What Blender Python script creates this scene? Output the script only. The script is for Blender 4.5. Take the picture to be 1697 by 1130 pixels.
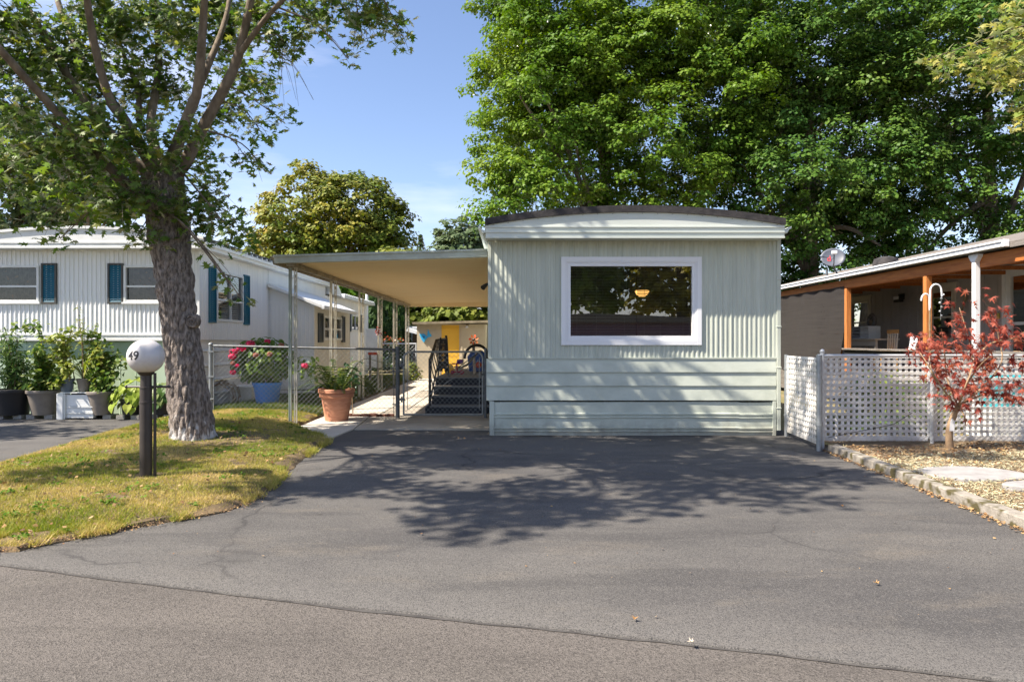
import bpy, bmesh, math, random
import numpy as np
from mathutils import Vector, Matrix, noise as mnoise

random.seed(7)
rng = np.random.default_rng(11)
SC = bpy.context.scene
COL = SC.collection
for o in list(bpy.data.objects):
    bpy.data.objects.remove(o)

# ------------------------------------------------------------------ camera, sky, sun, exposure
CH = 1.4
cam = bpy.data.cameras.new('camera')
cam.sensor_width = 36.0
cam.lens = 24.0
cam.clip_start = 0.05
cam.clip_end = 2000
camo = bpy.data.objects.new('camera', cam)
camo.location = (0, 0, CH)
camo.rotation_euler = (math.radians(90), 0, 0)
COL.objects.link(camo)
SC.camera = camo

SUN_TRAVEL = Vector((0.75, 0.28, -1.0)).normalized()
sun = bpy.data.lights.new('sun', 'SUN')
sun.energy = 4.35
sun.angle = math.radians(0.55)
sun.color = (1.0, 0.90, 0.77)
suno = bpy.data.objects.new('sun', sun)
suno.rotation_euler = SUN_TRAVEL.to_track_quat('-Z', 'Y').to_euler()
suno.location = (-20, -6, 30)
COL.objects.link(suno)

world = bpy.data.worlds.new('World')
SC.world = world
world.use_nodes = True
wt = world.node_tree
wt.nodes.clear()
wout = wt.nodes.new('ShaderNodeOutputWorld')
wbg = wt.nodes.new('ShaderNodeBackground')
sky = wt.nodes.new('ShaderNodeTexSky')
sky.sky_type = 'NISHITA'
sky.sun_disc = False
sky.sun_elevation = math.asin(-SUN_TRAVEL.z)
sky.sun_rotation = math.atan2(-SUN_TRAVEL.x, -SUN_TRAVEL.y)
sky.air_density = 1.0
sky.dust_density = 0.6
sky.ozone_density = 3.5
# thin high cirrus, mixed into the whole sky
wtc = wt.nodes.new('ShaderNodeTexCoord')
wmap = wt.nodes.new('ShaderNodeMapping')
wmap.inputs['Scale'].default_value = (1.6, 2.2, 9.0)
wmap.inputs['Rotation'].default_value = (0.1, 0.25, 0.4)
wn = wt.nodes.new('ShaderNodeTexNoise')
wn.inputs['Scale'].default_value = 1.3
wn.inputs['Detail'].default_value = 7
wn.inputs['Roughness'].default_value = 0.55
wramp = wt.nodes.new('ShaderNodeValToRGB')
wramp.color_ramp.elements[0].position = 0.46
wramp.color_ramp.elements[0].color = (0, 0, 0, 1)
wramp.color_ramp.elements[1].position = 0.80
wramp.color_ramp.elements[1].color = (0.5, 0.5, 0.5, 1)
wmix = wt.nodes.new('ShaderNodeMixRGB')
wmix.inputs['Color2'].default_value = (6.6, 7.0, 8.0, 1)
wt.links.new(wtc.outputs['Generated'], wmap.inputs['Vector'])
wt.links.new(wmap.outputs['Vector'], wn.inputs['Vector'])
wt.links.new(wn.outputs['Fac'], wramp.inputs['Fac'])
wt.links.new(wramp.outputs['Color'], wmix.inputs['Fac'])
wt.links.new(sky.outputs['Color'], wmix.inputs['Color1'])
wtint = wt.nodes.new('ShaderNodeMixRGB'); wtint.blend_type = 'MULTIPLY'
wtint.inputs['Fac'].default_value = 1.0
wtint.inputs['Color2'].default_value = (1.05, 0.95, 0.95, 1)
wt.links.new(wmix.outputs['Color'], wtint.inputs['Color1'])
wt.links.new(wtint.outputs['Color'], wbg.inputs['Color'])
wbg.inputs['Strength'].default_value = 0.092
wt.links.new(wbg.outputs['Background'], wout.inputs['Surface'])

SC.view_settings.view_transform = 'Standard'
SC.view_settings.look = 'None'
SC.view_settings.exposure = 1.4
SC.view_settings.gamma = 1.0
SC.view_settings.use_curve_mapping = False
SC.render.engine = 'CYCLES'
SC.cycles.max_bounces = 8
SC.cycles.transparent_max_bounces = 16
SC.cycles.use_denoising = True
SC.cycles.caustics_reflective = False
SC.cycles.caustics_refractive = False

# ------------------------------------------------------------------ measuring helpers
FX = 24.0 / 36.0 * 1697.0
def W(px, Y):            # world X of a photo column at distance Y
    return (px - 848.5) * Y / FX
def H(py, Y):            # world Z of a photo row at distance Y
    return CH + (565.0 - py) * Y / FX
def P(px, py, Y):
    return Vector((W(px, Y), Y, H(py, Y)))

LOC = {}
def tag(o, label=None, cat=None, group=None, kind=None):
    if label: o['label'] = label
    if cat: o['category'] = cat
    if group: o['group'] = group
    if kind: o['kind'] = kind
    return o
def thing(name, label, cat, loc=(0, 0, 0), group=None):
    o = bpy.data.objects.new(name, None)
    o.empty_display_size = 0.2
    COL.objects.link(o)
    o.location = loc
    LOC[o.name] = Vector(loc)
    return tag(o, label, cat, group)
def copy_tree(o, parent=None):
    c = o.copy()
    COL.objects.link(c)
    c.parent = parent
    LOC[c.name] = LOC.get(o.name, Vector((0, 0, 0)))
    for ch in o.children:
        copy_tree(ch, c)
    return c
def link_mesh(name, me, parent=None, off=None):
    o = bpy.data.objects.new(name, me)
    COL.objects.link(o)
    if parent is not None:
        o.parent = parent
        LOC[o.name] = LOC.get(parent.name, Vector((0, 0, 0)))
    else:
        LOC[o.name] = Vector((0, 0, 0))
    return o

class MB:
    def __init__(s):
        s.v = []; s.f = []
    def add(s, vs, fs):
        o = len(s.v)
        s.v += [tuple(v) for v in vs]
        s.f += [tuple(i + o for i in f) for f in fs]
        return s
    def box(s, x0, y0, z0, x1, y1, z1):
        if x0 > x1: x0, x1 = x1, x0
        if y0 > y1: y0, y1 = y1, y0
        if z0 > z1: z0, z1 = z1, z0
        v = [(x0,y0,z0),(x1,y0,z0),(x1,y1,z0),(x0,y1,z0),(x0,y0,z1),(x1,y0,z1),(x1,y1,z1),(x0,y1,z1)]
        return s.add(v, [(3,2,1,0),(4,5,6,7),(0,1,5,4),(1,2,6,5),(2,3,7,6),(3,0,4,7)])
    def mbox(s, M, u0, d0, z0, u1, d1, z1):
        a = M(u0, d0, z0); b = M(u1, d1, z1)
        return s.box(a[0], a[1], a[2], b[0], b[1], b[2])
    def bar(s, p, q, w, h=None, up=(0, 0, 1)):
        p = Vector(p); q = Vector(q); h = h or w
        d = (q - p).normalized(); up = Vector(up)
        if abs(d.dot(up)) > 0.98: up = Vector((0, 1, 0))
        sd = d.cross(up).normalized(); u = sd.cross(d)
        c = []
        for e in (p, q):
            for a, b in ((-1,-1),(1,-1),(1,1),(-1,1)):
                c.append(e + sd * (a * w / 2) + u * (b * h / 2))
        return s.add(c, [(3,2,1,0),(4,5,6,7),(0,1,5,4),(1,2,6,5),(2,3,7,6),(3,0,4,7)])
    def tube(s, pts, r, n=8, caps=True):
        pts = [Vector(p) for p in pts]
        k = len(pts)
        rr = r if isinstance(r, (list, tuple)) else [r] * k
        vs = []; fs = []
        ref = Vector((0.31, 0.77, 0.55))
        for i, p in enumerate(pts):
            d = (pts[min(i + 1, k - 1)] - pts[max(i - 1, 0)])
            d = d.normalized() if d.length > 1e-9 else Vector((0, 0, 1))
            a = d.cross(ref)
            if a.length < 0.1: a = d.cross(Vector((1, 0, 0)))
            a.normalize(); b = d.cross(a)
            for j in range(n):
                t = 2 * math.pi * j / n
                vs.append(p + (a * math.cos(t) + b * math.sin(t)) * rr[i])
        for i in range(k - 1):
            for j in range(n):
                j2 = (j + 1) % n
                fs.append((i*n+j, i*n+j2, (i+1)*n+j2, (i+1)*n+j))
        if caps:
            fs.append(tuple(range(n - 1, -1, -1)))
            fs.append(tuple((k-1)*n + j for j in range(n)))
        return s.add(vs, fs)
    def lathe(s, cx, cy, prof, n=28, sx=1.0, sy=1.0):
        vs = []; fs = []
        for r, z in prof:
            for j in range(n):
                t = 2 * math.pi * j / n
                vs.append((cx + r * sx * math.cos(t), cy + r * sy * math.sin(t), z))
        for i in range(len(prof) - 1):
            for j in range(n):
                j2 = (j + 1) % n
                fs.append((i*n+j, i*n+j2, (i+1)*n+j2, (i+1)*n+j))
        if prof[0][0] > 1e-4: fs.append(tuple(range(n - 1, -1, -1)))
        if prof[-1][0] > 1e-4: fs.append(tuple((len(prof)-1)*n + j for j in range(n)))
        return s.add(vs, fs)
    def prism(s, poly, axis, a, b):
        # poly in the two other axes, in order; extruded from a to b along axis
        def mk(p, t):
            return {'x': (t, p[0], p[1]), 'y': (p[0], t, p[1]), 'z': (p[0], p[1], t)}[axis]
        n = len(poly)
        vs = [mk(p, a) for p in poly] + [mk(p, b) for p in poly]
        fs = [tuple(range(n)), tuple(range(2*n-1, n-1, -1))]
        for i in range(n):
            j = (i + 1) % n
            fs.append((i, i + n, j + n, j))
        return s.add(vs, fs)
    def grid(s, rows):
        nr = len(rows); nc = len(rows[0])
        vs = [p for r in rows for p in r]
        fs = [(i*nc+j, i*nc+j+1, (i+1)*nc+j+1, (i+1)*nc+j) for i in range(nr-1) for j in range(nc-1)]
        return s.add(vs, fs)
    def ball(s, c, r, n=10, m=7, sz=1.0):
        prof = [(r * math.sin(math.pi * i / m), c[2] - r * sz * math.cos(math.pi * i / m)) for i in range(m + 1)]
        prof[0] = (0.0008, prof[0][1]); prof[-1] = (0.0008, prof[-1][1])
        return s.lathe(c[0], c[1], prof, n)
    def mesh(s, name, m=None, off=None, smooth=False, fix=True):
        me = bpy.data.meshes.new(name)
        vs = s.v
        if off is not None and off.length > 0:
            ox, oy, oz = off
            vs = [(a - ox, b - oy, c - oz) for a, b, c in vs]
        me.from_pydata(vs, [], s.f)
        if fix:
            bm = bmesh.new(); bm.from_mesh(me)
            bmesh.ops.recalc_face_normals(bm, faces=bm.faces)
            bm.to_mesh(me); bm.free()
        if m: me.materials.append(m)
        if smooth:
            me.polygons.foreach_set('use_smooth', [True] * len(me.polygons))
            try: me.set_sharp_from_angle(angle=math.radians(40))
            except Exception: pass
        me.update()
        return me
    def build(s, name, m, parent=None, smooth=False, bevel=0, fix=True):
        off = LOC.get(parent.name) if parent is not None else None
        o = link_mesh(name, s.mesh(name, m, off, smooth, fix), parent)
        if bevel:
            b = o.modifiers.new('bevel', 'BEVEL')
            b.width = bevel; b.segments = 2; b.limit_method = 'ANGLE'; b.angle_limit = math.radians(50)
        return o

# ------------------------------------------------------------------ materials
def lin(r, g, b):
    f = lambda c: (c/255/12.92) if c/255 <= 0.04045 else ((c/255 + 0.055)/1.055) ** 2.4
    return (f(r), f(g), f(b))
MATS = {}
def mk(name, c1, c2=None, scale=4.0, detail=6, rough=0.6, bump=0.0, bscale=40.0, metal=0.0, lo=0.35, hi=0.65,
       stretch=None, spec=0.4, emis=None, speck=None):
    m = bpy.data.materials.new(name)
    m.use_nodes = True
    t = m.node_tree
    b = t.nodes['Principled BSDF']
    b.inputs['Roughness'].default_value = rough
    b.inputs['Metallic'].default_value = metal
    b.inputs['Specular IOR Level'].default_value = spec
    b.inputs['Base Color'].default_value = (*c1, 1)
    tc = t.nodes.new('ShaderNodeTexCoord')
    src = tc.outputs['Object']
    if stretch:
        mp = t.nodes.new('ShaderNodeMapping')
        mp.inputs['Scale'].default_value = stretch
        t.links.new(src, mp.inputs['Vector']); src = mp.outputs['Vector']
    if c2 is not None:
        n = t.nodes.new('ShaderNodeTexNoise')
        n.inputs['Scale'].default_value = scale; n.inputs['Detail'].default_value = detail
        n.inputs['Roughness'].default_value = 0.6
        r = t.nodes.new('ShaderNodeValToRGB')
        r.color_ramp.elements[0].position = lo; r.color_ramp.elements[0].color = (*c1, 1)
        r.color_ramp.elements[1].position = hi; r.color_ramp.elements[1].color = (*c2, 1)
        t.links.new(src, n.inputs['Vector']); t.links.new(n.outputs['Fac'], r.inputs['Fac'])
        out = r.outputs['Color']
        if speck:
            n2 = t.nodes.new('ShaderNodeTexNoise')
            n2.inputs['Scale'].default_value = speck[0]; n2.inputs['Detail'].default_value = 2
            r2 = t.nodes.new('ShaderNodeValToRGB')
            r2.color_ramp.elements[0].position = speck[1]; r2.color_ramp.elements[1].position = speck[2]
            r2.color_ramp.elements[0].color = (0, 0, 0, 1); r2.color_ramp.elements[1].color = (1, 1, 1, 1)
            mx = t.nodes.new('ShaderNodeMixRGB'); mx.inputs['Color2'].default_value = (*speck[3], 1)
            t.links.new(tc.outputs['Object'], n2.inputs['Vector']); t.links.new(n2.outputs['Fac'], r2.inputs['Fac'])
            t.links.new(r2.outputs['Color'], mx.inputs['Fac']); t.links.new(out, mx.inputs['Color1'])
            out = mx.outputs['Color']
        t.links.new(out, b.inputs['Base Color'])
    if bump:
        n = t.nodes.new('ShaderNodeTexNoise')
        n.inputs['Scale'].default_value = bscale; n.inputs['Detail'].default_value = 5
        bp = t.nodes.new('ShaderNodeBump')
        bp.inputs['Strength'].default_value = bump; bp.inputs['Distance'].default_value = 0.02
        t.links.new(src, n.inputs['Vector']); t.links.new(n.outputs['Fac'], bp.inputs['Height'])
        t.links.new(bp.outputs['Normal'], b.inputs['Normal'])
    if emis:
        b.inputs['Emission Color'].default_value = (*emis[0], 1)
        b.inputs['Emission Strength'].default_value = emis[1]
    MATS[name] = m
    return m
def leafmat(name, cols, trans=0.35, rough=0.5, nscale=0.0, gloss=0.45):
    m = bpy.data.materials.new(name); m.use_nodes = True
    t = m.node_tree; t.nodes.clear()
    out = t.nodes.new('ShaderNodeOutputMaterial')
    geo = t.nodes.new('ShaderNodeNewGeometry'); oi = t.nodes.new('ShaderNodeObjectInfo')
    ad = t.nodes.new('ShaderNodeMath'); ad.operation = 'ADD'
    fr = t.nodes.new('ShaderNodeMath'); fr.operation = 'FRACT'
    t.links.new(geo.outputs['Random Per Island'], ad.inputs[0]); t.links.new(oi.outputs['Random'], ad.inputs[1])
    t.links.new(ad.outputs[0], fr.inputs[0])
    fac = fr.outputs[0]
    if nscale:
        tc = t.nodes.new('ShaderNodeTexCoord')
        n = t.nodes.new('ShaderNodeTexNoise'); n.inputs['Scale'].default_value = nscale; n.inputs['Detail'].default_value = 3
        t.links.new(tc.outputs['Object'], n.inputs['Vector'])
        mr = t.nodes.new('ShaderNodeMapRange')
        mr.inputs['From Min'].default_value = 0.32; mr.inputs['From Max'].default_value = 0.68
        t.links.new(n.outputs['Fac'], mr.inputs['Value'])
        mm = t.nodes.new('ShaderNodeMath'); mm.operation = 'MULTIPLY_ADD'
        mm.inputs[1].default_value = 0.45
        m2 = t.nodes.new('ShaderNodeMath'); m2.operation = 'MULTIPLY'; m2.inputs[1].default_value = 0.55
        t.links.new(mr.outputs[0], m2.inputs[0])
        t.links.new(fac, mm.inputs[0]); t.links.new(m2.outputs[0], mm.inputs[2])
        fac = mm.outputs[0]
    r = t.nodes.new('ShaderNodeValToRGB')
    els = r.color_ramp.elements
    while len(els) < len(cols): els.new(0.5)
    for i, c in enumerate(cols):
        els[i].position = i / (len(cols) - 1); els[i].color = (*c, 1)
    t.links.new(fac, r.inputs['Fac'])
    d = t.nodes.new('ShaderNodeBsdfDiffuse'); tr = t.nodes.new('ShaderNodeBsdfTranslucent')
    gl = t.nodes.new('ShaderNodeBsdfGlossy'); gl.inputs['Roughness'].default_value = rough
    hs = t.nodes.new('ShaderNodeHueSaturation'); hs.inputs['Value'].default_value = 1.25; hs.inputs['Saturation'].default_value = 1.15
    t.links.new(r.outputs['Color'], hs.inputs['Color'])
    t.links.new(r.outputs['Color'], d.inputs['Color']); t.links.new(hs.outputs['Color'], tr.inputs['Color'])
    m1 = t.nodes.new('ShaderNodeMixShader'); m1.inputs['Fac'].default_value = trans
    t.links.new(d.outputs[0], m1.inputs[1]); t.links.new(tr.outputs[0], m1.inputs[2])
    fz = t.nodes.new('ShaderNodeFresnel'); fz.inputs['IOR'].default_value = 1.35
    m3 = t.nodes.new('ShaderNodeMixShader')
    mg = t.nodes.new('ShaderNodeMath'); mg.operation = 'MULTIPLY'; mg.inputs[1].default_value = gloss; t.links.new(fz.outputs[0], mg.inputs[0])
    t.links.new(mg.outputs[0], m3.inputs['Fac']); t.links.new(m1.outputs[0], m3.inputs[1]); t.links.new(gl.outputs[0], m3.inputs[2])
    t.links.new(m3.outputs[0], out.inputs['Surface'])
    return m
def glassmat(name, ior=1.9, tint=(0.9, 0.95, 0.95)):
    m = bpy.data.materials.new(name); m.use_nodes = True
    t = m.node_tree; t.nodes.clear()
    out = t.nodes.new('ShaderNodeOutputMaterial')
    fz = t.nodes.new('ShaderNodeFresnel'); fz.inputs['IOR'].default_value = ior
    tr = t.nodes.new('ShaderNodeBsdfTransparent'); tr.inputs['Color'].default_value = (*tint, 1)
    gl = t.nodes.new('ShaderNodeBsdfGlossy'); gl.inputs['Roughness'].default_value = 0.0
    mx = t.nodes.new('ShaderNodeMixShader')
    t.links.new(fz.outputs[0], mx.inputs['Fac']); t.links.new(tr.outputs[0], mx.inputs[1]); t.links.new(gl.outputs[0], mx.inputs[2])
    t.links.new(mx.outputs[0], out.inputs['Surface'])
    return m

M_gray = mk('sage_siding', (0.43, 0.465, 0.40), (0.53, 0.565, 0.49), 2.2, detail=9, rough=0.45, stretch=(4, 4, 0.35), lo=.3, hi=.6, bump=0.05, bscale=25)
M_grayd = mk('sage_skirting', (0.43, 0.47, 0.405), (0.54, 0.58, 0.505), 2.2, detail=9, rough=0.45, stretch=(1.2, 3, 1.6), lo=.3, hi=.6, bump=0.05, bscale=15)
M_fascia = mk('pale_sage_metal', (0.55, 0.60, 0.55), (0.64, 0.68, 0.64), 2.0, rough=0.4, stretch=(0.5, 3, 4))
M_blackroof = mk('black_roofing', (0.025, 0.024, 0.026), (0.06, 0.055, 0.055), 9, rough=0.85, bump=0.3, bscale=60)
M_vinyl = mk('white_vinyl', (0.80, 0.81, 0.83), rough=0.35)
M_white = mk('white_paint_metal', (0.80, 0.82, 0.82), (0.86, 0.87, 0.86), 1.5, rough=0.4, stretch=(3, 3, 0.5))
M_whitetrim = mk('white_trim', (0.80, 0.82, 0.82), (0.72, 0.74, 0.73), 3, rough=0.4)
M_mint = mk('mint_skirting', (0.50, 0.64, 0.46), (0.56, 0.69, 0.53), 1.5, rough=0.6)
M_teal = mk('teal_shutter', (0.004, 0.11, 0.18), (0.006, 0.14, 0.215), 6, rough=0.45)
M_shframe = mk('shutter_edge', (0.07, 0.07, 0.065), rough=0.6)
M_graysh = mk('slate_shutter', (0.06, 0.075, 0.085), rough=0.5)
M_glass = glassmat('window_glass', 3.2)
M_glass2 = glassmat('dim_glass', 1.7, (0.75, 0.8, 0.8))
M_int = mk('interior_wall', (0.16, 0.14, 0.13), rough=0.8)
M_dark = mk('dark_interior', (0.03, 0.03, 0.03), rough=0.9)
M_blind = mk('blind_slats', (0.80, 0.80, 0.77), rough=0.5)
M_curtain = mk('patterned_curtain', (0.17, 0.155, 0.14), (0.09, 0.085, 0.08), 9, rough=0.9, lo=0.42, hi=0.58, speck=(11, 0.64, 0.68, (0.30, 0.17, 0.10)))
M_cream = mk('cream_soffit', (0.90, 0.72, 0.44), (0.92, 0.77, 0.50), 2, rough=0.55, stretch=(0.4, 3, 1))
M_carporttrim = mk('carport_trim', (0.50, 0.55, 0.50), (0.40, 0.42, 0.36), 5, rough=0.5)
M_brownedge = mk('carport_beam', (0.20, 0.17, 0.11), (0.34, 0.29, 0.20), 5, rough=0.6)
M_post = mk('flaking_cream_post', (0.64, 0.62, 0.53), (0.30, 0.26, 0.20), 9, rough=0.6, lo=0.5, hi=0.72, stretch=(2, 2, 0.7))
M_postg = mk('sage_post', (0.42, 0.47, 0.41), (0.33, 0.36, 0.31), 5, rough=0.5)
M_galv = mk('galvanised_steel', (0.36, 0.38, 0.39), (0.26, 0.28, 0.29), 12, rough=0.45, metal=0.55)
M_galvd = mk('dark_rail', (0.09, 0.10, 0.11), (0.16, 0.17, 0.18), 10, rough=0.5, metal=0.5)
M_galvl = mk('bright_galvanised', (0.62, 0.64, 0.65), (0.5, 0.52, 0.53), 10, rough=0.4, metal=0.3)
M_lattice = mk('white_plastic_lattice', (0.80, 0.80, 0.79), (0.58, 0.56, 0.52), 3.2, detail=9, rough=0.5, lo=.50, hi=.82, speck=(14, 0.66, 0.76, (0.48, 0.45, 0.39)))
M_terra = mk('terracotta', (0.46, 0.19, 0.105), (0.56, 0.27, 0.165), 7, rough=0.75, stretch=(1, 1, 4), bump=0.08, bscale=30)
M_blue = mk('blue_plastic', (0.02, 0.17, 0.60), (0.03, 0.21, 0.66), 4, rough=0.4)
M_taupe = mk('taupe_plastic', (0.19, 0.165, 0.14), (0.24, 0.21, 0.18), 6, rough=0.5)
M_blackpot = mk('black_plastic', (0.022, 0.022, 0.024), rough=0.45)
M_bluegray = mk('blue_gray_plastic', (0.13, 0.16, 0.20), rough=0.5)
M_soil = mk('potting_soil', (0.045, 0.03, 0.02), (0.08, 0.055, 0.035), 30, rough=0.95, bump=0.5)
M_block = mk('concrete_block', (0.24, 0.23, 0.21), (0.32, 0.31, 0.29), 20, rough=0.9, bump=0.3, bscale=80)
M_lamp = mk('brown_black_enamel', (0.040, 0.034, 0.032), (0.055, 0.047, 0.044), 6, rough=0.35)
M_globe = mk('opal_plastic', (0.60, 0.58, 0.575), (0.50, 0.475, 0.45), 7, detail=8, lo=.45, hi=.75, rough=.25)
M_ink = mk('black_print', (0.02, 0.02, 0.022), rough=0.5)
M_yellow = mk('yellow_door', (0.80, 0.46, 0.05), (0.84, 0.50, 0.06), 3, rough=0.5)
M_shed = mk('tan_shed', (0.50, 0.44, 0.32), (0.56, 0.49, 0.37), 3, rough=0.7)
M_orange = mk('stained_cedar', (0.52, 0.185, 0.045), (0.36, 0.105, 0.025), 5, rough=0.55, stretch=(6, 0.5, 6), bump=0.1)
M_orangep = mk('stained_post', (0.58, 0.23, 0.07), (0.42, 0.14, 0.035), 5, rough=0.55, stretch=(6, 6, 0.5), bump=0.1)
M_graywall = mk('taupe_gray_siding', (0.38, 0.355, 0.34), (0.43, 0.40, 0.385), 4, rough=0.7)
M_trimbeige = mk('beige_trim', (0.60, 0.56, 0.48), rough=0.55)
M_weather = mk('weathered_board', (0.12, 0.105, 0.09), (0.24, 0.22, 0.20), 9, rough=0.85, stretch=(8, 0.6, 8), bump=0.3)
M_steps = mk('dark_step_carpet', (0.018, 0.020, 0.027), (0.03, 0.032, 0.04), 20, rough=0.9, bump=0.3, bscale=120)
M_stepnose = mk('step_nosing', (0.17, 0.18, 0.19), rough=0.6)
M_iron = mk('black_iron', (0.015, 0.014, 0.013), rough=0.45)
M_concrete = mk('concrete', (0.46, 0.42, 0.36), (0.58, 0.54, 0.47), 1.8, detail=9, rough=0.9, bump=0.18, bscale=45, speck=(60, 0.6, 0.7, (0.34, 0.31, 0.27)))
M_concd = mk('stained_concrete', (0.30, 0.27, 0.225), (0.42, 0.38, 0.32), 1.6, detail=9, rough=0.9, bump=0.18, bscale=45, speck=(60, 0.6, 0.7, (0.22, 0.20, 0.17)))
M_kerb = mk('mossy_kerb', (0.20, 0.18, 0.15), (0.34, 0.31, 0.265), 9, detail=10, rough=0.92, bump=0.4, bscale=45, speck=(7.5, 0.50, 0.62, (0.085, 0.072, 0.03)))
M_brick = mk('red_brown_edging', (0.16, 0.065, 0.04), (0.22, 0.10, 0.07), 15, rough=0.9, bump=0.3)
M_stone = mk('pale_stepping_stone', (0.25, 0.24, 0.235), (0.36, 0.35, 0.34), 5, rough=0.9, bump=0.3, bscale=30)
M_drywood = mk('dry_brush', (0.30, 0.22, 0.13), (0.18, 0.12, 0.07), 12, rough=0.9)
M_screen = None

def splash(m, zlo, zhi, col):
    """dirt splashed up on the lowest part of a wall, ragged"""
    t = m.node_tree; b = t.nodes['Principled BSDF']; src = b.inputs['Base Color'].links[0].from_socket
    tc = t.nodes.new('ShaderNodeTexCoord'); sp = t.nodes.new('ShaderNodeSeparateXYZ'); t.links.new(tc.outputs['Object'], sp.inputs[0])
    n = t.nodes.new('ShaderNodeTexNoise'); n.inputs['Scale'].default_value = 6; n.inputs['Detail'].default_value = 9; n.inputs['Roughness'].default_value = .7
    t.links.new(tc.outputs['Object'], n.inputs['Vector'])
    a = t.nodes.new('ShaderNodeMath'); a.operation = 'MULTIPLY_ADD'; a.inputs[1].default_value = -(zhi - zlo) * 2.2
    t.links.new(n.outputs['Fac'], a.inputs[0]); t.links.new(sp.outputs[2], a.inputs[2])
    r = t.nodes.new('ShaderNodeValToRGB'); t.links.new(a.outputs[0], r.inputs['Fac'])
    mr = t.nodes.new('ShaderNodeMapRange'); mr.inputs['From Min'].default_value = zlo - (zhi - zlo) * 1.1; mr.inputs['From Max'].default_value = zhi - (zhi - zlo) * 1.1
    mr.inputs['To Min'].default_value = .7; mr.inputs['To Max'].default_value = 0
    t.links.new(a.outputs[0], mr.inputs['Value'])
    x = t.nodes.new('ShaderNodeMixRGB'); x.inputs['Color2'].default_value = (*col, 1)
    t.links.new(mr.outputs[0], x.inputs['Fac']); t.links.new(src, x.inputs['Color1']); t.links.new(x.outputs['Color'], b.inputs['Base Color'])
splash(M_grayd, 0.0, 0.22, (0.22, 0.20, 0.165))
splash(M_lattice, 0.02, 0.22, (0.36, 0.31, 0.24))
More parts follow.
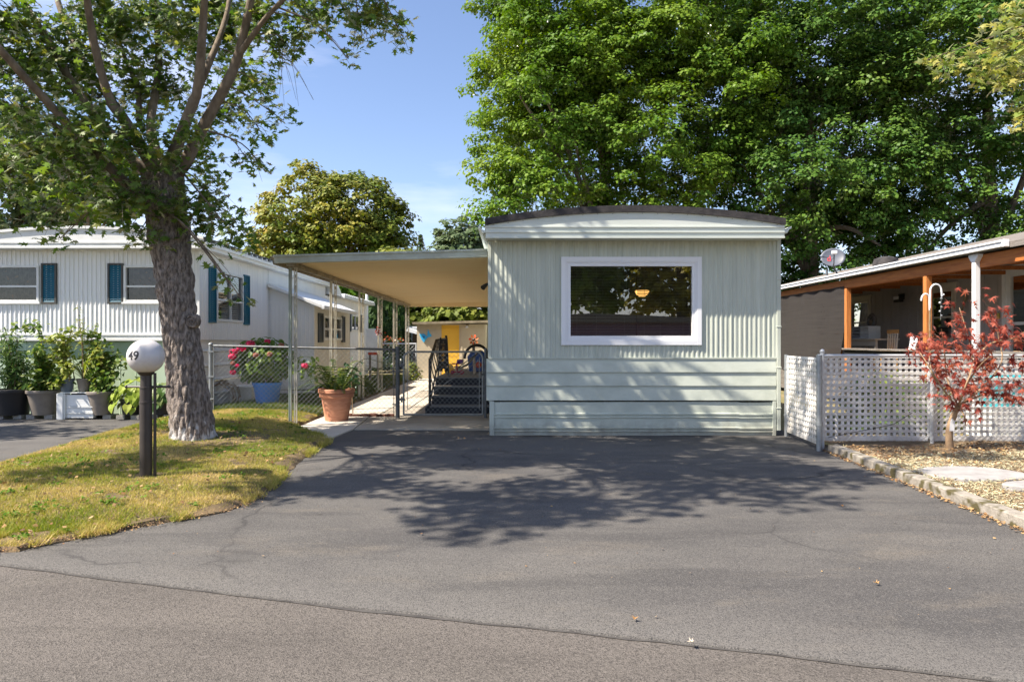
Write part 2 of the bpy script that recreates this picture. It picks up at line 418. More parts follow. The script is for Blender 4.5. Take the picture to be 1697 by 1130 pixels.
# ------------------------------------------------------------------ ground materials
def asphalt(name, base, light, dark, fine, seed, warm, cracks, worn=None):
    m = bpy.data.materials.new(name); m.use_nodes = True
    t = m.node_tree; b = t.nodes['Principled BSDF']
    b.inputs['Roughness'].default_value = 0.82; b.inputs['Specular IOR Level'].default_value = 0.35
    tc = t.nodes.new('ShaderNodeTexCoord')
    def noise(scale, detail=5, rough=0.6, vec=None):
        n = t.nodes.new('ShaderNodeTexNoise'); n.inputs['Scale'].default_value = scale
        n.inputs['Detail'].default_value = detail; n.inputs['Roughness'].default_value = rough
        t.links.new(vec or tc.outputs['Object'], n.inputs['Vector']); return n.outputs['Fac']
    def ramp(f, a, c, ca=(0,0,0), cb=(1,1,1)):
        r = t.nodes.new('ShaderNodeValToRGB'); r.color_ramp.elements[0].position = a; r.color_ramp.elements[1].position = c
        r.color_ramp.elements[0].color = (*ca, 1); r.color_ramp.elements[1].color = (*cb, 1)
        t.links.new(f, r.inputs['Fac']); return r.outputs['Color']
    def mix(f, a, c, mode='MIX'):
        x = t.nodes.new('ShaderNodeMixRGB'); x.blend_type = mode
        t.links.new(f, x.inputs['Fac'])
        for i, s in (('Color1', a), ('Color2', c)):
            if isinstance(s, tuple): x.inputs[i].default_value = (*s, 1)
            else: t.links.new(s, x.inputs[i])
        return x.outputs['Color']
    mp = t.nodes.new('ShaderNodeMapping'); mp.inputs['Location'].default_value = (seed, seed * 1.7, 0)
    mp.inputs['Scale'].default_value = (1, 2.3, 1); mp.inputs['Rotation'].default_value = (0, 0, 0.27)
    t.links.new(tc.outputs['Object'], mp.inputs['Vector'])
    col = ramp(noise(0.55, 7, 0.66, mp.outputs['Vector']), 0.38, 0.62, base, light)
    col = mix(ramp(noise(0.9, 6, 0.66, mp.outputs['Vector']), 0.54, 0.70), col, warm)
    # broad dusty blotches and darker sealed streaks
    col = mix(ramp(noise(0.26, 5, 0.62, mp.outputs['Vector']), 0.50, 0.60, (0,0,0), (0.55,0.55,0.55)), col, tuple(c * 1.2 for c in light))
    ms = t.nodes.new('ShaderNodeMapping'); ms.inputs['Scale'].default_value = (0.35, 2.6, 1); ms.inputs['Rotation'].default_value = (0, 0, 0.5)
    t.links.new(tc.outputs['Object'], ms.inputs['Vector'])
    col = mix(ramp(noise(0.9, 6, 0.6, ms.outputs['Vector']), 0.56, 0.64, (0,0,0), (0.6,0.6,0.6)), col, tuple(c * 0.85 for c in base))
    if worn:
        # the mouth of the drive is polished paler along the joint with the road
        sx = t.nodes.new('ShaderNodeSeparateXYZ'); t.links.new(tc.outputs['Object'], sx.inputs[0])
        q1 = t.nodes.new('ShaderNodeMath'); q1.operation = 'MULTIPLY_ADD'; q1.inputs[1].default_value = 0.279
        t.links.new(sx.outputs[0], q1.inputs[0]); t.links.new(sx.outputs[1], q1.inputs[2])
        q2 = t.nodes.new('ShaderNodeMath'); q2.operation = 'MULTIPLY_ADD'; q2.inputs[1].default_value = 0.55
        t.links.new(noise(1.7, 5, 0.65), q2.inputs[0]); t.links.new(q1.outputs[0], q2.inputs[2])
        mr = t.nodes.new('ShaderNodeMapRange'); mr.inputs['From Min'].default_value = 3.384 + 0.36; mr.inputs['From Max'].default_value = 3.384 + 0.80
        mr.inputs['To Min'].default_value = 0.85; mr.inputs['To Max'].default_value = 0.0
        t.links.new(q2.outputs[0], mr.inputs['Value'])
        col = mix(mr.outputs[0], col, worn)
    # mid-size pits and stones
    col = mix(ramp(noise(fine * 0.32, 2, 0.5), 0.58, 0.70, (0,0,0), (0.5,0.5,0.5)), col, dark)
    col = mix(ramp(noise(fine * 0.27, 2, 0.5), 0.64, 0.72, (0,0,0), (0.40,0.40,0.40)), col, tuple(min(1, c * 1.5) for c in light))
    # aggregate: fine light and dark grains
    v = t.nodes.new('ShaderNodeTexVoronoi'); v.inputs['Scale'].default_value = fine
    t.links.new(tc.outputs['Object'], v.inputs['Vector'])
    sp = t.nodes.new('ShaderNodeSeparateColor'); t.links.new(v.outputs['Color'], sp.inputs['Color'])
    col = mix(ramp(sp.outputs[0], 0.80, 0.84, (0,0,0), (0.45,0.45,0.45)), col, tuple(min(1, c * 1.7) for c in light))
    col = mix(ramp(sp.outputs[1], 0.70, 0.76, (0,0,0), (0.7,0.7,0.7)), col, dark)
    if cracks:
        # wandering hairline cracks
        wv = t.nodes.new('ShaderNodeTexNoise'); wv.inputs['Scale'].default_value = 1.6; wv.inputs['Detail'].default_value = 4
        t.links.new(tc.outputs['Object'], wv.inputs['Vector'])
        va = t.nodes.new('ShaderNodeVectorMath'); va.operation = 'MULTIPLY_ADD'
        va.inputs[1].default_value = (0.7, 0.7, 0.0)
        t.links.new(wv.outputs['Color'], va.inputs[0]); t.links.new(tc.outputs['Object'], va.inputs[2])
        vc = t.nodes.new('ShaderNodeTexVoronoi'); vc.feature = 'DISTANCE_TO_EDGE'; vc.inputs['Scale'].default_value = 0.33
        t.links.new(va.outputs[0], vc.inputs['Vector'])
        line = ramp(vc.outputs['Distance'], 0.0010, 0.0050, (1,1,1), (0,0,0))
        gate = ramp(noise(0.45, 2), 0.46, 0.56)
        mm = t.nodes.new('ShaderNodeMixRGB'); mm.blend_type = 'MULTIPLY'; mm.inputs['Fac'].default_value = 1
        t.links.new(line, mm.inputs['Color1']); t.links.new(gate, mm.inputs['Color2'])
        col = mix(mm.outputs['Color'], col, tuple(c * 0.5 for c in base))
        halo = ramp(vc.outputs['Distance'], 0.006, 0.030, (0.22,0.22,0.22), (0,0,0))
        m4 = t.nodes.new('ShaderNodeMixRGB'); m4.blend_type = 'MULTIPLY'; m4.inputs['Fac'].default_value = 1
        t.links.new(halo, m4.inputs['Color1']); t.links.new(gate, m4.inputs['Color2'])
        col = mix(m4.outputs['Color'], col, tuple(c * 0.78 for c in base))
    t.links.new(col, b.inputs['Base Color'])
    bp = t.nodes.new('ShaderNodeBump'); bp.inputs['Strength'].default_value = 0.55; bp.inputs['Distance'].default_value = 0.006
    a = t.nodes.new('ShaderNodeMath'); a.operation = 'ADD'
    t.links.new(v.outputs['Distance'], a.inputs[0]); t.links.new(noise(30, 6, 0.7), a.inputs[1])
    t.links.new(a.outputs[0], bp.inputs['Height']); t.links.new(bp.outputs['Normal'], b.inputs['Normal'])
    return m
M_drive = asphalt('driveway_asphalt', (0.074, 0.071, 0.069), (0.116, 0.110, 0.102), (0.040, 0.039, 0.039), 200, 3.0, (0.140, 0.125, 0.106), True, (0.135, 0.128, 0.119))
M_road = asphalt('road_asphalt', (0.092, 0.083, 0.074), (0.118, 0.106, 0.095), (0.042, 0.038, 0.034), 160, 9.0, (0.132, 0.119, 0.104), False)
M_ground = mk('dry_ground', (0.16, 0.15, 0.06), (0.24, 0.19, 0.10), 0.7, rough=0.95, bump=0.4, bscale=20)
M_lawnsoil = mk('lawn_thatch', (0.085, 0.062, 0.036), (0.19, 0.135, 0.07), 5, detail=8, rough=0.95, bump=0.6, bscale=60, speck=(7, 0.60, 0.70, (0.11, 0.07, 0.045)))
M_bedsoil = mk('dry_bed', (0.16, 0.11, 0.065), (0.28, 0.21, 0.13), 5, detail=8, rough=0.95, bump=0.6, bscale=50)

# ------------------------------------------------------------------ the ground
g = MB(); g.grid([[(-600, -600, -0.05), (600, -600, -0.05)], [(-600, 900, -0.05), (600, 900, -0.05)]])
tag(g.build('ground', M_ground), kind='structure')
# seam between road and driveway: a straight line across the picture
def seam(x): return 4.28 - 0.279 * (x + 3.21)
def seamw(x): return seam(x) + 0.018 * math.sin(x * 1.3) + 0.010 * mnoise.noise((x * 3.0, 0, 0)) + 0.006 * mnoise.noise((x * 14.0, 5, 0))
xs = [-22 + 0.12 * i for i in range(367)]
r = MB(); r.grid([[(x, seam(x) - 9.0, -0.016) for x in xs], [(x, seam(x) + 0.25, -0.016) for x in xs]])
tag(r.build('road', M_road), kind='structure')
d = MB()
xd = [-22 + 0.12 * i for i in range(int((3.9 + 22) / 0.12) + 1)] + [4.25]
rows = []
for k in range(15):
    t_ = k / 14
    rows.append([(x, (seamw(x) + 0.10) * (1 - t_) + 13.4 * t_, 0.0 + 0.006 * mnoise.noise((x * 0.8, t_ * 5, 3.1))) for x in xd])
rows.insert(0, [(x, seamw(x) + 0.016, -0.003) for x in xd])
rows.insert(0, [(x, seamw(x) + 0.01, -0.017) for x in xd])
d.grid(rows)
tag(d.build('driveway', M_drive, smooth=True), kind='structure')

# dark joint where the drive meets the road, wider where the edge has crumbled
M_joint = mk('dark_joint', (0.045, 0.042, 0.040), (0.085, 0.080, 0.074), 9, rough=0.9)
jt = MB()
def jw(x): return 0.003 + 0.022 * max(0.0, mnoise.noise((x * 0.7, 8.1, 0)) + .1) + 0.012 * mnoise.noise((x * 8, 2.2, 0))
jt.grid([[(x, seamw(x) - max(0.003, jw(x)), -0.0125) for x in xd], [(x, seamw(x) + 0.010, -0.0115) for x in xd]])
tag(jt.build('road_joint', M_joint), kind='structure')

# ------------------------------------------------------------------ lawn
LT = [(4.55, -3.55, -3.30), (4.70, -4.0, -3.22), (5.03, -4.9, -2.86), (5.35, -5.55, -2.56), (5.65, -5.72, -2.32), (6.33, -5.72, -2.28), (7.36, -5.72, -2.40),
      (8.4, -5.82, -2.50), (9.3, -5.92, -2.52), (9.75, -5.95, -2.66), (10.3, -6.0, -3.03), (11.1, -6.05, -3.47), (12.5, -6.1, -3.52), (16, -6.0, -3.52), (26, -5.95, -3.52)]
def lawn_x(y):
    ys = [a[0] for a in LT]
    return float(np.interp(y, ys, [a[1] for a in LT])), float(np.interp(y, ys, [a[2] for a in LT]))
def sst(a, b, x):
    t_ = max(0.0, min(1.0, (x - a) / (b - a))); return t_ * t_ * (3 - 2 * t_)
def lawn_z(x, y):
    xl, xr = lawn_x(y)
    u = max(0.0, min(1.0, (x - xl) / max(0.05, xr - xl)))
    hump = (4 * u * (1 - u)) ** 0.55
    lift = 0.07 * sst(4.6, 6.0, y) + 0.07 * sst(7.0, 11.0, y) - 0.05 * sst(13.5, 17, y)
    return 0.028 + lift * hump + 0.012 * mnoise.noise((x * 2.1, y * 2.1, 0)) + 0.010 * mnoise.noise((x * 7, y * 7, 4))
l = MB(); rows = []
for i in range(130):
    y = 4.55 + (12.6 - 4.55) * i / 100 if i <= 100 else 12.6 + (26 - 12.6) * (i - 100) / 29
    xl, xr = lawn_x(y)
    row = [(xl - 0.02, y, -0.03)]
    for j in range(41):
        x = xl + (xr - xl) * j / 40
        jag = (0.07 * mnoise.noise((y * 3.0, j, 0.5)) + 0.05 * mnoise.noise((y * 11.0, j, 2.5))) if j in (0, 40) else 0
        row.append((x + jag, y, lawn_z(x, y) - (0.02 if j in (0, 40) else 0)))
    row.append((xr + 0.02, y, -0.03))
    rows.append(row)
l.grid([[(p[0], p[1] - 0.03, -0.03) for p in rows[0]]] + rows)
tag(l.build('lawn', M_lawnsoil, smooth=True), kind='structure')

def set_mesh_np(name, verts, faces, mat, parent=None, smooth=False, off=True):
    """verts (N,3) float, faces (M,k) int"""
    me = bpy.data.meshes.new(name)
    v = np.asarray(verts, dtype=np.float32)
    if parent is not None and off:
        v = v - np.array(LOC[parent.name][:], dtype=np.float32)
    f = np.asarray(faces, dtype=np.int32); k = f.shape[1]
    me.vertices.add(len(v)); me.vertices.foreach_set('co', v.ravel())
    me.loops.add(f.size); me.loops.foreach_set('vertex_index', f.ravel())
    me.polygons.add(len(f)); me.polygons.foreach_set('loop_start', np.arange(0, f.size, k, dtype=np.int32))
    me.polygons.foreach_set('loop_total', np.full(len(f), k, dtype=np.int32))
    me.materials.append(mat)
    me.update(calc_edges=True)
    if smooth: me.polygons.foreach_set('use_smooth', [True] * len(f))
    return link_mesh(name, me, parent)

def basis(nrm, roll):
    n = nrm / np.maximum(np.linalg.norm(nrm, axis=1, keepdims=True), 1e-6)
    ref = np.where(np.abs(n[:, 2:3]) < 0.9, np.array([[0, 0, 1.0]]), np.array([[1.0, 0, 0]]))
    a = np.cross(ref, n); a /= np.linalg.norm(a, axis=1, keepdims=True)
    b = np.cross(n, a)
    c, s_ = np.cos(roll)[:, None], np.sin(roll)[:, None]
    return a * c + b * s_, -a * s_ + b * c, n
def scatter(name, tv, tf, pos, nrm, roll, scale, mat, parent=None):
    tv = np.asarray(tv, float); tf = np.asarray(tf, int)
    x, y, n = basis(np.asarray(nrm, float), roll)
    sc = np.asarray(scale)[:, None, None]
    v = pos[:, None, :] + sc * (tv[None, :, 0:1] * x[:, None, :] + tv[None, :, 1:2] * y[:, None, :] + tv[None, :, 2:3] * n[:, None, :])
    N, k = len(pos), len(tv)
    f = (tf[None] + (np.arange(N) * k)[:, None, None]).reshape(-1, tf.shape[1])
    return set_mesh_np(name, v.reshape(-1, 3), f, mat, parent)

# leaf outlines: fan from the blade's middle, stalk end at the origin, tip along +y
def fan(outline, fold=0.12, droop=0.2):
    c = (0.0, 0.38, 0.02)
    vs = [c] + [(x, y, -fold * abs(x) - droop * (y - 0.2) ** 2) for x, y in outline]
    n = len(outline)
    return vs, [(0, i + 1, (i + 1) % n + 1) for i in range(n)]
def mirror(half):
    return [(0, 0)] + half + [(0, 1.0)] + [(-x, y) for x, y in reversed(half)]
LEAF_SILVER = fan(mirror([(0.10, 0.10), (0.40, 0.12), (0.19, 0.27), (0.52, 0.58), (0.20, 0.47), (0.13, 0.60), (0.24, 0.80), (0.09, 0.78)]))
LEAF_SILVER_LOW = fan([(0, 0), (0.40, 0.12), (0.17, 0.32), (0.52, 0.60), (0.13, 0.52), (0, 1.0), (-0.13, 0.52), (-0.52, 0.60), (-0.17, 0.32), (-0.40, 0.12)])
LEAF_JAP = fan(mirror([(0.08, 0.16), (0.42, -0.06), (0.15, 0.22), (0.58, 0.30), (0.18, 0.33), (0.50, 0.68), (0.13, 0.46)]), 0.2, 0.35)
LEAF_KITE = ([(0, 0, 0), (0.46, 0.42, -0.1), (0, 1, -0.12), (-0.46, 0.42, -0.1)], [(0, 1, 2), (0, 2, 3)])
LEAF_TRI5 = ([(0, 0, 0), (0.5, 0.25, -0.08), (0.33, 0.72, -0.1), (0, 1, -0.16), (-0.33, 0.72, -0.1), (-0.5, 0.25, -0.08)], [(0, 1, 2), (0, 2, 3), (0, 3, 4), (0, 4, 5)])
LEAF_OVAL = ([(0, 0, 0), (0.24, 0.22, 0.03), (0.27, 0.55, 0.0), (0, 1, -0.18), (-0.27, 0.55, 0.0), (-0.24, 0.22, 0.03), (0, 0.5, -0.06)],
             [(6, 0, 1), (6, 1, 2), (6, 2, 3), (6, 3, 4), (6, 4, 5), (6, 5, 0)])
LEAF_HEART = ([(0, 0.08, 0), (0.30, -0.06, 0.05), (0.47, 0.22, 0.06), (0.36, 0.60, 0.0), (0, 1.05, -0.25), (-0.36, 0.60, 0.0), (-0.47, 0.22, 0.06), (-0.30, -0.06, 0.05), (0, 0.48, -0.07)],
              [(8, 0, 1), (8, 1, 2), (8, 2, 3), (8, 3, 4), (8, 4, 5), (8, 5, 6), (8, 6, 7), (8, 7, 0)])
LEAF_LANCE = ([(0, 0, 0), (0.11, 0.35, 0.0), (0, 1, -0.3), (-0.11, 0.35, 0.0)], [(0, 1, 2), (0, 2, 3)])

M_litter = leafmat('dry_litter', [(0.13, 0.065, 0.03), (0.26, 0.14, 0.06), (0.44, 0.30, 0.14), (0.32, 0.18, 0.08)], 0.15, 0.7)
M_blade = leafmat('grass_blade', [(0.11, 0.19, 0.022), (0.20, 0.27, 0.035), (0.40, 0.36, 0.085), (0.60, 0.47, 0.19), (0.70, 0.55, 0.27)], 0.3, 0.8, 1.1, 0.05)
M_bladeg = leafmat('green_blade', [(0.05, 0.10, 0.018), (0.09, 0.14, 0.028), (0.15, 0.18, 0.045)], 0.3, 0.8, 0.9, 0.05)
def grass(name, n, ymin, ymax, mat, hmin, hmax, wid, yexp=1.0, keep=None):
    y = ymin + (ymax - ymin) * rng.random(n) ** yexp
    ys = [a[0] for a in LT]
    xl = np.interp(y, ys, [a[1] for a in LT]); xr = np.interp(y, ys, [a[2] for a in LT])
    x = xl + 0.02 + (xr - xl - 0.03) * rng.random(n)
    if keep is not None:
        k = keep(x, y); x, y, xl, xr = x[k], y[k], xl[k], xr[k]; n = len(x)
    z = np.array([lawn_z(a, b) for a, b in zip(x, y)]) - 0.006
    h = hmin + (hmax - hmin) * rng.random(n) ** 1.6 * np.where(rng.random(n) < .10, 1.9, 1.0)
    a = rng.random(n) * 6.283; lean = h * (0.2 + 0.9 * rng.random(n)); la = rng.random(n) * 6.283
    dx, dy = np.cos(a) * wid / 2, np.sin(a) * wid / 2
    b0 = np.stack([x - dx, y - dy, z], 1); b1 = np.stack([x + dx, y + dy, z], 1)
    tp = np.stack([x + np.cos(la) * lean, y + np.sin(la) * lean, z + h * 0.9], 1)
    v = np.stack([b0, b1, tp], 1).reshape(-1, 3)
    o = set_mesh_np(name, v, np.arange(3 * n).reshape(-1, 3), mat)
    return tag(o, kind='stuff')
def edge_tufts(n, mat):
    y = 4.6 + 5.6 * rng.random(n); xr = np.array([lawn_x(a)[1] for a in y])
    x = xr + rng.normal(-.01, .035, n)
    lo = rng.random(n) < .45                       # and along the road side
    x = np.where(lo, -5.4 + 2.1 * rng.random(n), x)
    y = np.where(lo, np.array([max(4.6, seam(a) + .36) for a in x]) + rng.normal(.04, .03, n), y)
    k = np.array([mnoise.noise((a * 3.1, b_ * 3.1, 33)) > -.05 for a, b_ in zip(x, y)]); x, y = x[k], y[k]; n = len(x)
    h = .03 + .06 * rng.random(n) ** 1.5; a = rng.random(n) * 6.283; la = rng.random(n) * 6.283; lean = h * (.4 + .9 * rng.random(n)); w = .0075
    z = np.full(n, .008)
    b0 = np.stack([x - np.cos(a) * w / 2, y - np.sin(a) * w / 2, z], 1); b1 = np.stack([x + np.cos(a) * w / 2, y + np.sin(a) * w / 2, z], 1)
    tp = np.stack([x + np.cos(la) * lean, y + np.sin(la) * lean, z + h], 1)
    tag(set_mesh_np('grass_fringe', np.stack([b0, b1, tp], 1).reshape(-1, 3), np.arange(3 * n).reshape(-1, 3), mat), kind='stuff')
def keep_front(x, y):
    out = np.ones(len(x), bool)
    for i in range(len(x)):
        w = mnoise.noise((x[i] * 2.2, y[i] * 2.2, 7.0)) + 0.5 * mnoise.noise((x[i] * 6, y[i] * 6, 2.0))
        xl, xr = lawn_x(y[i])
        edge = min(y[i] - (4.66 if x[i] > -3.5 else seam(x[i]) + 0.3), (xr - x[i]) * 1.1)
        bare = 0.25 - 2.6 * edge if edge < 0.28 else -0.5
        if w < bare - 0.05 and rng.random() < 0.93: out[i] = False
        if (x[i] + 3.55) ** 2 + (y[i] - 6.6) ** 2 < 0.16 ** 2 and rng.random() < 0.8: out[i] = False
        if (x[i] + 3.75) ** 2 + ((y[i] - 8.95) * 0.9) ** 2 < 0.55 ** 2 and rng.random() < 0.75: out[i] = False
    return out
grass('grass', 260000, 4.56, 12.4, M_blade, 0.014, 0.042, 0.0065, 1.3, keep_front)
edge_tufts(16000, M_blade)
grass('grass', 30000, 12.4, 26.0, M_bladeg, 0.03, 0.08, 0.014, 1.5)

# weeds and fallen leaves caught in the lawn
n = 1500
y = 4.7 + 7.4 * rng.random(n) ** 1.2
lx_ = [lawn_x(a) for a in y]; cl_ = rng.random(n)
x = np.array([a[0] + .1 + (a[1] - a[0] - .2) * u for a, u in zip(lx_, cl_)])
k = np.array([mnoise.noise((a * 1.7, b_ * 1.7, 21)) > .12 for a, b_ in zip(x, y)]); x, y = x[k], y[k]; n = len(x)
z = np.array([lawn_z(a, b_) for a, b_ in zip(x, y)]) + .022
M_weed = leafmat('weed_leaf', [(0.07, 0.15, 0.02), (0.12, 0.22, 0.03), (0.18, 0.28, 0.05)], .3, .6, 0, .1)
q = np.repeat(np.stack([x, y, z], 1), 5, 0) + rng.normal(0, .014, (n * 5, 3)) * np.array([1, 1, .3])
tag(scatter('lawn_weeds', *LEAF_OVAL, q, rng.normal(0, .45, (n * 5, 3)) + np.array([0, 0, 1]), rng.random(n * 5) * 6.28, .022 + .022 * rng.random(n * 5), M_weed), kind='stuff')
n = 420
y = 4.8 + 7.2 * rng.random(n) ** 1.3; x = np.array([lawn_x(a)[0] + (lawn_x(a)[1] - lawn_x(a)[0]) * (.05 + .93 * rng.random()) for a in y])
z = np.array([lawn_z(a, b_) for a, b_ in zip(x, y)]) + .03
tag(scatter('lawn_leaves', *LEAF_KITE, np.stack([x, y, z], 1), rng.normal(0, .4, (n, 3)) + np.array([0, 0, 1]), rng.random(n) * 6.28, .018 + .03 * rng.random(n), M_litter), kind='stuff')

# ------------------------------------------------------------------ concrete path, slabs, edging
def slab(name, poly, z, m, th=0.06):
    b = MB(); b.prism(poly, 'z', z - th, z)
    return tag(b.build(name, m, bevel=0.006), kind='structure')
slab('front_slab', [(-3.44, 11.05), (-2.60, 9.60), (-2.50, 10.72), (-2.62, 12.52), (-3.45, 12.52)], 0.020, M_concrete)
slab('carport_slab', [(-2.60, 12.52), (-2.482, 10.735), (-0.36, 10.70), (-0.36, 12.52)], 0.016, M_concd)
for k in range(6):
    y0 = 12.62 + k * 2.1
    slab('path_slab', [(-3.48, y0), (-2.50, y0), (-2.50, y0 + 2.085), (-3.48, y0 + 2.085)], 0.022, M_concrete)
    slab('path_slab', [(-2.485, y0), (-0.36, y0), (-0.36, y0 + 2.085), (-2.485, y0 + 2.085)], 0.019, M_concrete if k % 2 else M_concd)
e = MB()
ed = thing('brick_edging', 'low red-brown brick edging under the chain-link fence behind the terracotta pot', 'edging', (-2.8, 12.57, 0.0))
bp_ = None
for k in range(8):
    b = MB(); b.box(-3.40 + k * 0.155, 12.535, 0.0, -3.40 + k * 0.155 + 0.147, 12.605, 0.055 + 0.006 * (k % 3))
    b.build('brick', M_brick, ed, bevel=0.006)

# ------------------------------------------------------------------ right-hand bed and kerb
b = MB(); rows = []
for i in range(40):
    y = 2.6 + i * (9.4 - 2.6) / 39
    row = []
    for j in range(50):
        x = 3.92 + (y - 5.03) * 0.065 + j * 7.0 / 49
        if j == 0: x -= 0.02
        row.append((x, y, 0.055 + 0.03 * mnoise.noise((x * 1.3, y * 1.3, 0)) + 0.02 * mnoise.noise((x * 5, y * 5, 0)) + 0.05 * sst(4.2, 6.5, x)))
    rows.append(row)
b.grid(rows)
tag(b.build('planting_bed', M_bedsoil, smooth=True), kind='structure')
def bed_z(x, y): return 0.055 + 0.03 * mnoise.noise((x * 1.3, y * 1.3, 0)) + 0.02 * mnoise.noise((x * 5, y * 5, 0)) + 0.05 * sst(4.2, 6.5, x)
kr = thing('kerb', None, None); kr['kind'] = 'structure'
def kx(y): return 3.77 + (y - 5.03) * 0.065
segs = [8.66, 7.75, 6.95, 6.0, 5.2, 4.2, 3.2, 2.4]
for a, c in zip(segs[:-1], segs[1:]):
    m = MB(); rows = []
    n = 22
    for i in range(n + 1):
        y = a - 0.0008 + (c + 0.0008 - a) * i / n
        x = kx(y)
        f = lambda s: 0.006 * mnoise.noise((x * 6 + s, y * 6, s * 3)) + 0.003 * mnoise.noise((x * 23 + s, y * 23, s))
        rows.append([(x + f(1) * .7, y, -0.04), (x + f(1), y, 0.02), (x + 0.003 + f(2), y, 0.082 + f(3) * .5), (x + 0.010 + f(2), y, 0.092 + f(3) * .5),
                     (x + 0.115 + f(4), y, 0.095 + f(5) * .5), (x + 0.13, y, 0.09), (x + 0.13, y, -0.04)])
    m.grid(rows)
    m.add(rows[0], [tuple(range(7))]); m.add(rows[-1], [tuple(range(6, -1, -1))])
    m.build('kerb_stone', M_kerb, kr)

# dry ground cover, bits of leaf, succulents
def bed_pts(n, x0, x1, y0, y1, dens):
    x = x0 + (x1 - x0) * rng.random(n); y = y0 + (y1 - y0) * rng.random(n)
    k = np.array([(rng.random() < dens(a, b_)) and a > kx(b_) + 0.14 for a, b_ in zip(x, y)])
    return x[k], y[k]
M_succ = leafmat('pale_ground_cover', [(0.30, 0.30, 0.17), (0.56, 0.47, 0.29), (0.68, 0.62, 0.47), (0.36, 0.40, 0.26), (0.50, 0.36, 0.20)], 0.15, 0.6)
STONES = [(4.62, 6.85, 0.55, 0.34), (5.05, 6.15, 0.62, 0.22), (6.3, 6.5, 0.6, 0.25), (4.75, 5.05, 0.42, 0.2)]
def off_stone(x, y):
    return all(((x - a) / (c * .92)) ** 2 + ((y - b_) / (d_ * .92)) ** 2 > 1 for a, b_, c, d_ in STONES)
x, y = bed_pts(26000, 3.9, 8.6, 3.0, 8.7, lambda a, b_: (0.9 if mnoise.noise((a * 1.4, b_ * 1.4, 3)) + (b_ - 7.6) * 0.55 > 0 else 0.22) * off_stone(a, b_))
z = np.array([bed_z(a, b_) for a, b_ in zip(x, y)]) + 0.012 * rng.random(len(x)) + 0.006
nr = np.stack([rng.normal(0, .5, len(x)), rng.normal(0, .5, len(x)), np.ones(len(x))], 1)
tag(scatter('leaf_litter', *LEAF_KITE, np.stack([x, y, z], 1), nr, rng.random(len(x)) * 6.28, 0.014 + 0.026 * rng.random(len(x)), M_litter), kind='stuff')
x, y = bed_pts(75000, 3.9, 8.6, 3.0, 8.7, lambda a, b_: (0.95 if mnoise.noise((a * 1.1 + 8, b_ * 1.1, 9)) > -0.12 - 0.15 * (b_ > 6.5) + 0.9 * (b_ > 8.05) else 0.08) * off_stone(a, b_))
z = np.array([bed_z(a, b_) for a, b_ in zip(x, y)]) + 0.004
nr = np.stack([rng.normal(0, .6, len(x)), rng.normal(0, .6, len(x)), np.ones(len(x)) * .9], 1)
tag(scatter('ground_cover', *LEAF_LANCE, np.stack([x, y, z + 0.02 * rng.random(len(x))], 1), nr, rng.random(len(x)) * 6.28, 0.022 + 0.034 * rng.random(len(x)), M_succ), kind='stuff')
for k, ((sx, sy, sa, sb), lab) in enumerate(zip(STONES, ['wide pale flat stepping stone in the dry bed nearest the kerb corner', 'long narrow pale stepping stone lying in front of the widest one',
        'pale stepping stone at the right edge of the dry bed', 'small pale stepping stone close to the kerb'])):
    m = MB(); n = 15; pts = []
    for i in range(n):
        t_ = 6.283 * i / n
        q = 1 + 0.16 * mnoise.noise((math.cos(t_) * 1.3 + k * 5, math.sin(t_) * 1.3, k))
        pts.append((sx + sa * q * math.cos(t_), sy + sb * q * math.sin(t_)))
    zz = bed_z(sx, sy)
    m.prism(pts, 'z', zz - 0.03, zz + 0.035)
    tag(m.build('stepping_stone', M_stone, bevel=0.012), lab, 'stone', 'stepping stones in the dry bed')
# debris: litter along the kerb foot and on the asphalt
n = 900
y = 3.2 + 5.6 * rng.random(n); x = 3.77 + (y - 5.03) * 0.065 - 0.01 - 0.07 * rng.random(n) ** 2
tag(scatter('leaf_litter', *LEAF_KITE, np.stack([x, y, np.full(n, 0.010) + 0.008 * rng.random(n)], 1), np.stack([rng.normal(0, .4, n), rng.normal(0, .4, n), np.ones(n)], 1),
            rng.random(n) * 6.28, 0.012 + 0.022 * rng.random(n), M_litter), kind='stuff')
n = 230
y = 3.4 + 8.2 * rng.random(n); x = -3 + 6.8 * rng.random(n)
k = y > np.array([seam(a) + .2 for a in x]); x, y = x[k], y[k]; n = len(x)
tag(scatter('asphalt_debris', *LEAF_KITE, np.stack([x, y, np.full(n, 0.012)], 1), np.stack([rng.normal(0, .3, n), rng.normal(0, .3, n), np.ones(n)], 1),
            rng.random(n) * 6.28, 0.008 + 0.02 * rng.random(n) ** 2, M_litter), kind='stuff')
n = 700
y = 4.45 + 1.6 * rng.random(n); x = np.array([np.interp(a, [4.5, 4.7, 5.03, 5.35, 5.65, 6.2], [-3.4, -3.2, -2.86, -2.55, -2.3, -2.27]) for a in y]) + 0.07 * rng.normal(0, 1, n)
tag(scatter('leaf_litter', *LEAF_KITE, np.stack([x, y, np.full(n, 0.012)+ 0.02 * rng.random(n)], 1), np.stack([rng.normal(0, .4, n), rng.normal(0, .4, n), np.ones(n)], 1),
            rng.random(n) * 6.28, 0.006 + 0.014 * rng.random(n) ** 1.5, M_litter), kind='stuff')
M_fall = mk('fallen_leaf_tan', (0.36, 0.20, 0.075), rough=0.7)
M_fallw = mk('fallen_leaf_pale', (0.52, 0.44, 0.34), rough=0.7)
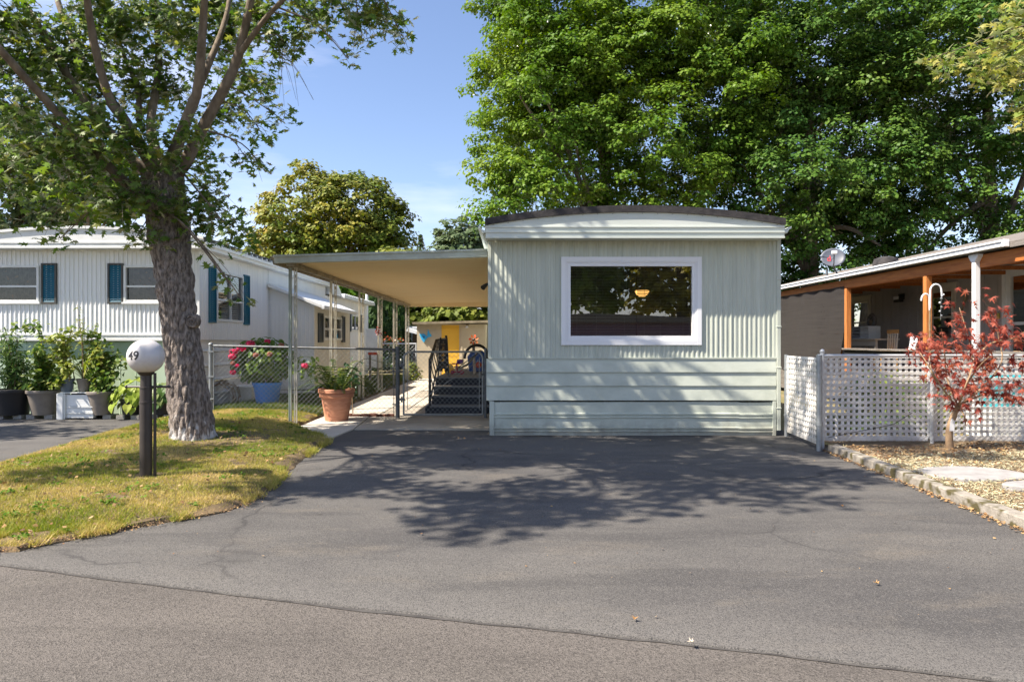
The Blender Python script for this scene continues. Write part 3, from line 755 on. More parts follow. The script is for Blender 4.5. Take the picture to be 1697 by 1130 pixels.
for px, py, mt, lab, s in ((1052, 1030, M_fall, 'curled orange-brown leaf lying alone on the driveway near the road', .036), (1145, 1069, M_fallw, 'pale dry leaf lying on the seam between road and driveway', .034),
                           (1452, 970, M_fall, 'flat tan leaf on the driveway in front of the kerb', .034)):
    Y = 1.4 * FX / (py - 565)
    m = MB(); tv, tf = LEAF_SILVER_LOW
    m.add([(x_ * s * 1.2, (y_ - .4) * s, .012 + abs(x_) * s * .9 + .3 * s * (y_ - .4) ** 2) for x_, y_, z_ in tv], tf)
    o = m.build('fallen_leaf', mt, fix=False); o.location = (W(px, Y), Y, 0.003); o.rotation_euler.z = px
    tag(o, lab, 'leaf', 'leaves fallen on the driveway')

# ------------------------------------------------------------------ shared builders for walls and windows
def front(y): return lambda u, d, z: (u, y - d, z)           # faces -y (the street)
def side_e(x): return lambda u, d, z: (x + d, u, z)          # faces +x
def side_w(x): return lambda u, d, z: (x - d, u, z)          # faces -x
def corrugate(mb, M, u0, u1, z0, z1, pitch, depth, holes=(), ridge=0.35, edge=0.18, jit=0.0, back=0.05):
    bp = [(u0, 0.0)]
    k = 0; u = u0
    while u + pitch * 0.999 < u1:
        dd = depth * (1 + jit * random.uniform(-1, 1)); e_ = pitch * edge; r_ = pitch * ridge
        bp += [(u + pitch - r_ - e_, 0.0), (u + pitch - r_, dd), (u + pitch - e_, dd), (u + pitch - 0.0005, 0.0)]
        u += pitch
    bp.append((u1, 0.0))
    cuts = sorted({h[0] for h in holes} | {h[1] for h in holes})
    out = []
    for (a, da), (c, dc) in zip(bp[:-1], bp[1:]):
        seg = [(a, da)]
        for q in cuts:
            if a + 1e-5 < q < c - 1e-5: seg.append((q, da + (dc - da) * (q - a) / (c - a)))
        seg.append((c, dc)); out += list(zip(seg[:-1], seg[1:]))
    for (a, da), (c, dc) in out:
        mid = (a + c) / 2; zs = [z0]
        for h in sorted((h for h in holes if h[0] < mid < h[1]), key=lambda h: h[2]):
            zs += [h[2], h[3]]
        zs.append(z1)
        for q in range(0, len(zs), 2):
            if zs[q + 1] - zs[q] < 1e-4: continue
            mb.add([M(a, da, zs[q]), M(c, dc, zs[q]), M(c, dc, zs[q+1]), M(a, da, zs[q+1])], [(0, 1, 2, 3)])
def window(parent, M, u0, u1, z0, z1, fr=0.05, proud=0.03, split_h=None, split_v=None, mframe=None, mglass=None, behind=None, mbehind=None, sill=0.0):
    """window (part) = the outer frame; sash rails, panes and the blind are its sub-parts"""
    mframe = mframe or M_vinyl; mglass = mglass or M_glass
    f = MB()
    f.mbox(M, u0, -0.05, z0, u0 + fr, proud, z1); f.mbox(M, u1 - fr, -0.05, z0, u1, proud, z1)
    f.mbox(M, u0 + fr, -0.05, z1 - fr, u1 - fr, proud - .001, z1); f.mbox(M, u0 + fr, -0.05, z0, u1 - fr, proud - .001, z0 + fr)
    if sill: f.mbox(M, u0 - 0.03, 0.0, z0 - 0.035, u1 + 0.03, proud + sill, z0 - .001)
    w = f.build('window', mframe, parent, bevel=0.004)
    a0, a1, b0, b1 = u0 + fr, u1 - fr, z0 + fr, z1 - fr
    us = [a0] + ([a0 + (a1 - a0) * t_ for t_ in split_v] if split_v else []) + [a1]
    zs = [b0] + ([b0 + (b1 - b0) * t_ for t_ in split_h] if split_h else []) + [b1]
    s = MB(); h = fr * 0.4
    for q in us[1:-1]: s.mbox(M, q - h, -0.045, b0, q + h, proud - .012, b1)
    for q in zs[1:-1]:
        for i in range(len(us) - 1):
            s.mbox(M, us[i] + (h if i else 0), -0.045, q - h, us[i+1] - (h if i < len(us) - 2 else 0), proud - .016, q + h)
    if s.v: s.build('sash_rail', mframe, w)
    for i in range(len(us) - 1):
        for j in range(len(zs) - 1):
            p = MB()
            q = [(us[i], zs[j]), (us[i+1], zs[j]), (us[i+1], zs[j+1]), (us[i], zs[j+1])]
            p.add([M(a, -0.02, b) for a, b in q], [(0, 1, 2, 3)])
            p.build('pane', mglass, w, fix=False)
    if behind == 'curtain':
        c = MB(); n = 30
        c.grid([[M(a0 - .02 + (a1 - a0 + .04) * i / n, -0.12 + 0.012 * math.sin(i * 2.1), zz) for i in range(n + 1)] for zz in (b0 - .02, b1 + .02)])
        c.build('curtain', mbehind or M_curtain, w, fix=False)
    elif behind == 'blind':
        c = MB(); n = int((b1 - b0) / 0.045)
        for i in range(n):
            zz = b0 + (i + .5) * (b1 - b0) / n
            c.add([M(a0, -0.06, zz - .016), M(a1, -0.06, zz - .016), M(a1, -0.085, zz + .012), M(a0, -0.085, zz + .012)], [(0, 1, 2, 3)])
        c.build('blind', mbehind or M_blind, w, fix=False)
    return w
def shutter(parent, M, u0, u1, z0, z1, mm, me):
    f = MB(); w = 0.035
    f.mbox(M, u0, 0.0, z0, u0 + w, 0.035, z1); f.mbox(M, u1 - w, 0.0, z0, u1, 0.035, z1)
    f.mbox(M, u0 + w, 0.0, z0, u1 - w, 0.034, z0 + w); f.mbox(M, u0 + w, 0.0, z1 - w, u1 - w, 0.034, z1)
    s = f.build('shutter', me, parent)
    l_ = MB(); n = int((z1 - z0 - 2 * w) / 0.042)
    for i in range(n):
        zz = z0 + w + (i + .5) * (z1 - z0 - 2 * w) / n
        q = [(0.030, zz - .021), (0.012, zz + .019), (0.006, zz + .016), (0.022, zz - .021)]
        vs = [M(u0 + w, a, b) for a, b in q] + [M(u1 - w, a, b) for a, b in q]
        l_.add(vs, [(0, 1, 5, 4), (1, 2, 6, 5), (2, 3, 7, 6), (3, 0, 4, 7)])
    l_.mbox(M, u0 + w, 0.001, z0 + w, u1 - w, 0.005, z1 - w)
    l_.build('louvre', mm, s)
    return s
# ------------------------------------------------------------------ the sage mobile home
HY = 10.09
hx0, hx1 = -0.343, 3.893
home = thing('mobile_home', 'sage green mobile home with a white framed picture window and an arched roof', 'mobile home', (1.775, HY, 0))
F = front(HY)
wx0, wx1, wz0, wz1 = 0.727, 2.797, 1.338, 2.64
m = MB(); corrugate(m, F, hx0, hx1, 1.15, 2.98, 0.0706, 0.009, [(wx0 + .04, wx1 - .04, wz0 + .04, wz1 - .04)], ridge=0.42, edge=0.16, jit=0.35)
m.build('front_wall', M_gray, home)
m = MB(); m.box(hx0, HY + .012, 0.5, hx0 + .05, 26, 2.98); m.box(hx1 - .05, HY + .012, 0.5, hx1, 26, 2.98); m.box(hx0 + .05, 25.95, 0.5, hx1 - .05, 26, 2.98)
m.build('side_wall', M_gray, home)
m = MB(); m.box(hx0 + .05, HY + .05, .62, hx1 - .05, 25.95, .70); m.box(hx0 + .05, HY + .05, 2.90, hx1 - .05, 25.95, 2.95); m.box(hx0 + .05, 13.4, .70, hx1 - .05, 13.45, 2.90)
m.box(hx0 + .05, HY + .1, .70, hx0 + .06, 13.4, 2.9); m.box(hx1 - .06, HY + .1, .70, hx1 - .05, 13.4, 2.9)
m.build('interior', M_int, home)
m = MB(); m.mbox(F, hx0 - .012, -.02, 1.155, hx0 + .035, .016, 2.94); m.build('corner_trim', M_gray, home)
m = MB(); m.mbox(F, hx1 - .035, -.02, 1.155, hx1 + .012, .016, 2.94); m.build('corner_trim', M_gray, home)
m = MB(); m.mbox(F, hx0 - .005, 0.0, 1.135, hx1 + .005, .022, 1.158); m.build('drip_cap', M_gray, home)
# lap siding boards, flared at the bottom
for zt, zb in ((1.137, 0.936), (0.938, 0.735), (0.737, 0.522)):
    m = MB(); x0 = hx0 - 0.035
    prof = [(HY - .006, zt), (HY - .027, zb + .010), (HY - .027, zb), (HY - .010, zb + .001), (HY + .02, zb + .03), (HY + .02, zt)]
    m.prism(prof, 'x', x0, hx1 + .006); m.build('siding_board', M_grayd, home, bevel=0.003)
# skirting panels with pressed ribs
def skirt(x0, x1, zj):
    y = HY - .004
    pr = [(y, .50 + zj), (y - .004, .34 + zj), (y - .022, .334 + zj), (y - .022, .312 + zj), (y - .002, .306 + zj), (y - .002, .29 + zj), (y - .018, .284 + zj), (y - .018, .268 + zj), (y, .262 + zj),
          (y - .004, .135 + zj), (y - .022, .129 + zj), (y - .022, .108 + zj), (y - .002, .102 + zj), (y - .002, .085 + zj), (y - .02, .079 + zj), (y - .02, .062 + zj), (y, .056 + zj), (y - .004, .004), (y + .02, .004), (y + .02, .50 + zj)]
    m = MB(); n = 26; rows = []
    for i in range(n + 1):
        x = x0 + (x1 - x0) * i / n
        dz = 0.006 * mnoise.noise((x * 1.3, 0, zj)); dy = 0.006 * mnoise.noise((x * 2.0, 3, 0))
        rows.append([(x, a + dy, b + dz) for a, b in pr])
    m.grid(rows); m.add(rows[0], [tuple(range(len(pr)))]); m.add(rows[-1], [tuple(range(len(pr)))])
    m.build('skirting_panel', M_grayd, home)
skirt(-.27, 3.352, 0.0); skirt(3.347, 3.852, -.006)
m = MB(); m.box(-.332, HY - .031, 0.004, -.262, HY + .06, .512); m.build('skirting_corner', M_grayd, home, bevel=.004)
m = MB(); m.box(3.845, HY - .029, 0.004, 3.895, HY + .06, .512); m.build('skirting_corner', M_grayd, home, bevel=.004)
m = MB(); m.box(hx0 + .03, HY + .07, .0, hx0 + .06, 26, .5); m.box(hx1 - .06, HY + .07, .0, hx1 - .03, 26, .5); m.build('side_skirting', M_grayd, home)
# fascia, roof
FY = 9.79; FR = FY / 9.84
def fz(z): return CH + (z - CH) * FR
def arc(x, zend, zmid):
    u = (x - 1.775) / 2.155
    return zmid - (zmid - zend) * abs(u) ** 2.0
fx0, fx1 = -0.377, 3.908
m = MB(); n = 40
zl = [(2.872, 2.898, .012), (2.898, 2.952, 0.0), (2.952, 2.972, .010), (2.972, 3.026, 0.0), (3.026, 3.046, .010)]
for a, b_, dpt in zl:
    m.box(fx0, FY - dpt - .004 if dpt else FY, a, fx1, FY + .03, b_)
xs_ = [fx0 + (fx1 - fx0) * i / n for i in range(n + 1)]
for i in range(n):
    xa, xb = xs_[i], xs_[i+1]
    m.add([(xa, FY, 3.046), (xb, FY, 3.046), (xb, FY, arc(xb, 3.07, 3.256)), (xa, FY, arc(xa, 3.07, 3.256))], [(0, 1, 2, 3)])
m.build('fascia', M_fascia, home)
m = MB(); m.box(fx0, FY + .031, 2.878, fx1, HY - .014, 2.894); m.build('soffit', M_fascia, home)
m = MB()
for zoff0, zoff1, y0, y1 in ((-.012, .085, FY - .03, FY + .05), (.0, .06, FY + .05, 26.2)):
    for i in range(n):
        xa, xb = xs_[i] + (-.01 if i == 0 else 0), xs_[i+1] + (.01 if i == n - 1 else 0)
        v = []
        for yy in (y0, y1):
            v += [(xa, yy, arc(xa, 3.07, 3.256) + zoff0), (xb, yy, arc(xb, 3.07, 3.256) + zoff0), (xb, yy, arc(xb, 3.07, 3.256) + zoff1), (xa, yy, arc(xa, 3.07, 3.256) + zoff1)]
        m.add(v, [(0,1,2,3),(7,6,5,4),(3,2,6,7),(1,0,4,5)] + ([(0,3,7,4)] if i == 0 else []) + ([(2,1,5,6)] if i == n-1 else []))
m.build('roof', M_blackroof, home)
m = MB()
for i in range(1, n, 2):
    x = xs_[i]; m.ball((x, FY - .006, arc(x, 3.07, 3.256) - .028), .007, 6, 4)
m.build('fascia_screw', M_galv, home)
def gutter(x0, x1):
    s = 1 if x1 > x0 else -1
    pr = [(x0, 3.045), (x0, 2.955), (x0 + s * .045, 2.95), (x0 + s * .07, 3.0), (x0 + s * .105, 3.015), (x0 + s * .105, 3.045), (x0 + s * .09, 3.045), (x0 + s * .06, 3.012), (x0 + s * .012, 2.985), (x0 + s * .012, 3.045)]
    m = MB(); m.prism(pr, 'y', FY + .02, 26.1); return m.build('gutter', M_fascia, home)
gutter(fx1 + .003, fx1 + .1); gutter(fx0 - .003, fx0 - .1)
m = MB(); m.box(3.905, HY - .03, .08, 3.965, HY + .05, 2.95)
for zz in (.4, 1.0, 1.6, 2.3): m.box(3.898, HY - .036, zz, 3.972, HY + .056, zz + .02)
m.build('downspout', M_gray, home, bevel=.006)
# picture window: wide vinyl casing in three steps
w = MB()
def ringx(mb, M, u0, u1, z0, z1, t_, d0, d1):
    mb.mbox(M, u0, d0, z0, u0 + t_, d1, z1); mb.mbox(M, u1 - t_, d0, z0, u1, d1, z1)
    mb.mbox(M, u0 + t_, d0, z1 - t_, u1 - t_, d1 - .0008, z1); mb.mbox(M, u0 + t_, d0, z0, u1 - t_, d1 - .0008, z0 + t_)
ringx(w, F, wx0, wx1, wz0, wz1, .070, -.04, .034)
ringx(w, F, wx0 + .0705, wx1 - .0705, wz0 + .0705, wz1 - .0705, .022, -.04, .026)
ringx(w, F, wx0 + .093, wx1 - .093, wz0 + .093, wz1 - .093, .045, -.06, .016)
win = w.build('window', M_vinyl, home, bevel=.003)
gx0, gx1, gz0, gz1 = wx0 + .138, wx1 - .138, wz0 + .138, wz1 - .138
m = MB(); m.add([F(gx0, -.02, gz0), F(gx1, -.02, gz0), F(gx1, -.02, gz1), F(gx0, -.02, gz1)], [(0, 1, 2, 3)]); m.build('pane', M_glass, win, fix=False)
def blind(x0, x1):
    m = MB(); ns = 46
    for i in range(ns):
        z = gz0 + (i + .5) * (gz1 - gz0 + .02) / ns + random.uniform(-.0015, .0015)
        m.add([F(x0, -.078, z - .0065), F(x1, -.078, z - .0065), F(x1, -.090, z + .0065), F(x0, -.090, z + .0065)], [(0, 1, 2, 3)])
    for fr_ in (.13, .42, .83):
        xx = x0 + (x1 - x0) * fr_; m.mbox(F, xx - .002, -.082, gz0, xx + .002, -.08, gz1 + .04)
    m.build('blind', M_blind, win, fix=False)
blind(gx0 - .03, 1.845); blind(1.862, gx1 + .03)
m = MB(); m.tube([F(1.705, -.075, gz1 + .02), F(1.703, -.075, gz0 + .48)], .004, 6); m.build('blind_wand', M_vinyl, win)

pl = thing('pendant_lamp', 'glowing amber glass bowl lamp hanging inside the sage home behind the blinds', 'lamp', (W(1064, 12.0), 12.0, 2.2))
lx, ly = W(1064, 12.0), 12.0
M_amber = mk('amber_glass', (0.8, 0.42, 0.12), rough=0.4, emis=((1.0, 0.50, 0.13), 1.1))
m = MB(); m.lathe(lx, ly, [(.02, 2.17), (.06, 2.185), (.10, 2.22), (.128, 2.275), (.132, 2.285), (.12, 2.284), (.09, 2.23), (.02, 2.19)], 24); m.build('lamp_bowl', M_amber, pl, smooth=True)
m = MB(); m.tube([(lx, ly, 2.28), (lx, ly, 2.9)], .008, 6); m.tube([(lx-.12, ly, 2.285), (lx, ly, 2.36), (lx+.12, ly, 2.285)], .005, 5); m.build('lamp_rod', M_iron, pl)

# ------------------------------------------------------------------ carport
cp = thing('carport', 'open carport with a cream ribbed metal roof on flaking cream posts beside the sage home', 'carport', (-2.0, 17, 0))
CX = -3.57
def croof(x): return 2.685 + (x + 3.75) / 3.37 * 0.10
y0, y1 = 10.93, 23.6
m = MB(); k = 0; y = y0 + .08
rows = []
while y < y1 - .1:        # ribs run across the roof
    for dy, dz in ((0, 0), (.085, 0), (.092, -.016), (.108, -.016), (.115, 0)):
        rows.append([(x, y + dy, croof(x) + dz) for x in (-3.74, -2.0, -0.38)])
    y += .12
m.grid(rows); m.build('soffit_panel', M_cream, cp)
m = MB(); m.add([(-3.76, y0 + .02, croof(-3.76) + .05), (-0.38, y0 + .02, croof(-.38) + .05), (-.38, y1, croof(-.38) + .05), (-3.76, y1, croof(-3.76) + .05)], [(0, 1, 2, 3)]); m.build('roof', M_fascia, cp)
m = MB(); m.prism([(-3.80, croof(-3.8) - .045), (-.39, croof(-.39) - .045), (-.39, croof(-.39) + .075), (-3.80, croof(-3.8) + .075)], 'y', y0 - .03, y0 + .05)
m.prism([(-3.81, croof(-3.8) + .05), (-.39, croof(-.39) + .05), (-.39, croof(-.39) + .085), (-3.81, croof(-3.8) + .085)], 'y', y0 - .05, y0 - .031)
m.build('front_fascia', M_carporttrim, cp, bevel=.006)
m = MB(); m.box(-3.82, y0 - .02, 2.62, -3.745, y1, 2.74); m.box(-3.86, y0 - .02, 2.70, -3.821, y1, 2.755); m.build('side_gutter', M_brownedge, cp, bevel=.005)
m = MB(); m.box(CX - .05, y0 + .02, 2.60, CX + .06, y1, 2.668); m.build('beam', M_brownedge, cp)
m = MB(); m.box(-3.74, y1, 2.58, -.38, y1 + .04, 2.78); m.build('rear_fascia', M_cream, cp)
def double_post(y, mm1, mm2):
    p = MB(); z0 = .03
    p.box(CX - .072, y - .02, z0, CX - .030, y + .025, 2.60)
    p.box(CX - .071, y - .028, z0, CX - .062, y - .0205, 2.60); p.box(CX - .040, y - .028, z0, CX - .031, y - .0205, 2.60)
    o = p.build('post', mm1, cp)
    q = MB()
    q.box(CX + .015, y - .02, z0, CX + .022, y + .025, 2.60); q.box(CX + .050, y - .02, z0, CX + .057, y + .025, 2.60)
    zz = z0; i = 0
    while zz < 2.5:          # pierced web: oval cut-outs between bars
        q.box(CX + .0221, y - .004, zz, CX + .0499, y + .006, zz + (.12 if i % 2 else .055)); zz += .24; i += 1
        q.bar((CX + .024, y, zz - .12), (CX + .048, y, zz - .01), .008, .008)
    q.build('post_web', mm2, o)
    r_ = MB(); r_.box(CX - .09, y - .05, .026, CX + .075, y + .05, .036); r_.build('post_foot', M_galv, o)
ys_ = [11.15, 13.66, 16.2, 18.5, 20.9, 23.3]
for i, y in enumerate(ys_): double_post(y, M_postg if i == 0 else M_post, M_post)
sp = MB(); sp.lathe(-.43, 10.99, [(.02, 2.62), (.05, 2.60), (.055, 2.56), (.03, 2.53), (.015, 2.52)], 12)
lo = thing('eave_light', 'small bronze spotlight under the carport roof beside the sage wall', 'light', (-.41, 11.0, 2.35))
m = MB(); m.tube([(-.36, 11.0, 2.31), (-.41, 11.0, 2.31)], .022, 8); m.build('mount', M_iron, lo)
m = MB(); m.tube([(-.40, 11.0, 2.32), (-.44, 10.96, 2.28), (-.465, 10.92, 2.25)], [.02, .035, .042], 10); m.build('lamp_head', M_iron, lo, smooth=True)

# ------------------------------------------------------------------ chain-link fence and gate
def chain_mesh(mb, M, u0, u1, z0, z1, pitch, r, zofs=None):
    """zig-zag wires woven into diamonds inside a rectangle"""
    h = z1 - z0
    for sgn in (1, -1):
        c = u0 - h
        while c < u1 + h:
            # line u = c + sgn-direction
            pts = []
            ua, za, ub, zb = (c, z0, c + h, z1) if sgn > 0 else (c + h, z0, c, z1)
            t0, t1 = 0.0, 1.0
            du = ub - ua
            for lo_, hi_ in ((u0, u1),):
                ta, tb = (lo_ - ua) / du, (hi_ - ua) / du
                if ta > tb: ta, tb = tb, ta
                t0, t1 = max(t0, ta), min(t1, tb)
            if t1 - t0 > .01:
                a = (ua + du * t0, za + h * t0); b_ = (ua + du * t1, za + h * t1)
                if zofs:
                    a = (a[0], a[1] + zofs(a[0])); b_ = (b_[0], b_[1] + zofs(b_[0]))
                mb.tube([M(a[0], sgn * r * .8, a[1]), M(b_[0], sgn * r * .8, b_[1])], r, 3, caps=False)
            c += pitch
fc = thing('chain_link_fence', 'low chain-link fence with steel posts running from the maple to the gate', 'fence', (-3.7, 12.3, 0))
G = front(12.3)
zo = lambda u: .07 * max(0.0, min(1.0, (-2.1 - u) / 3.3))
m = MB(); m.tube([(-5.43, 12.3, 1.245 + zo(-5.43)), (-2.10, 12.3, 1.245)], .021, 8); m.build('top_rail', M_galvd, fc)
m = MB()
k = -5.38
while k < -2.15:
    m.tube([(k, 12.29, 1.235 + zo(k)), (k + .012, 12.285, 1.285 + zo(k)), (k + .02, 12.29, 1.23 + zo(k))], .003, 3); k += .085
chain_mesh(m, G, -5.41, -2.09, .07, 1.25, .085, .0018, zo); o = m.build('wire_mesh', M_galv, fc); o['kind'] = 'stuff'
m = MB(); m.tube([(-5.43, 12.3, 0), (-5.43, 12.3, 1.33)], .034, 12); m.ball((-5.43, 12.3, 1.335), .042, 10, 6, .8); m.build('post', M_galv, fc, smooth=True)
m = MB(); m.tube([(-2.06, 12.3, 0), (-2.06, 12.3, 1.285)], .038, 14); m.lathe(-2.06, 12.3, [(.042, 1.25), (.042, 1.285), (.03, 1.30), (.005, 1.305)], 14); m.build('post', M_galvd, fc, smooth=True)
m = MB(); m.tube([(-2.125, 12.28, .1), (-2.125, 12.28, 1.24)], .008, 6)
for z in (.25, .55, .85, 1.2): m.box(-2.15, 12.255, z, -2.02, 12.275, z + .022)
m.build('tension_bar', M_galvd, fc)
m = MB(); m.tube([(-5.37, 12.28, .1), (-5.37, 12.28, 1.3)], .008, 6)
for z in (.35, .75, 1.2): m.box(-5.47, 12.258, z, -5.36, 12.275, z + .022)
m.build('tension_bar', M_galv, fc)
# return run going back along the white house
S = side_e(-5.47)
m = MB(); m.tube([(-5.44, 12.35, 1.29), (-5.75, 13.05, 1.29)], .02, 8); m.build('top_rail', M_galv, fc)
m = MB(); m.tube([(-5.62, 12.75, 0), (-5.62, 12.75, 1.33)], .03, 10); m.ball((-5.62, 12.75, 1.34), .036, 8, 5); m.build('post', M_galv, fc, smooth=True)
m = MB(); chain_mesh(m, lambda u, d_, z: (-5.44 - (u) * .4, 12.35 + u * .9 + d_, z), 0, .78, .1, 1.28, .085, .0022); o = m.build('wire_mesh', M_galv, fc); o['kind'] = 'stuff'

gt = thing('gate', 'chain-link gate with a rounded steel frame standing shut in front of the dark steps', 'gate', (-1.2, 12.3, 0))
gx0_, gx1_ = W(669, 12.3), W(800, 12.3)
m = MB()
zt, zb, rr = 1.205, .075, .12
path = [(gx0_, 12.3, zb), (gx0_, 12.3, zt - rr)] + [(gx0_ + rr - rr * math.cos(a), 12.3, zt - rr + rr * math.sin(a)) for a in (.4, .8, 1.2, 1.57)] + \
       [(gx1_ - rr, 12.3, zt)] + [(gx1_ - rr + rr * math.sin(a), 12.3, zt - rr + rr * math.cos(a)) for a in (.4, .8, 1.2, 1.57)] + [(gx1_, 12.3, zb)]
m.tube(path, .018, 8); m.tube([(gx0_, 12.3, zb), (gx1_, 12.3, zb)], .018, 8); m.build('gate_frame', M_galv, gt, smooth=True)
m = MB(); chain_mesh(m, G, gx0_ + .02, gx1_ - .02, zb, zt - .02, .085, .0022); o = m.build('wire_mesh', M_galv, gt); o['kind'] = 'stuff'
m = MB()
m.tube([(gx0_ + .07, 12.28, zb + .1), (gx0_ + .07, 12.28, zt - .1)], .007, 6); m.tube([(gx1_ - .06, 12.28, zb + .1), (gx1_ - .06, 12.28, zt - .1)], .007, 6)
m.tube([(gx0_ + .03, 12.285, zb + .06), (gx1_ - .08, 12.285, zt - .16)], .006, 6); m.build('brace', M_galv, gt)
for z in (.33, .95):
    m = MB(); m.box(-2.04, 12.275, z, gx0_ + .02, 12.325, z + .035); m.tube([(gx0_ - .035, 12.3, z - .03), (gx0_ - .035, 12.3, z + .07)], .014, 8); m.build('hinge', M_galvd, gt)
m = MB(); m.tube([(gx1_ + .05, 12.3, 0), (gx1_ + .05, 12.3, 1.27)], .026, 10); m.build('latch_post', M_galvd, fc, smooth=True)
m = MB(); m.tube([(gx1_ + .05, 12.3, .8), (gx1_ - .03, 12.26, .8)], .012, 6); m.tube([(gx1_ - .03, 12.26, .76), (gx1_ - .03, 12.26, .86)], .01, 6); m.build('latch', M_galvd, gt)

# ------------------------------------------------------------------ steps, landing and railing
st = thing('entry_steps', 'dark carpeted steps rising to a landing behind the gate', 'steps', (-.95, 13.5, 0))
sx0, sx1 = -1.56, -.40
for k in range(4):
    y = 12.98 + k * .30; z = .165 * (k + 1)
    m = MB(); m.box(sx0 - .03 * (3 - k) * (k == 0), y, .02 if k == 0 else z - .165, sx1, y + .31 if k < 3 else 18.4, z - .022); m.build('step', M_steps, st)
    m = MB(); m.box(sx0, y - .02, z - .0215, sx1, y + .02, z); m.box(sx0, y + .0201, z - .0214, sx1, y + .31 if k < 3 else 18.4, z - .004)
    m.build('tread', M_stepnose if k else M_stepnose, st)
ra = thing('stair_railing', 'black scrollwork railing along the left edge of the dark steps', 'railing', (-1.6, 14.5, 0))
rx = -1.565
m = MB(); m.box(rx - .025, 12.99, .02, rx + .025, 13.04, 1.07); m.build('newel', M_iron, ra)
m = MB(); m.box(rx - .025, 16.2, .64, rx + .025, 16.25, 1.53); m.build('newel', M_iron, ra)
m = MB(); m.tube([(rx, 13.01, 1.05), (rx, 14.1, 1.42), (rx, 16.22, 1.46)], .022, 8); m.tube([(rx, 13.01, .22), (rx, 14.1, .78), (rx, 16.22, .80)], .018, 8); m.build('rail', M_iron, ra)
def rz(y, a, b_): return a + (b_ - a) * min(1, (y - 13.01) / 1.09)
for k in range(13):
    y = 13.2 + k * .24
    za, zb_ = rz(y, .22, .79), rz(y, 1.05, 1.43)
    m = MB()
    m.tube([(rx + .028 * math.sin(t_ * 6.283), y + .075 * math.sin(t_ * 9.4), za + (zb_ - za) * t_) for t_ in [i / 12 for i in range(13)]], .012, 5)
    m.build('baluster', M_iron, ra)
ra2 = thing('stacked_chair', 'black pierced folding chair standing closed against the railing top', 'chair', (W(735, 14.4), 14.4, .66))
cx_ = W(735, 14.4)
for s_ in (-1, 1):
    m = MB(); m.bar((cx_ + s_ * .11, 14.4, .66), (cx_ + s_ * .065, 14.45, 1.475), .03, .03); m.build('frame_rail', M_iron, ra2)
for k in range(6):
    z = .76 + k * .118
    w_ = .108 - .045 * (z - .66) / .8
    m = MB(); m.box(cx_ - w_, 14.40, z, cx_ - .018, 14.43, z + .085); m.box(cx_ + .018, 14.40, z, cx_ + w_, 14.43, z + .085); m.box(cx_ - .018, 14.40, z + .05, cx_ + .018, 14.43, z + .085)
    m.build('slat', M_iron, ra2)
# ------------------------------------------------------------------ things on the landing, the shed
def place(name, lab, cat, x, y, z, group=None): return thing(name, lab, cat, (x, y, z), group)
M_beigep = mk('beige_plastic', (0.62, 0.53, 0.40), rough=0.5)
M_magenta = mk('magenta_plastic', (0.42, 0.02, 0.09), rough=0.4)
M_purple = mk('purple_plastic', (0.16, 0.03, 0.28), rough=0.4)
M_toyblue = mk('toy_blue', (0.03, 0.10, 0.42), rough=0.4)
M_toyred = mk('toy_orange_red', (0.62, 0.09, 0.03), rough=0.4)
M_toyyel = mk('toy_yellow', (0.85, 0.52, 0.04), rough=0.4)
LZ = .66
t = place('lounge_chair', 'beige scoop-backed plastic chair on the landing behind the gate', 'chair', W(775, 15.6), 15.6, LZ)
x0 = W(775, 15.6)
prof = [(-.30, .14), (-.16, .12), (.0, .2), (.14, .36), (.24, .49), (.30, .51)]
m = MB(); rows = []
for k in range(9):
    yy = 15.6 + (k - 4) * .055; rows.append([(x0 + a, yy, LZ + b + .03 * abs(k - 4) / 4) for a, b in prof])
m.grid(rows); o = m.build('seat_shell', M_beigep, t, smooth=True); sd = o.modifiers.new('solid', 'SOLIDIFY'); sd.thickness = .02
for a, b_ in ((-.26, -.2), (-.26, .2), (.16, -.2), (.16, .2)):
    m = MB(); m.bar((x0 + a, 15.6 + b_, LZ), (x0 + a * .9, 15.6 + b_, LZ + (.14 if a < 0 else .36)), .04); m.build('leg', M_beigep, t)
m = MB(); m.bar((x0 - .2, 15.36, LZ + .14), (x0 + .25, 15.36, LZ + .47), .02, .02); m.build('armrest', M_iron, t)
t = place('toy_slide', 'bright blue toy playhouse with an orange-red round window and a dark arch', 'toy', W(790, 16.6), 16.6, LZ)
x0 = W(788, 16.6)
m = MB(); m.prism([(x0 - .16, LZ), (x0 + .24, LZ), (x0 + .24, LZ + .42), (x0 + .16, LZ + .50), (x0 - .10, LZ + .50), (x0 - .20, LZ + .36)], 'y', 16.6, 16.9); m.build('body', M_toyblue, t, bevel=.02)
m = MB(); m.prism([(x0 + .08 + .075 * math.cos(a * .3927), LZ + .16 + .075 * math.sin(a * .3927)) for a in range(16)], 'y', 16.57, 16.60); m.build('round_window', M_toyred, t)
m = MB(); m.tube([(x0 - .26 + .27 - .30 * math.cos(a), 16.95, LZ + .30 + .34 * math.sin(a)) for a in [i * .2618 for i in range(13)]], .035, 8); m.build('arch', M_iron, t, smooth=True)
m = MB(); m.box(x0 + .245, 16.58, LZ + .1, x0 + .275, 16.9, LZ + .4); m.build('red_panel', M_magenta, t, bevel=.01)
t = place('toy_tricycle', 'purple and magenta toy tricycle on the landing left of the beige chair', 'toy', W(758, 15.2), 15.2, LZ)
x0 = W(758, 15.2)
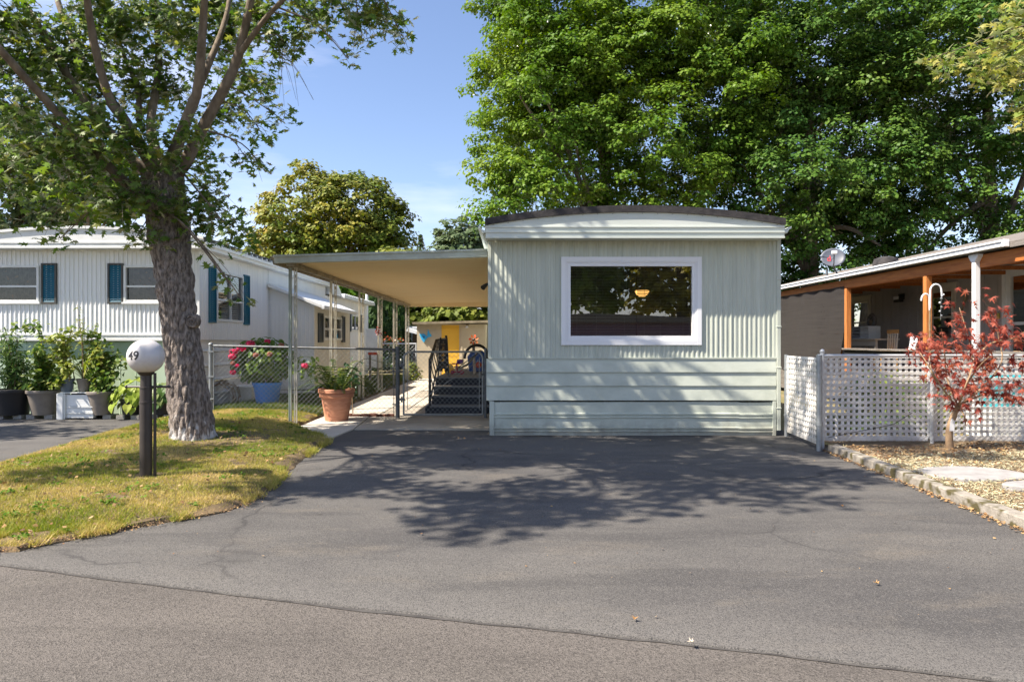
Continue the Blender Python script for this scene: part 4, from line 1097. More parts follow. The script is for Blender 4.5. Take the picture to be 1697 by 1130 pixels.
m = MB(); m.tube([(x0 - .11, 15.2, LZ + .05), (x0, 15.2, LZ + .05), (x0 + .1, 15.2, LZ + .05)], .018, 6); m.tube([(x0, 15.2, LZ + .04), (x0 - .02, 15.2, LZ + .24)], .018, 6); m.tube([(x0 - .12, 15.2, LZ + .235), (x0 + .1, 15.2, LZ + .235)], .016, 6); m.build('frame', M_magenta, t)
m = MB(); m.box(x0 - .01, 15.12, LZ + .245, x0 + .13, 15.28, LZ + .33); m.build('seat', M_purple, t, bevel=.02)
for a, b_ in ((-.11, 0), (.1, -.1), (.1, .1)):
    m = MB(); m.prism([(x0 + a + .045 * math.cos(q * .5236), LZ + .047 + .045 * math.sin(q * .5236)) for q in range(12)], 'y', 15.19 + b_, 15.22 + b_); m.build('wheel', M_magenta, t)
t = place('toy_wedge', 'small yellow plastic toy wedge beside the black railing', 'toy', W(748, 15.8), 15.8, LZ)
x0 = W(748, 15.8)
m = MB(); m.prism([(x0 - .09, LZ), (x0 + .09, LZ), (x0 + .07, LZ + .06), (x0 + .01, LZ + .2), (x0 - .05, LZ + .22), (x0 - .08, LZ + .1)], 'y', 15.7, 15.9); o = m.build('toy_body', M_toyyel, t, bevel=.015)

sh = thing('shed', 'tan garden shed with a tall yellow door at the end of the path', 'shed', (-2.25, 25.0, 0))
SY = 25.0; a0, a1 = W(691, SY), W(805, SY); Z1 = H(537, SY)
dx0, dx1 = W(731.5, SY), W(761, SY)
FS = front(SY)
m = MB()
m.box(a0, SY, 0, dx0 - .05, SY + .06, Z1); m.box(dx1 + .05, SY, 0, a1, SY + .06, Z1); m.box(dx0 - .05, SY, Z1 - .03, dx1 + .05, SY + .06, Z1)
m.box(a0, SY + .06, 0, a0 + .06, SY + 2.4, Z1); m.box(a1 - .06, SY + .06, 0, a1, SY + 2.4, Z1); m.box(a0 + .06, SY + 2.34, 0, a1 - .06, SY + 2.4, Z1)
m.build('wall', M_shed, sh)
m = MB()
for q in (W(723, SY), W(765.5, SY)): m.mbox(FS, q - .02, 0, 0.02, q + .02, .018, Z1 - .02)
m.build('batten', M_shed, sh)
m = MB(); m.box(dx0 - .049, SY + .02, .0, dx0, SY + .07, Z1 - .03); m.box(dx1, SY + .02, 0, dx1 + .049, SY + .07, Z1 - .03); m.build('door_frame', M_shed, sh)
m = MB(); m.box(dx0 + .001, SY + .025, .02, dx1 - .001, SY + .055, Z1 - .035)
m.box(dx0 + .06, SY + .018, .15, dx1 - .06, SY + .0245, .72); m.box(dx0 + .06, SY + .018, .84, dx1 - .06, SY + .0245, Z1 - .15); d_ = m.build('door', M_yellow, sh, bevel=.008)
m = MB(); m.ball((dx0 + .06, SY + .0, .80), .025, 8, 5); m.build('handle', M_galv, d_)
m = MB(); m.prism([(a0 - .14, Z1 - .02), (a1 + .1, Z1 + .045), (a1 + .1, Z1 + .13), (a0 - .14, Z1 + .065)], 'y', SY - .25, SY + 2.6); m.build('roof', M_brownedge, sh)
lt = thing('porch_light', 'little white floodlight on the tan shed right of the yellow door', 'light', (W(774, SY), SY, H(541, SY)))
x0, z0 = W(774, SY), H(541, SY)
m = MB(); m.box(x0 - .04, SY - .05, z0 + .02, x0 + .06, SY - .001, z0 + .09); m.build('mount', M_brownedge, lt)
m = MB(); m.lathe(x0, SY - .09, [(.02, z0 + .03), (.05, z0), (.06, z0 - .05), (.01, z0 - .06)], 12); m.build('lamp_head', M_vinyl, lt, smooth=True)
fi = thing('fish_ornament', 'bright blue fish ornament hung on the left end of the tan shed', 'ornament', (W(706, SY), SY - .05, H(556, SY)))
m = MB(); x0, z0 = W(704, SY), H(558, SY)
M_fish = mk('sky_blue_paint', (0.03, 0.36, 0.72), (0.06, 0.48, 0.82), 12, rough=0.4); M_fishd = mk('deep_blue_paint', (0.01, 0.12, 0.36), rough=0.4)
pts = [(-.20, .10), (-.02, .11), (.12, -.02), (.05, -.10), (-.03, -.22), (-.12, -.10)]
m.prism([(x0 + a, z0 + b_) for a, b_ in pts], 'y', SY - .05, SY - .02); m.build('fish_body', M_fish, fi, bevel=.012)
m = MB(); m.prism([(x0 + .09, z0 + .0), (x0 + .12, z0 - .03), (x0 + .26, z0 + .02), (x0 + .22, z0 + .1), (x0 + .18, z0 + .12), (x0 + .12, z0 + .28), (x0 + .10, z0 + .1)], 'y', SY - .045, SY - .025); m.build('fish_tail', M_fish, fi)
m = MB(); m.prism([(x0 - .1, z0 + .03), (x0 + .02, z0 + .02), (x0 - .02, z0 - .06)], 'y', SY - .058, SY - .0505); m.build('fish_fin', M_fishd, fi)
fl = thing('flower_ornament', 'orange metal flower ornament on a dark stake against the tan shed', 'ornament', (W(786, 24.6), 24.6, .6))
x0, z0 = W(785, 24.6), H(563, 24.6)
for k in range(7):
    a = k * .8976 + .3; m = MB()
    m.add([(x0 + .03 * math.cos(a), 24.58, z0 + .03 * math.sin(a)), (x0 + .15 * math.cos(a - .3), 24.54, z0 + .17 * math.sin(a - .3)), (x0 + .19 * math.cos(a), 24.56, z0 + .2 * math.sin(a)), (x0 + .15 * math.cos(a + .3), 24.60, z0 + .17 * math.sin(a + .3))], [(0, 1, 2, 3)])
    m.build('petal', M_toyred if k % 2 else mk('rust_orange' + 'abcdefg'[k], (0.5, 0.16, 0.05), rough=.6), fl, fix=False)
m = MB(); m.ball((x0, 24.56, z0), .05, 8, 5); m.build('flower_center', M_iron, fl)
m = MB(); m.box(x0 - .05, 24.57, .3, x0 + .05, 24.62, z0 - .1); m.build('stake', M_iron, fl)

# ------------------------------------------------------------------ lamp post with the number
lpx, lpy = -3.55, 6.62
lpz = lawn_z(lpx, lpy)
lam = thing('lamp_post', 'white globe lamp numbered 49 on a dark post in the lawn', 'lamp post', (lpx, lpy, 0))
m = MB(); m.lathe(lpx, lpy, [(.056, lpz - .1), (.056, .80), (.060, .802), (.060, .815), (.054, .817), (.054, .94), (.058, .942), (.058, .955), (.050, .957), (.050, 1.065), (.062, 1.075), (.075, 1.092), (.08, 1.105), (.02, 1.106)], 24)
m.build('post', M_lamp, lam, smooth=True)
gc = Vector((lpx, lpy, 1.25)); gr = .168
m = MB(); prof = [(gr * math.sin(a), gc.z - gr * math.cos(a)) for a in [.42 + (math.pi - .42) * i / 26 for i in range(27)]]
prof[-1] = (.0005, prof[-1][1]); m.lathe(lpx, lpy, prof, 48); m.build('globe', M_globe, lam, smooth=True)
m = MB(); m.tube([(lpx + .077, lpy + .02, lpz - .05), (lpx + .077, lpy + .02, 1.09)], .014, 8); m.build('side_pole', M_lamp, lam)
m = MB(); m.tube([(lpx - .20, lpy + .02, .955), (lpx + .215, lpy + .02, .955)], .011, 8)
for q in (-.20, .215): m.ball((lpx + q, lpy + .02, .955), .017, 8, 5)
m.build('crossbar', M_lamp, lam, smooth=True)
# the digits, wrapped on the globe
def digits(txt, ang, size, mat, parent):
    cu = bpy.data.curves.new('digits', 'FONT'); cu.body = txt; cu.size = size; cu.align_x = 'CENTER'; cu.align_y = 'CENTER'; cu.offset = size * .018; cu.resolution_u = 6
    to = bpy.data.objects.new('digits', cu); COL.objects.link(to)
    bpy.context.view_layer.update()
    me = to.to_mesh(); bm = bmesh.new(); bm.from_mesh(me); to.to_mesh_clear(); bpy.data.objects.remove(to); bpy.data.curves.remove(cu)
    bmesh.ops.triangulate(bm, faces=bm.faces); bmesh.ops.subdivide_edges(bm, edges=bm.edges, cuts=2, use_grid_fill=True)
    R_ = gr + .0012
    for v in bm.verts:
        lo_ = v.co.x / gr + ang; la = v.co.y / gr + .05
        v.co = Vector((R_ * math.sin(lo_) * math.cos(la), -R_ * math.cos(lo_) * math.cos(la), R_ * math.sin(la))) + gc - LOC[parent.name]
    m2 = bpy.data.meshes.new('house_number'); bm.to_mesh(m2); bm.free(); m2.materials.append(mat)
    return link_mesh('house_number', m2, parent)
digits('49', math.radians(-12), .118, M_ink, lam)

# ------------------------------------------------------------------ the white mobile home on the left
WY = 13.0; wl, wr = -10.2, -5.96
wh = thing('white_mobile_home', 'long white mobile home with teal shutters and a mint skirting', 'mobile home', (-8.1, WY, 0))
FW = front(WY); SE = side_e(wr)
def Hw(py): return H(py, WY)
wins = [(W(-14, WY), W(66, WY)), (W(206, WY), W(286, WY))]
wz0_, wz1_ = Hw(501), Hw(440)
m = MB(); corrugate(m, FW, wl, wr, 1.53, 3.2, .085, .013, [(a + .03, b_ - .03, wz0_ + .03, wz1_ - .03) for a, b_ in wins], ridge=.30, edge=.15, jit=.2)
m.build('front_wall', M_white, wh)
sw = (13.74, 15.1); sz0, sz1 = 1.80, 2.83
rw = (25.3, 26.7)
m = MB(); corrugate(m, SE, WY + .001, 21.8, 1.42, 3.16, .10, .008, [(sw[0] + .03, sw[1] - .03, sz0 + .03, sz1 - .03)], ridge=.2, edge=.12)
m.build('side_wall', M_white, wh)
m = MB(); corrugate(m, SE, 21.8, 28.0, .35, 2.86, .10, .008, [(rw[0] + .03, rw[1] - .03, 1.82, 2.35)], ridge=.2, edge=.12)
m.build('rear_wall', M_white, wh)
m = MB(); m.box(wl, WY + .001, .3, wl + .05, 28, 3.16); m.box(wl + .05, 27.95, .3, wr - .05, 28, 2.9); m.box(wl + .05, WY + .1, 1.3, wr - .06, 27.9, 1.36); m.box(wl + .05, WY + .05, 3.12, wr - .06, 21.8, 3.15)
m.box(wl + .05, WY + 2.6, 1.36, wr - .06, WY + 2.65, 3.12)
m.build('inner_wall', M_int, wh)
# skirting and belt rails
m = MB(); corrugate(m, front(WY + .06), wl + .02, wr - .02, -.02, 1.42, .30, .004, ridge=.05, edge=.05); m.build('front_skirting', M_mint, wh)
SE2 = side_e(wr - .04)
m = MB()
for k in range(5):
    z = .02 + k * .29; m.prism([(wr - .06, z), (wr - .02, z + .01), (wr - .02, z + .04), (wr - .045, z + .06), (wr - .045, z + .285), (wr - .06, z + .285)], 'y', WY + .06, 28)
m.build('side_skirting', M_white, wh)
for za, zb_, dd in ((1.40, 1.452, .035), (1.453, 1.495, .020), (1.496, 1.54, .032)):
    m = MB(); m.box(wl - .02, WY - dd, za, wr + .02, WY + .02, zb_); m.build('belt_rail', M_whitetrim, wh, bevel=.006)
m = MB(); m.box(wr - .03, WY - .018, 1.541, wr + .016, WY + .03, 3.14); m.build('corner_trim', M_whitetrim, wh)
m = MB(); m.mbox(SE, 16.66, 0.0, 1.42, 16.70, .016, 3.14); m.build('corner_trim', M_whitetrim, wh)
def warc(x):
    u = (x - (wl + wr) / 2) / 2.35; return 3.49 - .20 * abs(u) ** 2.0
FY2 = WY - .28
for za, zb_, dd in ((3.125, 3.165, .010), (3.166, 3.215, -.004), (3.216, 3.255, .010)):
    m = MB(); m.box(wl - .22, FY2 - dd, za, wr + .22, FY2 + .04, zb_); m.build('fascia', M_whitetrim, wh, bevel=.004)
m = MB(); xs_ = [wl - .22 + (wr - wl + .44) * i / 30 for i in range(31)]
for a, b_ in zip(xs_[:-1], xs_[1:]): m.add([(a, FY2, 3.256), (b_, FY2, 3.256), (b_, FY2, warc(b_)), (a, FY2, warc(a))], [(0, 1, 2, 3)])
m.build('gable_panel', M_whitetrim, wh)
m = MB()
for a, b_ in zip(xs_[:-1], xs_[1:]):
    for yy0, yy1, zz in ((FY2 - .03, 21.9, .0),):
        m.add([(a, yy0, warc(a)), (b_, yy0, warc(b_)), (b_, yy1, warc(b_)), (a, yy1, warc(a)), (a, yy0, warc(a) + .05), (b_, yy0, warc(b_) + .05), (b_, yy1, warc(b_) + .05), (a, yy1, warc(a) + .05)], [(0,1,5,4),(4,5,6,7),(3,2,6,7),(0,1,2,3)])
m.build('roof', M_whitetrim, wh)
m = MB(); m.box(wl, FY2 + .041, 3.13, wr, WY - .001, 3.15); m.build('soffit', M_whitetrim, wh)
m = MB(); m.box(wr + .02, FY2, 3.12, wr + .15, 21.9, 3.15); m.box(wr + .151, FY2, 3.12, wr + .22, 21.9, 3.235); m.box(wr + .222, FY2 - .01, 3.19, wr + .26, 21.9, 3.25); m.build('eave', M_whitetrim, wh)
m = MB(); k = 13.2
while k < 21.8: m.box(wr + .10, k, 3.256, wr + .255, k + .04, 3.30); k += .30
m.build('eave_rib', M_whitetrim, wh)
# curved rear end of the high roof, then the lower rear roof
m = MB(); m.prism([(21.9, 3.50), (21.9, 2.9), (23.2, 2.9), (22.9, 3.10), (22.4, 3.35)], 'x', wl, wr + .2); m.build('roof_return', M_whitetrim, wh)
m = MB(); m.box(wl - .2, 23.2, 2.86, wr + .28, 28.3, 2.98); k = 23.3
while k < 28.2: m.box(wr + .1, k, 2.981, wr + .27, k + .05, 3.01); k += .3
m.build('rear_roof', M_whitetrim, wh)
for (a, b_), beh in zip(wins, ('curtain', 'blind')):
    window(wh, FW, a, b_, wz0_, wz1_, .045, .035, [.42], None, M_whitetrim, M_glass2, 'curtain', sill=.015)
for a, b_ in ((W(69.5, WY), W(95, WY)), (W(179.5, WY), W(205, WY)), (W(287, WY), W(312, WY)), (W(-42, WY), W(-16, WY))):
    shutter(wh, FW, a, b_, Hw(503.5), Hw(436.5), M_teal, M_shframe)
window(wh, SE, sw[0], sw[1], sz0, sz1, .05, .03, [.42], [.52], M_whitetrim, M_glass, 'blind')
for a, b_ in ((13.38, 13.70), (15.14, 15.45)): shutter(wh, SE, a, b_, sz0 - .04, sz1 + .04, M_teal, M_teal)
window(wh, SE, rw[0], rw[1], 1.78, 2.38, .05, .03, None, [.5], M_whitetrim, M_glass, 'blind')
for a, b_ in ((24.6, 25.2), (26.75, 27.2)): shutter(wh, SE, a, b_, 1.74, 2.42, M_graysh, M_graysh)
# lean-to addition
ax = -4.84
SA = side_e(ax); FA = front(16.72)
m = MB(); 
corrugate(m, FA, wr + .01, ax, .30, 2.25, .10, .007, ridge=.2, edge=.12)
m.add([FA(wr + .01, 0, 2.25), FA(ax, 0, 2.25), FA(wr + .01, 0, 2.72)], [(0, 1, 2)])
m.build('addition_front', M_white, wh)
M_whitewarm = mk('cream_white_siding', (0.72, 0.69, 0.60), (0.76, 0.73, 0.65), 2, rough=.5)
m = MB(); corrugate(m, SA, 16.72, 20.4, .30, 2.26, .28, .006, [(17.5, 19.3, 1.42, 2.06)], ridge=.06, edge=.05); m.build('addition_side', M_whitewarm, wh)
m = MB(); m.box(wr + .02, 20.36, .3, ax, 20.4, 2.3); m.box(wr + .05, 16.8, 1.0, ax - .05, 20.3, 1.05); m.build('inner_wall', M_int, wh)
m = MB(); m.prism([(wr + .03, 2.72), (ax + .22, 2.20), (ax + .22, 2.28), (wr + .03, 2.80)], 'y', 16.55, 20.2); m.build('addition_roof', M_whitetrim, wh, bevel=.006)
m = MB(); m.box(ax + .221, 16.55, 2.17, ax + .30, 20.2, 2.26); m.build('gutter', M_whitetrim, wh, bevel=.01)
m = MB()
for k in range(3):
    z = .02 + k * .1; m.box(wr, 16.68, z, ax + .02, 16.715, z + .07)
m.build('addition_skirting', M_whitetrim, wh)
window(wh, SA, 17.5, 19.3, 1.42, 2.06, .06, .035, [.45], [.333, .667], M_whitetrim, M_glass, 'blind')
for a, b_ in ((17.0, 17.42), (19.36, 19.7)): shutter(wh, SA, a, b_, 1.36, 2.10, M_graysh, M_graysh)
m = MB(); m.box(wr - .1, 27.9, .3, wr + .55, 28.4, 1.9); m.build('end_cabinet', M_whitetrim, wh, bevel=.02)
pi = thing('vent_pipe', 'tall pale vent pipe rising at the rear of the white mobile home', 'pipe', (W(608, 29), 29, 0))
m = MB(); m.tube([(W(608, 29), 29, 0), (W(608, 29), 29, H(486, 29))], .06, 10); m.build('pipe_shaft', M_whitetrim, pi)

# ------------------------------------------------------------------ right: lattice and chain-link fence
lf = thing('lattice_fence', 'white lattice fence behind bright chain-link at the edge of the dry bed', 'fence', (5.6, 8.85, 0))
LZ0, LZ1 = .13, 1.175
def lattice(parent, M, u0, u1, z0, z1, pitch=.0755, w=.037):
    pn = MB(); pn.mbox(M, u0 - .03, -.016, z0, u0, .004, z1); pn.mbox(M, u1, -.016, z0, u1 + .03, .004, z1)
    pn.mbox(M, u0, -.015, z0 - .03, u1, .003, z0); pn.mbox(M, u0, -.015, z1, u1, .003, z1 + .03)
    lp_ = pn.build('lattice_panel', M_lattice, parent)
    off = LOC[parent.name]
    n = int((u1 - u0) / pitch); k = int((z1 - z0) / pitch)
    me = MB(); me.mbox(M, u0, -.013, z0, u0 + w, -.006, z1); mv = me.mesh('slat', M_lattice, off)
    me = MB(); me.mbox(M, u0, -.0058, z0, u1, .001, z0 + w); mh = me.mesh('slat', M_lattice, off)
    a = Vector(M(u0, 0, 0)); b_ = Vector(M(u0 + 1, 0, 0)); du = b_ - a
    for i in range(n + 1):
        o = link_mesh('slat', mv, lp_); o.location = du * (i * pitch + .019 + random.uniform(-.003, .003)) + Vector((0, 0, random.uniform(-.004, .004)))
    for i in range(k + 1):
        o = link_mesh('slat', mh, lp_); o.location = (0, 0, i * pitch + random.uniform(-.003, .003))
    return lp_
LY = 8.90
FL = front(LY)
lattice(lf, FL, 4.05, 5.42, LZ0, LZ1); lattice(lf, FL, 5.49, 7.85, LZ0, LZ1)
m = MB(); m.tube([(3.93, 8.78, 1.21), (7.9, 8.78, 1.21)], .021, 10); m.build('top_rail', M_galvl, lf, smooth=True)
m = MB(); chain_mesh(m, front(8.79), 4.04, 7.9, .11, 1.22, .072, .0020); o = m.build('wire_mesh', M_galvl, lf); o['kind'] = 'stuff'
m = MB(); m.tube([(3.99, 8.78, 0), (3.99, 8.78, 1.255)], .026, 12); m.ball((3.99, 8.78, 1.265), .032, 10, 6); m.build('post', M_galvl, lf, smooth=True)
for x in (5.455, 7.0):
    m = MB(); m.tube([(x, 8.865, .05), (x, 8.865, 1.2)], .024, 10); m.build('post', M_galvl, lf, smooth=True)
m = MB(); m.tube([(4.07, 8.785, .16), (4.9, 8.77, .33), (5.15, 8.78, .48)], .004, 5); m.build('tie_wire', M_iron, lf)
af = thing('lattice_gate', 'narrow white lattice panel between the sage home and the bright steel fence post', 'gate', (4.05, 9.6, 0))
gdir = Vector((3.925 - 4.03, 8.72 - 10.02, 0)); gl_ = gdir.length; gdir.normalize(); gn = Vector((-gdir.y, gdir.x, 0)) * -1
if gn.y > 0: gn = -gn
if gn.x > 0: gn = -gn
MG = lambda u, d_, z: tuple(Vector((4.03, 10.02, z)) + gdir * u + gn * d_)
class MBR(MB):
    def mbox(s, M, u0, d0, z0, u1, d1, z1):
        c = [M(u0,d0,z0),M(u1,d0,z0),M(u1,d1,z0),M(u0,d1,z0),M(u0,d0,z1),M(u1,d0,z1),M(u1,d1,z1),M(u0,d1,z1)]
        return s.add(c, [(3,2,1,0),(4,5,6,7),(0,1,5,4),(1,2,6,5),(2,3,7,6),(3,0,4,7)])
_MB = MB; MB = MBR
lattice(af, MG, .03, gl_ - .06, .10, 1.155)
m = MB(); p0 = MG(-.01, 0, 0); m.tube([(p0[0], p0[1], 0), (p0[0], p0[1], 1.2)], .03, 10); m.build('post', M_galv, af, smooth=True)
for z in (.3, .62, .98): m = MB(); m.tube([(p0[0], p0[1], z), (p0[0], p0[1], z + .025)], .036, 10); m.build('band', M_galv, af)
MB = _MB
m = MB(); m.tube([(3.915, 8.70, 0), (3.915, 8.70, 1.22)], .036, 14); m.build('post', M_galv, lf, smooth=True)
for z in (.32, .86):
    m = MB(); m.tube([(3.915, 8.70, z), (3.915, 8.70, z + .05)], .044, 14); m.tube([(3.915, 8.70, z + .025), (3.99, 8.78, z + .025)], .014, 6); m.build('hinge', M_galv, lf)

# ------------------------------------------------------------------ right: the gray house with the cedar porch
gh = thing('porch_house', 'gray mobile home with a cedar framed porch behind the lattice fence', 'mobile home', (10, 14, 0))
PX, BX = 7.8, 10.1
SW = side_w(BX)
wA = (15.62, 16.5, 1.42, 2.60); wB = (19.3, 20.3, 1.42, 2.55); dr = (12.55, 13.95)
m = MB(); corrugate(m, SW, 7.0, 26, .72, 3.0, .40, -.012, [(wA[0] + .03, wA[1] - .03, wA[2] + .03, wA[3] - .03), (wB[0] + .03, wB[1] - .03, wB[2] + .03, wB[3] - .03), (dr[0] + .02, dr[1] - .02, .76, 2.86)], ridge=.03, edge=.02)
m.build('wall', M_graywall, gh)
m = MB(); m.box(BX, 25.9, .3, 14.4, 26, 3.0); m.box(BX, 6.95, .3, 14.4, 7.0, 3.0); m.box(14.35, 7, .3, 14.4, 25.9, 3.0); m.box(12, 7, .3, 12.05, 25.9, 3.0); m.box(BX + .05, 7, .7, 14.3, 25.9, .74); m.build('inner_wall', M_dark, gh)
m = MB(); m.box(BX + .02, 7, -.02, BX + .06, 26, .72); m.build('skirting', M_weather, gh)
for wdt in (wA, wB):
    w_ = window(gh, SW, wdt[0], wdt[1], wdt[2], wdt[3], .05, .02, [.45], None, M_trimbeige, M_glass2, 'blind')
    c = MB(); ringx(c, SW, wdt[0] - .10, wdt[1] + .10, wdt[2] - .08, wdt[3] + .10, .095, .0, .016); c.mbox(SW, wdt[0] - .16, 0, wdt[3] + .101, wdt[1] + .16, .035, wdt[3] + .15); c.build('casing', M_trimbeige, w_)
# storm door
c = MB(); ringx(c, SW, dr[0] - .09, dr[1] + .09, .74, 2.92, .085, 0, .03); fr_ = c.build('door', M_whitetrim, gh)
c = MB(); ringx(c, SW, dr[0] + .0, dr[1] - .0, .80, 2.84, .14, -.03, .012); c.mbox(SW, dr[0] + .14, -.03, 1.72, dr[1] - .14, .010, 1.78); c.build('door_frame', M_whitetrim, fr_)
M_dimdoor = mk('blue_gray_door', (0.16, 0.18, 0.22), rough=.5)
c = MB(); c.mbox(SW, dr[0] + .14, -.10, .8, dr[1] - .14, -.06, 1.75); c.build('door_leaf', M_dimdoor, fr_)
c = MB(); c.add([SW(dr[0] + .14, -.015, .9), SW(dr[1] - .14, -.015, .9), SW(dr[1] - .14, -.015, 2.7), SW(dr[0] + .14, -.015, 2.7)], [(0, 1, 2, 3)]); c.build('pane', M_glass2, fr_, fix=False)
c = MB(); c.ball(SW(dr[1] - .20, -.05, 1.55), .03, 8, 5); c.ball(SW(dr[1] - .20, -.05, 1.42), .035, 8, 5); c.build('handle', M_galv, fr_)
c = MB(); c.mbox(SW, 14.12, 0, 1.86, 14.20, .03, 1.98); c.build('doorbell', mk('brass', (0.55, 0.42, 0.1), rough=.4), gh, bevel=.01)
# porch structure
m = MB(); m.box(PX + .02, 9.0, .62, BX - .02, 22, .70); m.build('porch_floor', M_weather, gh)
for i in range(4):
    m = MB(); m.box(PX + .0, 9.0, .06 + i * .145, PX + .03, 22, .06 + i * .145 + .135); m.build('skirting_board', M_weather, gh)
m = MB(); m.box(PX - .10, 10.2, 1.195, PX + .12, 15.95, 1.235); m.build('rail_cap', M_weather, gh, bevel=.005)
m = MB(); m.box(PX - .04, 10.2, 1.06, PX + .04, 15.95, 1.19); m.build('rail_board', M_dark, gh)
def cedar_post(y, w_=.11): 
    m = MB(); m.box(PX - w_ / 2 + .02, y - w_ / 2, .70, PX + w_ / 2 + .02, y + w_ / 2, 2.62); m.build('cedar_post', M_orangep, gh, bevel=.006)
cedar_post(15.9); cedar_post(12.85); cedar_post(20.5)
m = MB(); m.box(PX - .02, 8.0, 2.625, PX + .10, 15.97, 2.83); m.build('cedar_beam', M_orange, gh, bevel=.005)
m = MB(); m.box(PX - .02, 15.98, 2.66, PX + .10, 22, 2.83); m.build('cedar_beam', M_orange, gh, bevel=.005)
m = MB(); m.prism([(PX - .14, 2.84), (12.3, 3.93), (14.8, 3.4), (14.8, 3.48), (12.3, 4.02), (PX - .14, 2.93)], 'y', 7.0, 26.2); m.build('roof', M_weather, gh)
m = MB(); m.box(PX - .22, 10.55, 2.86, PX - .145, 26.2, 2.95); m.box(PX - .245, 10.55, 2.93, PX - .221, 26.2, 2.962); m.box(PX - .24, 10.5, 2.85, PX - .145, 10.549, 2.965); m.build('gutter', M_vinyl, gh, bevel=.008)
for i in range(14):
    m = MB(); yy = 9.2 + i * .95; m.box(PX + .11, yy, 2.76, BX - .01, yy + .05, 2.835); m.build('rafter', M_orange, gh)
m = MB(); m.box(PX - .10, 11.35, .02, PX - .01, 11.44, 2.80); m.build('white_post', M_vinyl, gh, bevel=.008)
m = MB(); m.prism([(11.28, 2.80), (11.35, 2.72), (11.44, 2.72), (11.51, 2.80), (11.51, 2.84), (11.28, 2.84)], 'x', PX - .105, PX - .005); m.build('post_bracket', M_vinyl, gh)
m = MB(); m.lathe(9.2, 16.8, [(.28, 3.16), (.30, 3.30), (.26, 3.42), (.12, 3.47), (.005, 3.48)], 18); m.build('roof_vent', M_blackroof, gh, smooth=True)
c = MB(); c.mbox(SW, 17.55, 0, 2.46, 17.75, .06, 2.62); c.mbox(SW, 17.5, .06, 2.40, 17.8, .16, 2.53); lt_ = c.build('porch_lamp', M_iron, gh, bevel=.01)
c = MB(); c.mbox(SW, 17.55, .161, 2.47, 17.76, .18, 2.55); c.build('lamp_lens', M_vinyl, lt_)
# shade screen
M_screen = bpy.data.materials.new('shade_mesh'); M_screen.use_nodes = True
t_ = M_screen.node_tree; b_ = t_.nodes['Principled BSDF']; b_.inputs['Base Color'].default_value = (0.075, 0.064, 0.062, 1); b_.inputs['Roughness'].default_value = .8
tr_ = t_.nodes.new('ShaderNodeBsdfTransparent'); mx_ = t_.nodes.new('ShaderNodeMixShader'); mx_.inputs['Fac'].default_value = .16
nz = t_.nodes.new('ShaderNodeTexNoise'); nz.inputs['Scale'].default_value = 3; mp_ = t_.nodes.new('ShaderNodeMapping'); mp_.inputs['Scale'].default_value = (1, .3, 9)
tc_ = t_.nodes.new('ShaderNodeTexCoord'); t_.links.new(tc_.outputs['Object'], mp_.inputs['Vector']); t_.links.new(mp_.outputs['Vector'], nz.inputs['Vector'])
rp_ = t_.nodes.new('ShaderNodeValToRGB'); rp_.color_ramp.elements[0].color = (.016, .014, .013, 1); rp_.color_ramp.elements[1].color = (.052, .045, .042, 1); t_.links.new(nz.outputs['Fac'], rp_.inputs['Fac']); t_.links.new(rp_.outputs['Color'], b_.inputs['Base Color'])
t_.links.new(b_.outputs[0], mx_.inputs[1]); t_.links.new(tr_.outputs[0], mx_.inputs[2]); t_.links.new(mx_.outputs[0], t_.nodes['Material Output'].inputs['Surface'])
sc_ = thing('shade_screen', 'dark brown mesh shade screen hanging beside the first cedar post', 'screen', (PX, 18, .6))
m = MB(); rows = []
for i in range(40):
    y = 15.98 + i * 5.8 / 39
    rows.append([(PX - .03 + .03 * math.sin(y * 2.3) * (1 - z / 2.2) + .02 * math.sin(y * 7 + z * 2), y + (.16 * (1 - z / 2.0) * math.sin(z * 3) if i == 0 else 0), .58 + z) for z in [k * 2.1 / 16 for k in range(17)]])
m.grid(rows); m.build('screen_cloth', M_screen, sc_, smooth=True, fix=False)
m = MB(); m.tube([(PX - .03, 15.98, 2.66), (PX - .03, 21.8, 2.68)], .012, 6); m.build('screen_rod', M_iron, sc_)

# porch things
t = thing('porch_table', 'small pale wooden table on the porch under the white drawer box', 'table', (9.1, 17.2, .7))
tx, ty = 9.05, 17.2
m = MB(); m.box(tx - .3, ty - .75, 1.42, tx + .3, ty + .75, 1.46); m.build('table_top', M_trimbeige, t, bevel=.006)
m = MB(); m.box(tx - .25, ty - .68, 1.28, tx - .22, ty + .68, 1.418); m.build('apron', M_trimbeige, t)
for a in (-.24, .24):
    for b_ in (-.68, .68):
        m = MB(); m.bar((tx + a, ty + b_, .70), (tx + a, ty + b_, 1.418), .05); m.build('leg', M_trimbeige, t)
t = thing('drawer_box', 'white wire drawer box sitting on the porch table', 'box', (9.0, 17.2, 1.46))
m = MB(); bx0, bx1, by0, by1, bz0, bz1 = 8.85, 9.15, 16.95, 17.75, 1.462, 1.77
m.box(bx0, by0, bz0, bx1, by1, bz0 + .02); m.box(bx0, by0, bz1 - .02, bx1, by1, bz1); m.box(bx0, by0, bz0 + .0201, bx1, by0 + .02, bz1 - .0201); m.box(bx0, by1 - .02, bz0 + .0201, bx1, by1, bz1 - .0201); m.box(bx0, by1 - .42, bz0 + .0201, bx1, by1 - .40, bz1 - .0201)
m.build('cabinet', M_whitetrim, t)
for k in range(3):
    m = MB(); z = bz0 + .03 + k * .088; m.box(bx0 - .01, by1 - .39, z, bx0 + .25, by1 - .025, z + .065); m.build('drawer', mk('drawer_gray' + 'abc'[k], (.34, .35, .37), rough=.5), t, bevel=.006)
    m = MB(); m.box(bx0 - .004, by0 + .021, z + .02, bx0 + .006, by1 - .421, z + .036); m.build('shelf_rail', M_whitetrim, t)
